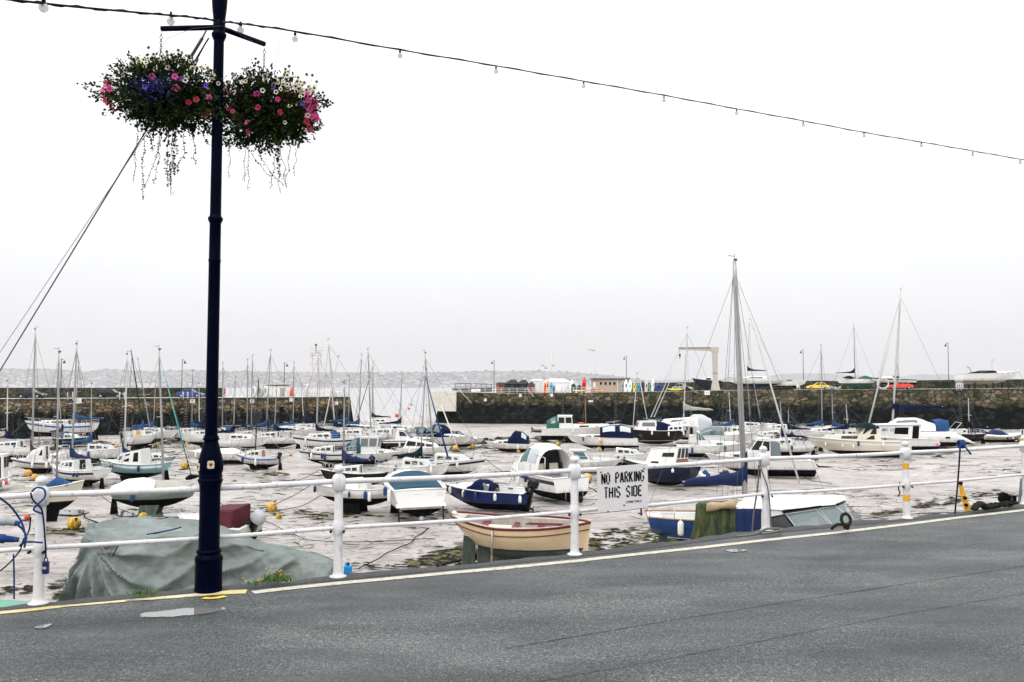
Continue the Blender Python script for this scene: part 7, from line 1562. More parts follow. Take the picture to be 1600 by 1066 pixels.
# outboard and grey board at the right edge, on the near mud
mat('k_board', (.14, .17, .17), .6, var=.2)
eb = Boat('dinghy', 'dinghy at the right edge showing its tilted outboard and grey stern board', 'dinghy', 1668, 806, 0, 80, 'dink', .4, hull='hull_grey', L=2.6, Y=22.5); eb.root.location.z = A(1600, 790, 22.5).z-.55
eb.outboard('canvas_black', .55, 0, tilt=-60, up=.1); Mi = RM(eb.root).inverted(); q = lambda px, py, d=0: Mi @ A(px, py, 22.3+d)
MB().hexa([q(1589, 797), q(1604, 797), q(1604, 797, .6), q(1589, 797, .6)], [q(1594, 748), q(1606, 747), q(1606, 747, .6), q(1594, 748, .6)]).build('stern_board', 'k_board', eb.root); MB().tube([q(1594, 794, -.1), q(1603, 760, -.1)], .03, 6).build('white_pole', 'paint_white', eb.root)
# ================================================================ THINGS ON THE PIERS
mat('car_navy', (.005, .009, .02), .25, spec=.3); mat('car_black', (.003, .004, .006), .25, spec=.3); mat('car_blue', (.012, .055, .25), .25); mat('car_yellow', (.75, .48, .03), .3, coat=.4); mat('car_red', (.60, .04, .025), .25, coat=.5)
mat('lamp_white', (.7, .7, .7), .4); mat('tail_red', (.5, .02, .03), .3)
def car(loc, rot, col, lab, L=4.2, H=1.45, estate=False, flip=False):
    r_ = empty('parked_car', tuple(loc), (0, 0, rot+(math.pi if flip else 0))); tag(r_, lab, 'car', 'cars parked on the piers')
    hw = .86
    lo = [(-.5, .28), (-.5, .62), (-.485, .80), (-.40, .88), (.12, .90), (.26, .86), (.40, .76), (.475, .62), (.5, .45), (.49, .28)]
    rows = []
    for y, k in ((-hw, .92), (-hw*.97, 1), (-hw*.6, 1.02), (hw*.6, 1.02), (hw*.97, 1), (hw, .92)):
        rows.append([(x*L*(1 if abs(y) < .8 else .985), y*(1 if z < .7 else .96), z*(k if z > .4 else 1)) for x, z in lo])
    mb = MB(); mb.grid(rows); mb.add(rows[0], [tuple(range(len(lo)))]); mb.add(rows[-1], [tuple(range(len(lo)))]); mb.add([rows[0][0], rows[0][-1], rows[-1][-1], rows[-1][0]], [(0, 1, 2, 3)])
    body = mb.build('body', col, r_, auto=True)
    xr = -.46 if estate else -.36
    b_ = [(xr*L, -.78, .86), (.22*L, -.78, .86), (.22*L, .78, .86), (xr*L, .78, .86)]; xt = (-.42 if estate else -.25)*L
    t_ = [(xt, -.60, H), (.05*L, -.60, H), (.05*L, .60, H), (xt, .60, H)]
    MB().hexa(b_, t_).build('cabin', col, r_, bevel=.07)
    b_, t_ = [Vector(q) for q in b_], [Vector(q) for q in t_]
    for sd, (a, c, d, e_) in ((-1, (b_[0], b_[1], t_[1], t_[0])), (1, (b_[3], b_[2], t_[2], t_[3]))):
        for u0, u1 in ((.06, .46), (.50, .90)):
            f = lambda u, v: a.lerp(c, u).lerp(e_.lerp(d, u), v)
            P4 = [f(u0, .12), f(u1, .12), f(min(u1, .92), .84), f(max(u0, .08), .84)]; nv = Vector((0, sd*.03, .01)); MB().hexa([p-nv for p in P4], [p+nv*.7 for p in P4]).build('window', 'glass_dark', r_)
    for (a, c, d, e_), s_ in (((b_[1], b_[2], t_[2], t_[1]), 1), ((b_[0], b_[3], t_[3], t_[0]), -1)):
        f = lambda u, v: a.lerp(c, u).lerp(e_.lerp(d, u), v); P4 = [f(.08, .1), f(.92, .1), f(.9, .88), f(.1, .88)]; nv = Vector((s_*.03, 0, .02)); MB().hexa([p-nv for p in P4], [p+nv*.7 for p in P4]).build('windscreen' if s_ > 0 else 'rear_window', 'glass_grey' if s_ > 0 else 'glass_dark', r_)
    for x in (-.31, .31):
        for sd in (-1, 1):
            o = MB().tube([(x*L, sd*.72, .31), (x*L, sd*.90, .31)], .31, 18).build('wheel', 'rubber', r_); MB().tube([(x*L, sd*.88, .31), (x*L, sd*.912, .31)], .18, 12).build('rim', 'cowl_grey', o)
    for sd in (-1, 1):
        MB().box((L*.478, sd*.62, .62), (.08, .32, .14)).build('headlight', 'lamp_white', r_); MB().box((-L*.49, sd*.68, .72), (.08, .22, .22)).build('tail_light', 'tail_red', r_)
    return r_
for px, of, col, lab, L, es, fl_ in ((50, 4.5, 'car_navy', 'dark hatchback parked farthest left on the left pier', 3.9, False, False), (174, 4.5, 'car_black', 'black estate car parked on the left pier between two mast groups', 4.3, True, False), (298, 4.5, 'car_blue', 'bright blue car parked on the left pier just left of the lamp post', 4.2, False, False)):
    p = lpier(px, of); car(p, LANG-.45, col, lab, L, 1.42, es, fl_)
for px, of, col, lab, L in ((1277, 4, 'car_yellow', 'yellow car parked on the right quay', 4.3), (1405, 4, 'car_red', 'red car parked on the right quay behind the tall catamaran mast', 4.4)):
    car(rpier(px, of), R(-15), col, lab, L, 1.35, flip=True)
# pier lamps
mat('lamp_iron', (.02, .022, .025), .5)
def plamp(p, ytop, lab, side=1):
    e_ = empty('street_lamp', tuple(p)); tag(e_, lab, 'street lamp', 'slim street lamps along the piers')
    h = A(800, ytop, p.y).z-p.z
    MB().tube([(0, 0, 0), (0, 0, 1.0), (0, 0, 1.05), (0, 0, h)], [.11, .10, .065, .05], 8).build('pole', 'lamp_iron', e_); MB().tube([(0, 0, h-.25), (side*.25, 0, h-.15), (side*.45, 0, h-.25), (side*.45, 0, h-.4)], .03, 6).build('arm', 'lamp_iron', e_)
    MB().lathe((side*.45, 0, h-.4), [(.02, .02), (.08, 0), (.14, -.18), (.24, -.34), (.22, -.36), (.1, -.38), (.001, -.38)], 12).build('lantern', 'lamp_iron', e_)
for px, yt, lab in ((95, 560, 'slim street lamp on the left pier between two near masts at far left'), (284, 561, 'slim street lamp on the left pier above the blue car'), (444, 566, 'slim street lamp in front of the pale kiosk on the left pier')): plamp(lpier(px, 7), yt, lab)
for px, yt, lab in ((772, 563, 'slim street lamp beside the green sheds'), (978.5, 556, 'slim street lamp at the end of the beige hut'), (1254.5, 546, 'slim street lamp left of the yellow car'), (1481, 535, 'slim street lamp beside the green bins at right')): plamp(rpier(px, 10), yt, lab, -1)
# ladders
def ladder(p, rot, ztop, zbot, lab, white=True):
    e_ = empty('wall_ladder', (p.x, p.y, 0), (0, 0, rot)); tag(e_, lab, 'ladder', 'ladders down the harbour walls')
    bt = .17
    f = lambda x, z: (x, -.25-bt*(ztop-z)*.9, z)
    mb = MB()
    for x in (-.27, .27): mb.tube([f(x, ztop), f(x, zbot)], .05, 5)
    mb.build('stiles', 'chain', e_); z = zbot+.3; rn = MB()
    while z < ztop: rn.tube([f(-.27, z), f(.27, z)], .045, 4); z += .42
    rn.build('rungs', 'rope_grey', e_)
    if white:
        for x in (-.35, .35): MB().tube([f(x, ztop-.3), (x, -.2, ztop+.95), (x, .2, ztop+.95), (x, .5, ztop)], .07, 7).build('handrail', 'paint_white', e_)
for px, lab in ((110, 'dark ladder on the left pier wall under the gap between first two cars'), (191, 'dark ladder on the left pier wall right of the black estate car'), (290, 'dark ladder on the left pier wall below the blue car'), (473, 'dark ladder on the left pier wall near the light tower')): ladder(lpier(px, 0), LANG, 0, MUD+.3, lab, px != 473)
for px, lab in ((753.5, 'short ladder low on the right wall near the harbour mouth'), (880, 'ladder below the yellow kayaks on the right wall'), (962, 'ladder below the end of the beige hut on the right wall'), (1079, 'ladder on the right wall left of the crane foot'), (1170, 'ladder on the right wall behind the tall grey foreground mast'), (1496, 'ladder on the right wall below the white gate')):
    p = rpier(px, 0); ladder(p, R(-13), p.z if px != 753.5 else -2.2, MUD+.3, lab, px in (880, 1496))
# wall signs
mat('sign_plate', (.72, .71, .68), .5, var=.05, dirt=(GRIME, .6, .4))
def wsign(px, py, w_, h_, lab, left=False, col='sign_plate'):
    p = (lpier(px, -.5) if left else rpier(px, -.6)); q = A(px, py, p.y); e_ = empty('wall_sign', tuple(q), (0, 0, LANG if left else R(-14))); tag(e_, lab, 'sign', 'small signs on the harbour walls')
    MB().box((0, 0, 0), (w_, .04, h_)).build('panel', col, e_); MB().box((0, -.03, h_*.12), (w_*.6, .01, h_*.08)).box((0, -.03, -h_*.12), (w_*.7, .01, h_*.06)).build('text_lines', 'alu', e_)
for a in ((122, 626, 1.0, .8, 'white sign on the left pier wall below the gap between cars', True), (301, 627, .8, .6, 'white sign on the left pier wall under the blue car', True), (394, 627, .7, .6, 'white sign on the left pier wall behind the middle yachts', True), (456, 625, .8, .6, 'white sign on the left pier wall under the pale kiosk', True), (525.5, 630, .6, .55, 'small white sign near the end of the left pier', True), (758.5, 625, .45, .6, 'small white sign on the right wall, lower left one', False), (813, 618, .5, .55, 'small white sign on the right wall below the red shed', False), (862, 617.5, .55, .6, 'small white sign on the right wall below the blue board', False), (923, 627, .9, .35, 'white sign on the right wall below the yellow kayaks', False), (1105, 614, 1.0, .8, 'white square sign on the right wall just left of the crane foot', False)): wsign(*a)
# crane
c = rpier(1117, 1.5); cr_ = empty('davit_crane', tuple(c), (0, 0, R(-10))); tag(cr_, 'beige boat crane with square column and long horizontal arm', 'crane')
mat('crane_beige', (.42, .39, .34), .6, var=.1, vs=2, dirt=(GRIME, .55, .5)); mat('crane_dark', (.13, .12, .11), .6)
k = c.y/F; hh = A(1117, 543, c.y).z-c.z
MB().hexa([(-.9, -.7, 0), (.9, -.7, 0), (.9, .7, 0), (-.9, .7, 0)], [(-.55, -.5, 2.1), (.5, -.5, 2.1), (.5, .5, 2.1), (-.55, .5, 2.1)]).build('plinth', 'crane_beige', cr_, bevel=.05)
MB().hexa([(-.45, -.4, 2.1), (.42, -.4, 2.1), (.42, .4, 2.1), (-.45, .4, 2.1)], [(-.58, -.4, hh-.6), (.55, -.4, hh-.6), (.55, .4, hh-.6), (-.58, .4, hh-.6)]).build('column', 'crane_beige', cr_, bevel=.03)
MB().box((0, 0, 3.4), (1.0, .95, .08)).build('column_band', 'crane_dark', cr_)
ax = -6.9; MB().hexa([(ax, -.22, hh-.42), (-.3, -.22, hh-.75), (-.3, .22, hh-.75), (ax, .22, hh-.42)], [(ax, -.22, hh-.05), (-.3, -.22, hh-.05), (-.3, .22, hh-.05), (ax, .22, hh-.05)]).build('arm', 'crane_beige', cr_); MB().box((-3.2, 0, hh-.02), (7.6, .62, .10)).box((-3.2, 0, hh-.12), (7.6, .5, .04)).build('arm_flange', 'crane_dark', cr_)
MB().hexa([(-.75, -.45, hh-.9), (.7, -.45, hh-.9), (.7, .45, hh-.9), (-.75, .45, hh-.9)], [(-.8, -.45, hh), (.78, -.45, hh), (.78, .45, hh), (-.8, .45, hh)]).build('head_block', 'crane_beige', cr_, bevel=.03)
MB().tube([(ax+.15, 0, hh-.4), (ax+.15, 0, hh-1.3)], .03, 5).box((ax+.15, 0, hh-1.5), (.35, .3, .5)).tube([(ax+.15, 0, hh-1.7), (ax+.15, 0, hh-2.3)], .05, 5).build('hook_block', 'lamp_iron', cr_)
# beige hut
mat('hut_beige', (.40, .31, .235), .7, var=.08, vs=1); mat('shed_green', (.014, .024, .019), .7, var=.3, vs=3); mat('shed_red', (.22, .06, .03), .7, var=.3, vs=3); mat('roof_dark', (.045, .042, .04), .7); mat('tent_white', (.62, .62, .62), .7, var=.05)
p = rpier(951, 5); ht = empty('quay_hut', tuple(p), (0, 0, R(-14))); tag(ht, 'beige flat roofed hut with a row of small square windows', 'hut'); s_ = p.y/F
wd = 56*s_*.99; hh = 20.5*s_
MB().box((0, 2, hh/2), (wd, 4, hh)).build('wall', 'hut_beige', ht); MB().box((0, 1.9, hh+.05), (wd+.5, 4.6, .16)).build('roof', 'roof_dark', ht)
for i in range(4):
    x = -wd/2+(15.5+7*i)*s_; f = MB().box((x, -.02, hh*.66), (.62, .08, .72)).build('window', 'paint_white', ht); MB().box((x, -.07, hh*.66), (.5, .04, .6)).build('pane', 'glass_dark', f)
MB().box((-wd/2+5*s_, -.04, hh*.55), (.5, .06, 1.0)).build('notice_board', 'sign_plate', ht); MB().box((wd/2-14*s_, -.06, hh/2), (.14, .1, hh)).build('downpipe', 'paint_white', ht); MB().box((wd/2-5*s_, -.03, hh*.42), (.9, .06, hh*.84)).build('door', 'hut_beige', ht)
# sheds
def shed(px, py_top, wpx, col, lab, off, ridge=True, rc='roof_dark'):
    p = rpier(px, off); s_ = p.y/F; h_ = A(px, py_top, p.y).z-p.z; w_ = wpx*s_; e_ = empty('shed', tuple(p), (0, 0, R(-13))); tag(e_, lab, 'shed', 'small sheds on the right pier'); eh = h_*.70 if ridge else h_*.88
    MB().box((0, 1.2, eh/2), (w_, 2.4, eh)).build('wall', col, e_); mb = MB(); a = .15
    mb.add([(-w_/2-a, -.15, eh-.05), (w_/2+a, -.15, eh-.05), (w_/2+a, 2.55, eh-.05), (-w_/2-a, 2.55, eh-.05), (-w_/2*(.2 if ridge else .95), 1.2, h_), (w_/2*(.6 if ridge else .95), 1.2, h_)], [(0, 1, 5, 4), (1, 2, 5), (2, 3, 4, 5), (3, 0, 4), (0, 3, 2, 1)]); mb.build('roof', rc, e_); MB().box((w_*.1, -.03, eh*.45), (w_*.28, .06, eh*.8)).build('door', 'roof_dark', e_)
shed(781, 597.5, 12, 'shed_red', 'low red brown shed, left end of the shed row', 8, False); shed(798, 593, 18, 'shed_green', 'dark green shed with pitched roof, left of two', 7); shed(815, 593.5, 15, 'shed_green', 'dark green shed with pitched roof, right of two', 7.2); shed(828, 597, 8, 'shed_red', 'narrow red shed right of the green sheds', 7, True)
def block(p, w_, d_, h_, mt, name, lab, cat, rot=-13, bevel=.08, roofh=0, group=None):
    e_ = empty(name, tuple(p), (0, 0, R(rot))); tag(e_, lab, cat, group); MB().box((0, d_/2, h_/2), (w_, d_, h_)).build('body', mt, e_, bevel=bevel)
    if roofh: MB().add([(-w_/2-.1, -.1, h_), (w_/2+.1, -.1, h_), (w_/2+.1, d_+.1, h_), (-w_/2-.1, d_+.1, h_), (-w_*.3, d_/2, h_+roofh), (w_*.3, d_/2, h_+roofh)], [(0, 1, 5, 4), (1, 2, 5), (2, 3, 4, 5), (3, 0, 4)]).build('roof', mt, e_)
    MB().box((w_*.15, -.04, h_*.42), (w_*.25, .05, h_*.7)).build('door', 'sign_plate' if mt != 'sign_plate' else 'alu', e_); return e_
p = rpier(837, 11); block(p, 22*p.y/F, 2.5, 19*p.y/F, 'tent_white', 'storage_tent', 'tall white box shaped shelter behind the sheds', 'shelter', roofh=.3)
p = rpier(868, 9); block(p, 42*p.y/F, 3, 16*p.y/F, 'tent_white', 'storage_tent', 'long white tent behind the red, orange and blue boards', 'tent', roofh=.8)
p = rpier(881, 6); block(p, 10*p.y/F, 2, 12*p.y/F, 'tent_white', 'storage_cabinet', 'white cabinet in front of the long white tent', 'cabinet')
# upright boards and kayaks
mat('k_red', (.62, .05, .04), .4); mat('k_orange', (.78, .36, .08), .4); mat('k_blue', (.05, .38, .70), .4); mat('k_white', (.74, .74, .74), .35); mat('k_yellow', (.72, .62, .05), .4); mat('k_grey', (.25, .30, .33), .4); mat('k_dkgreen', (.02, .05, .045), .4); mat('k_sand', (.62, .50, .36), .4); mat('k_teal', (.10, .28, .34), .4); mat('k_navy', (.02, .05, .14), .4)
def kayak(px, ytop, wpx, col, lab, off=3, lean=0.06, strp=None, cat='kayak'):
    p = rpier(px, off); h_ = A(px, ytop, p.y).z-p.z; w_ = wpx*p.y/F; e_ = empty('kayak' if cat == 'kayak' else 'surfboard', tuple(p), (0, lean, R(random.uniform(-12, 12)))); tag(e_, lab, cat, 'kayaks and boards standing upright on the right pier')
    rows = []
    for i in range(13):
        f = i/12; r_ = w_/2*max(.03, math.sin(math.pi*min(1, .12+f*.88))**.65); rows.append([(r_*math.cos(a), .5*r_*math.sin(a), f*h_) for a in [2*math.pi*k/12 for k in range(12)]])
    MB().grid(rows, close=True).build('hull', col, e_)
    mb = MB(); mb.ell((0, -.24*w_, h_*.5), (w_*.16, .05, h_*.14), 10, 6); mb.build('cockpit' if cat == 'kayak' else 'deck_pad', strp or 'rubber', e_)
for a in ((851, 597, 4, 'k_red', 'red kayak standing left of the orange one'), (855, 592, 5, 'k_orange', 'orange kayak standing between the red and blue ones'), (860.5, 596, 6, 'k_blue', 'sky blue kayak standing in front of the white tent'), (865, 602, 4, 'k_dkgreen', 'short dark kayak right of the sky blue one'), (892.5, 593, 8, 'k_white', 'white kayak with pointed top behind the black hull'), (895, 599, 10, 'k_dkgreen', 'dark hull standing upright in front of the white kayak'), (904.5, 601, 8, 'k_dkgreen', 'short dark green hull left of the tall red kayak'), (911.5, 589, 7, 'k_red', 'tall red kayak standing alone left of the beige hut')): kayak(*a)
for a in ((972, 594, 6, 'k_grey', 'grey board right beside the beige hut end'), (977, 592.5, 7, 'k_white', 'white board with black stripe, first right of the hut', 3, .05, 'rubber'), (983, 594, 7, 'k_white', 'white and blue board, second right of the hut', 3, .1, 'k_blue'), (990, 597, 4, 'k_yellow', 'yellow board in the row of boards'), (996.5, 597, 5, 'k_teal', 'teal board right of the yellow board'), (1003, 594.5, 6, 'k_navy', 'dark blue board in the middle of the board row'), (1009, 593, 6, 'k_sand', 'sand coloured board in the row'), (1016, 596, 6, 'k_teal', 'blue grey board left of the tall white one'), (1019, 590.5, 6, 'k_white', 'tall white board near the right end of the row', 3, .04, 'k_grey'), (1027, 598, 10, 'k_navy', 'broad black and blue board ending the row'), (1034, 599, 5, 'k_navy', 'dark slim board at the far right end of the row')): kayak(*a, cat='board')
def flatk(px, py, wpx, col, lab, off=1.2, ang=-16):
    p = rpier(px, off); s_ = p.y/F; e_ = empty('kayak', tuple(p+Vector((0, 0, (612-py)*0))), (0, 0, R(ang))); tag(e_, lab, 'kayak', 'kayaks lying on the right pier'); L_ = wpx*s_; rows = []
    for i in range(15):
        f = i/14*2-1; r_ = .42*max(.03, (1-abs(f)**2.2)); rows.append([(f*L_/2, r_*math.cos(a), .35+.42*r_*math.sin(a)+.2*abs(f)**3) for a in [2*math.pi*k/12 for k in range(12)]])
    MB().grid(rows, close=True).build('hull', col, e_); MB().ell((0, 0, .56), (.5, .22, .06), 10, 6).build('cockpit', 'rubber', e_)
flatk(905, 612, 22, 'k_yellow', 'yellow kayak lying at the edge of the right pier, front one'); flatk(912, 612, 20, 'hull_turq', 'green kayak lying behind the yellow one', 2.0); flatk(926, 613, 18, 'k_red', 'red kayak lying on the right pier below the hut'); flatk(935, 613, 16, 'k_orange', 'orange kayak lying behind the red one below the hut', 2.0); flatk(1055, 611, 30, 'k_yellow', 'long yellow kayak lying near the crane')
# railing on the right pier
rl = empty('railing', (0, 0, 0)); tag(rl, 'white metal railing along the top of the right pier near the harbour mouth', 'railing'); prev = None; mbp = []; lines = [[], [], []]
for i in range(21):
    px = 683+i*12.5; p = rpier(px, .5); MB().tube([p, p+Vector((0, 0, 1.05))], .05, 5).build('post', 'paint_white', rl)
    for j, h_ in enumerate((1.05, .7, .35)): lines[j].append(p+Vector((0, 0, h_)))
for ln_ in lines: MB().tube(ln_, .035, 5).build('rail', 'paint_white', rl)
rl = empty('railing', (0, 0, 0)); tag(rl, 'higher dark and white railing on the landing behind the right pier end', 'railing'); ln_ = [[], []]
for i in range(9):
    px = 712+i*8; p = rpier(px, 9)+Vector((0, 0, .3)); MB().tube([p, p+Vector((0, 0, 1.5))], .05, 5).build('post', 'lamp_iron', rl); ln_[0].append(p+Vector((0, 0, 1.5))); ln_[1].append(p+Vector((0, 0, .8)))
for q in ln_: MB().tube(q, .06, 5).build('rail', 'lamp_iron', rl)
p = rpier(735, 12); block(p, 60*p.y/F, 3, .9, 'roof_dark', 'low_store', 'low dark store on the end of the right pier', 'store')
# diagonal steps handrails on the wall
for a, b_, lab in (((716, 608), (737, 630), 'white sloping handrail of the steps at the right pier end'), ((823, 606), (834, 620), 'white sloping handrail of the steps under the shed row')):
    p = rpier(a[0], -.3); mb = MB(); mb.tube([A(*a, p.y), A(*b_, p.y-.6)], .06, 5); tag(mb.build('handrail', 'paint_white'), lab, 'handrail')
# flagpole, aerial masts
p = rpier(929.5, 14); e_ = empty('flagpole', tuple(p)); tag(e_, 'thin white flagpole with a pale pennant blown left', 'flagpole'); h_ = A(929, 543, p.y).z-p.z; MB().tube([(0, 0, 0), (0, 0, h_)], [.06, .04], 6).build('pole', 'mast_white', e_)
rows = [[(-2.1*f, .05*math.sin(f*7), h_-.25-.25*f+.02), (-2.1*f, .05*math.sin(f*7), h_-.8+.3*f)] for f in [i/8 for i in range(9)]]; MB().grid(rows).build('flag', mat('flag_pink', (.62, .45, .45), .8), e_, solid=.02)
for px, yt, y2, lab in ((851, 551, 572, 'pale aerial mast with two spotlights, left of a pair behind the tents'), (861.5, 553, 572, 'pale aerial mast with one spotlight, right of a pair behind the tents')):
    p = rpier(px, 12); e_ = empty('light_mast', tuple(p)); tag(e_, lab, 'mast'); h_ = A(px, yt, p.y).z-p.z; MB().tube([(0, 0, 0), (0, 0, h_)], [.09, .07], 6).build('pole', 'mast_white', e_); z = A(px, y2, p.y).z-p.z; MB().tube([(-.5 if px < 855 else .5, 0, z+.1), (0, 0, z), (.3 if px < 855 else 0, 0, z-.5)], .05, 5).ell((-.5 if px < 855 else .5, 0, z+.1), (.2, .12, .1), 8, 5).build('spotlight', 'lamp_iron', e_)
    if px < 855: MB().ell((.35, 0, z-.5), (.2, .12, .1), 8, 5).build('spotlight', 'lamp_iron', e_)
# laid up boats on the right quay
def qboat(px, off, ang, W, lab, **k):
    p = rpier(px, off); b = Boat(k.pop('name', 'boat'), lab, k.pop('cat', 'boat'), 0, 0, ang, W, z=0, L=W*p.y/F/.98, group='boats laid up on the right quay', **k)
    b.root.location = p+Vector((0, 0, k.get('lift', .3))); return b
def qb(px, off, ang, W, lab, kind, lift=.3, **k):
    p = rpier(px, off); b = Boat(k.pop('name', 'boat'), lab, k.pop('cat', 'boat'), px, 700, ang, W, kind, L=W*p.y/F/.98, group='boats laid up on the right quay', roll=0, **k); b.root.location = p+Vector((0, 0, lift)); b.d = p.y; b.root.location.z += 0
    mb = MB()
    for x in (-.3, 0, .25):
        for y in (-.25, .25): mb.box((x*b.L, y*b.B, -lift/2+.1), (.2, .2, lift+.4))
    mb.build('cradle', 'chain', b.root); return b
b = qb(1178, 6, 178, 78, 'white yacht laid up on the quay with blue underside and boom cover', 'sail', .5, hull='gel_white', bottom='bottom_blue', zw=.75, depth=1.5, kh=.1); b.house(.3, .7, .6, .4, .4, .25, rf=.9, mt='gel_white', wins=[('RL', .2, .8, .4, .7)], name='coachroof'); b.pulpit(back=True); b.mast((1171.5, 500), .62, cover='canvas_dgreen', blen=.34, bz=1.6, mt='mast_white')
b = qb(1103, 7, 180, 40, 'navy hulled boat laid up behind the crane column', 'motor', .3, hull='hull_navy', bottom='hull_navy', stripe='hull_navy', boot='hull_navy', depth=1.6, zw=.4, name='boat'); b.house(.3, .6, .6, .5, .5, .4, mt='gel_white', wins=[('RL', .2, .8, .3, .8)], name='cabin')
b = qb(1236, 9, 0, 44, 'white motor boat laid up left of the yellow car', 'motor', .2, depth=1.3); b.windscreen(.5, .7, .4); 
b = qb(1335, 6, 174, 52, 'green black yacht laid up with ragged dark boom cover', 'sail', .2, hull='gel_white', bottom='canvas_green', boot='canvas_green', zw=.9, depth=1.5, kh=.1); b.mast((1334, 507), .5, cover='canvas_black', blen=-.50, bz=1.3, mt='alu', coverh=.8); b.arch(.1, .4, .9, [.3, .6, .3], 'canvas_green', 'cover'); b.arch(.5, .8, .9, [.2, .5, .2], 'canvas_black', 'cover')
b = qb(1392, 8, 178, 60, 'white speedboat with teal windscreen laid up behind the red car', 'motor', .7, hull='gel_white', stripe='stripe_black', depth=1.2); b.windscreen(.5, .75, .5, .9, 'canvas_teal'); b.house(.5, .85, .7, .3, .3, .1, rf=1.5, mt='gel_white', name='cuddy')
b = qb(1545, 4, 2, 86, 'long sleek white speedboat with black stripe laid up at far right', 'motor', .75, hull='gel_white', stripe='gel_white', boot='stripe_black', bottom='gel_cream', depth=1.75, zw=.5); b.windscreen(.52, .75, .4, .8, 'glass_dark', .25); b.arch(.2, .54, .8, [.2, .5, .45], 'canvas_black', 'cockpit_cover'); b.house(.5, .88, .7, .3, .25, .1, rf=1.6, mt='gel_white', name='foredeck'); MB().tube([b.S(.3, 1)+Vector((0, -.3, 0)), b.S(.3, 1)+Vector((-.5, -.5, 1.1)), b.S(.3, 1)+Vector((-1.0, -.5, 1.35))], .05, 6).build('wakeboard_arch', 'rubber', b.root)
# big white tyre ring, bins, gate, misc
p = rpier(1378, 3); o = MB().tube([(1.05*math.cos(q), 0, 1.1+.95*math.sin(q)) for q in [2*math.pi*k/20 for k in range(20)]], .16, 8, closed=True).build('ring_float', mat('ring_pale', (.45, .45, .38), .7, var=.2)); o.location = p; tag(o, 'large pale ring standing on edge left of the red car', 'ring')
for px, lab in ((1466, 'dark green wheeled bin, left of two beside the white gate'), (1478, 'dark green wheeled bin, right of two beside the white gate')):
    p = rpier(px, 3); e_ = empty('waste_bin', tuple(p), (0, 0, R(-14))); tag(e_, lab, 'bin', 'green bins on the right quay'); w_ = 11*p.y/F; MB().hexa([(-w_*.42, 0, .15), (w_*.42, 0, .15), (w_*.42, .8, .15), (-w_*.42, .8, .15)], [(-w_/2, -.05, 1.15), (w_/2, -.05, 1.15), (w_/2, .9, 1.15), (-w_/2, .9, 1.15)]).build('body', 'shed_green', e_, bevel=.04); MB().box((0, .42, 1.2), (w_*1.02, 1.0, .1)).build('lid', 'shed_green', e_, bevel=.03)
    for x in (-.4, .4): MB().tube([(x*w_, .05, .08), (x*w_, .12, .08)], .09, 8).build('wheel', 'rubber', e_)
p = rpier(1498, 1); e_ = empty('gate', tuple(p), (0, 0, R(-14))); tag(e_, 'small white gate at the ladder top beside the green bins', 'gate')
for x in (-.5, -.2, .2, .5): MB().box((x, 0, .5), (.12, .08, 1.0)).build('upright', 'paint_white', e_)
for z in (.25, .7, 1.0): MB().box((0, -.05, z), (1.15, .06, .1)).build('crossbar', 'paint_white', e_)
p = rpier(1247, 1.5); e_ = empty('chair', tuple(p)); tag(e_, 'white plastic chair on the quay left of the yellow car', 'chair')
MB().box((0, .25, .45), (.55, .5, .06)).build('seat', 'paint_white', e_); MB().box((0, .5, .8), (.55, .05, .6)).build('backrest', 'paint_white', e_)
for x in (-.24, .24):
    for y in (.03, .47): MB().box((x, y, .22), (.06, .06, .44)).build('leg', 'paint_white', e_)
for px, of, r_, lab in ((1226, 3, 1.2, 'dark nets heaped on the quay left of the white chair'), (1208, 3, 1.0, 'green and brown nets heaped beside the laid up yacht'), (1068, 4, .9, 'dark heap beside the parked van'), (1300, 3, .9, 'grey heap of gear right of the yellow car')):
    p = rpier(px, of); mb = MB(); rg = random.Random(int(px))
    for _ in range(16): mb.ell(p+Vector((rg.gauss(0, r_*.6), rg.gauss(0, .3), .1+abs(rg.gauss(0, .2)))), (rg.uniform(.2, .6), .3, rg.uniform(.1, .35)), 7, 5, M=Euler((rg.random(), rg.random(), 0)).to_matrix())
    tag(mb.build('net_heap', 'weed' if px != 1300 else 'k_grey'), lab, 'nets')
car(rpier(1066, 6), R(-40), 'cowl_grey', 'grey blue small car parked left of the crane', 4.0, 1.5)
# left pier end: kiosk, bundles, light tower, white stores
p = lpier(437, 5); e_ = block(p, 29*p.y/F, 2.4, 18*p.y/F, 'sign_plate', 'kiosk', 'pale grey box shaped kiosk on the left pier', 'kiosk', math.degrees(LANG)); 
MB().box((0, 1.2, 18*p.y/F+.05), (29*p.y/F+.3, 2.8, .12)).build('roof', 'roof_dark', e_)
p = lpier(456, 4.5); o = MB().tube([(0, 0, .1), (0, 0, .9), (.1, 0, 1.7)], [.35, .40, .25], 10).build('red_float', 'fender_red'); o.location = p; tag(o, 'red upright float beside the pale kiosk', 'float')
for px, lab in ((399, 'white rolled bundle, left of three on the pier'), (409, 'dark and white bundle, middle of three on the pier'), (418, 'white arched bundle, right of three beside the kiosk')):
    p = lpier(px, 4); mb = MB(); mb.tube([(.0, .3*math.cos(q)+.3, .95+.75*math.sin(q)) for q in [math.pi*2*k/14 for k in range(14)]], .22, 8, closed=True); mb.tube([(.45, .25*math.cos(q)+.3, .85+.65*math.sin(q)) for q in [math.pi*2*k/14 for k in range(14)]], .2, 8, closed=True)
    o = mb.build('bundle', 'tent_white' if px != 409 else 'ring_pale'); o.location = p; o.rotation_euler = (0, 0, LANG+.9); tag(o, lab, 'bundle', 'bundles on the left pier')
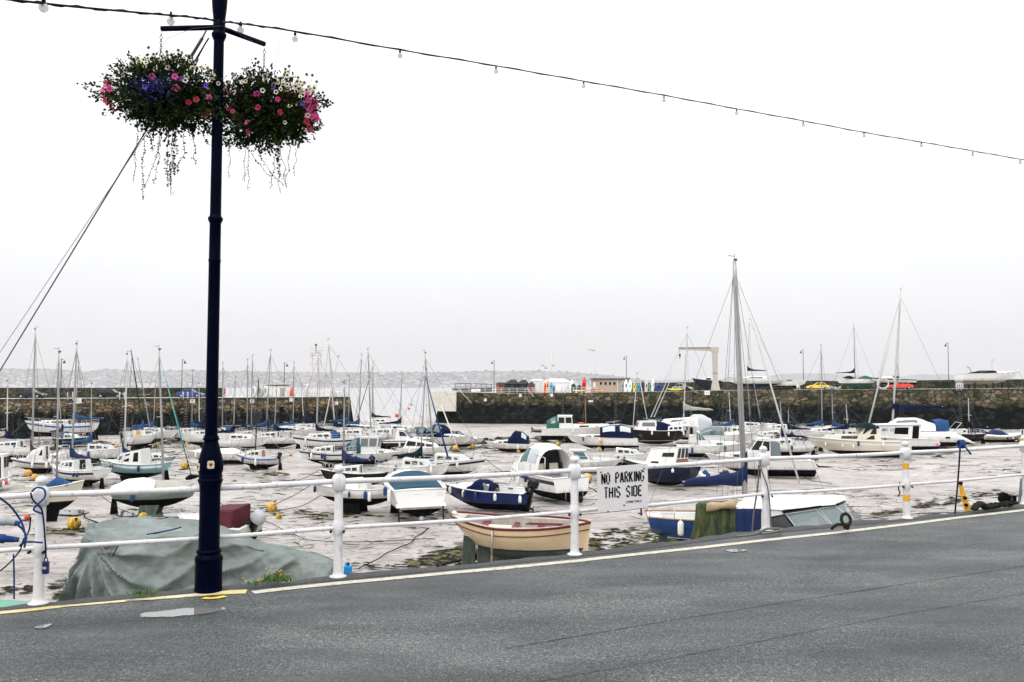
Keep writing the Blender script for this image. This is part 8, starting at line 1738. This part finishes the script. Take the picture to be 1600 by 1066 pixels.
# light tower lattice
p = lpier(493, 9); e_ = empty('light_tower', tuple(p)); tag(e_, 'pale lattice light tower on the end of the left pier', 'tower'); h_ = A(493, 552, p.y).z; w_ = 7.5*p.y/F
mat('lattice', (.55, .50, .50), .6)
for x in (-1, 1):
    for y in (-1, 1): MB().tube([(x*w_, y*w_, 0), (x*w_*.85, y*w_*.85, h_)], .06, 5).build('leg', 'lattice', e_)
for k_ in range(5):
    z = h_*(.15+k_*.2); mb = MB(); a = w_*.95
    mb.tube([(-a, -a, z), (a, -a, z), (a, a, z), (-a, a, z)], .04, 4, closed=True)
    if k_ < 4: mb.tube([(-a, -a, z), (a, -a, z+h_*.2)], .03, 4).tube([(a, -a, z), (-a, -a, z+h_*.2)], .03, 4)
    mb.build('bracing', 'lattice', e_)
MB().box((0, 0, h_), (w_*2.2, w_*2.2, .1)).build('platform', 'lattice', e_); mb = MB()
for z in (.5, 1.0): mb.tube([(-w_*1.3, -w_, h_+z), (w_*1.3, -w_, h_+z), (w_*1.3, w_, h_+z), (-w_*1.3, w_, h_+z)], .03, 4, closed=True)
mb.build('guard_rail', 'lattice', e_); MB().tube([(0, 0, h_), (0, 0, h_+1.3)], .07, 6).ell((0, 0, h_+1.5), (.2, .2, .25), 10, 6).build('beacon', 'lamp_iron', e_)
rl = empty('railing', (0, 0, 0)); tag(rl, 'pale railing and ramp structure on the end of the left pier', 'railing'); l2 = [[], []]
for i in range(10):
    p = lpier(460+i*8, .8); MB().tube([p, p+Vector((0, 0, 1.3))], .05, 5).build('post', 'lattice', rl); l2[0].append(p+Vector((0, 0, 1.3))); l2[1].append(p+Vector((0, 0, .7)))
for q in l2: MB().tube(q, .05, 5).build('rail', 'lattice', rl)
for px, wpx, h_, lab in ((505, 34, 1.2, 'long low white store behind the pier end railing'), (535, 16, .9, 'small white store at the tip of the left pier')):
    p = lpier(px, 3); block(p, wpx*p.y/F, 1.5, h_, 'tent_white', 'store', lab, 'store', math.degrees(LANG))
p = lpier(480, 2.5); o = MB().tube([(0, 0, 0), (0, 0, 1.9), (.3, 0, 2.2)], .22, 8).build('vent_pipe', 'paint_white'); o.location = p; tag(o, 'white bent vent pipe on the left pier', 'pipe')
# person in pink top
def person(p, lab, top, legs, rot=0):
    e_ = bpy.data.meshes.new('person'); J = [((0, 0, .93), .13), ((0, 0, 1.12), .12), ((0, 0, 1.38), .14), ((0, 0, 1.50), .055), ((0, 0, 1.62), .095), ((0, 0, 1.72), .07), ((.17, 0, 1.40), .06), ((.23, .02, 1.12), .042), ((.22, -.08, .88), .03), ((-.17, 0, 1.40), .06), ((-.23, .02, 1.12), .042), ((-.22, -.06, .88), .03), ((.09, 0, .88), .09), ((.10, -.04, .48), .06), ((.10, .04, .08), .04), ((.10, -.10, .03), .035), ((-.09, 0, .88), .09), ((-.10, .10, .48), .06), ((-.10, .18, .08), .04), ((-.10, .06, .03), .035)]
    E = [(0, 1), (1, 2), (2, 3), (3, 4), (4, 5), (2, 6), (6, 7), (7, 8), (2, 9), (9, 10), (10, 11), (0, 12), (12, 13), (13, 14), (14, 15), (0, 16), (16, 17), (17, 18), (18, 19)]
    e_.from_pydata([j[0] for j in J], E, []); o = bpy.data.objects.new('person', e_); COL.objects.link(o); sk = o.modifiers.new('skin', 'SKIN'); 
    if not e_.skin_vertices: bm = bmesh.new(); bm.from_mesh(e_); bm.verts.layers.skin.verify(); bm.to_mesh(e_); bm.free()
    for i, j in enumerate(J): e_.skin_vertices[0].data[i].radius = (j[1], j[1]*.85)
    e_.skin_vertices[0].data[0].use_root = True; ss = o.modifiers.new('sub', 'SUBSURF'); ss.levels = 1; ss.render_levels = 1
    pm, t, b_ = nodes('person_clothes'); g = N(t, 'ShaderNodeTexCoord').outputs['Object']; s2 = N(t, 'ShaderNodeSeparateXYZ'); t.links.new(g, s2.inputs[0])
    mr = N(t, 'ShaderNodeMath', operation='MULTIPLY'); mr.inputs[1].default_value = .5; t.links.new(s2.outputs[2], mr.inputs[0]); r_ = t.nodes.new('ShaderNodeValToRGB'); r_.color_ramp.interpolation = 'CONSTANT'; e2 = r_.color_ramp.elements; e2[0].color = (*legs, 1); e2[1].position = .46; e2[1].color = (*top, 1)
    for q_, c_ in ((.755, (.42, .25, .18)), (.835, (.08, .05, .03))): z_ = e2.new(q_); z_.color = (*c_, 1)
    t.links.new(mr.outputs[0], r_.inputs[0]); t.links.new(r_.outputs[0], b_.inputs['Base Color']); b_.inputs['Roughness'].default_value = .8; e_.materials.append(pm)
    o.location = p; o.rotation_euler = (0, 0, rot); tag(o, lab, 'person'); return o
person(lpier(351, 3), 'person in a pink top walking along the left pier', (.6, .08, .14), (.03, .03, .05), .8)
# chimney far beyond the right wall
p = A(1553.5, 604, 3200); e_ = empty('chimney', (p.x, p.y, MUD)); tag(e_, 'faint tall pale chimney in the haze beyond the speedboat at far right', 'chimney'); h_ = A(1553, 563, 3200).z-MUD
MB().box((0, 0, h_/2), (11, 9, h_)).build('shaft', 'tent_white', e_); MB().box((0, 0, h_+.5), (11.8, 9.8, 1.5)).build('cap', 'alu', e_)
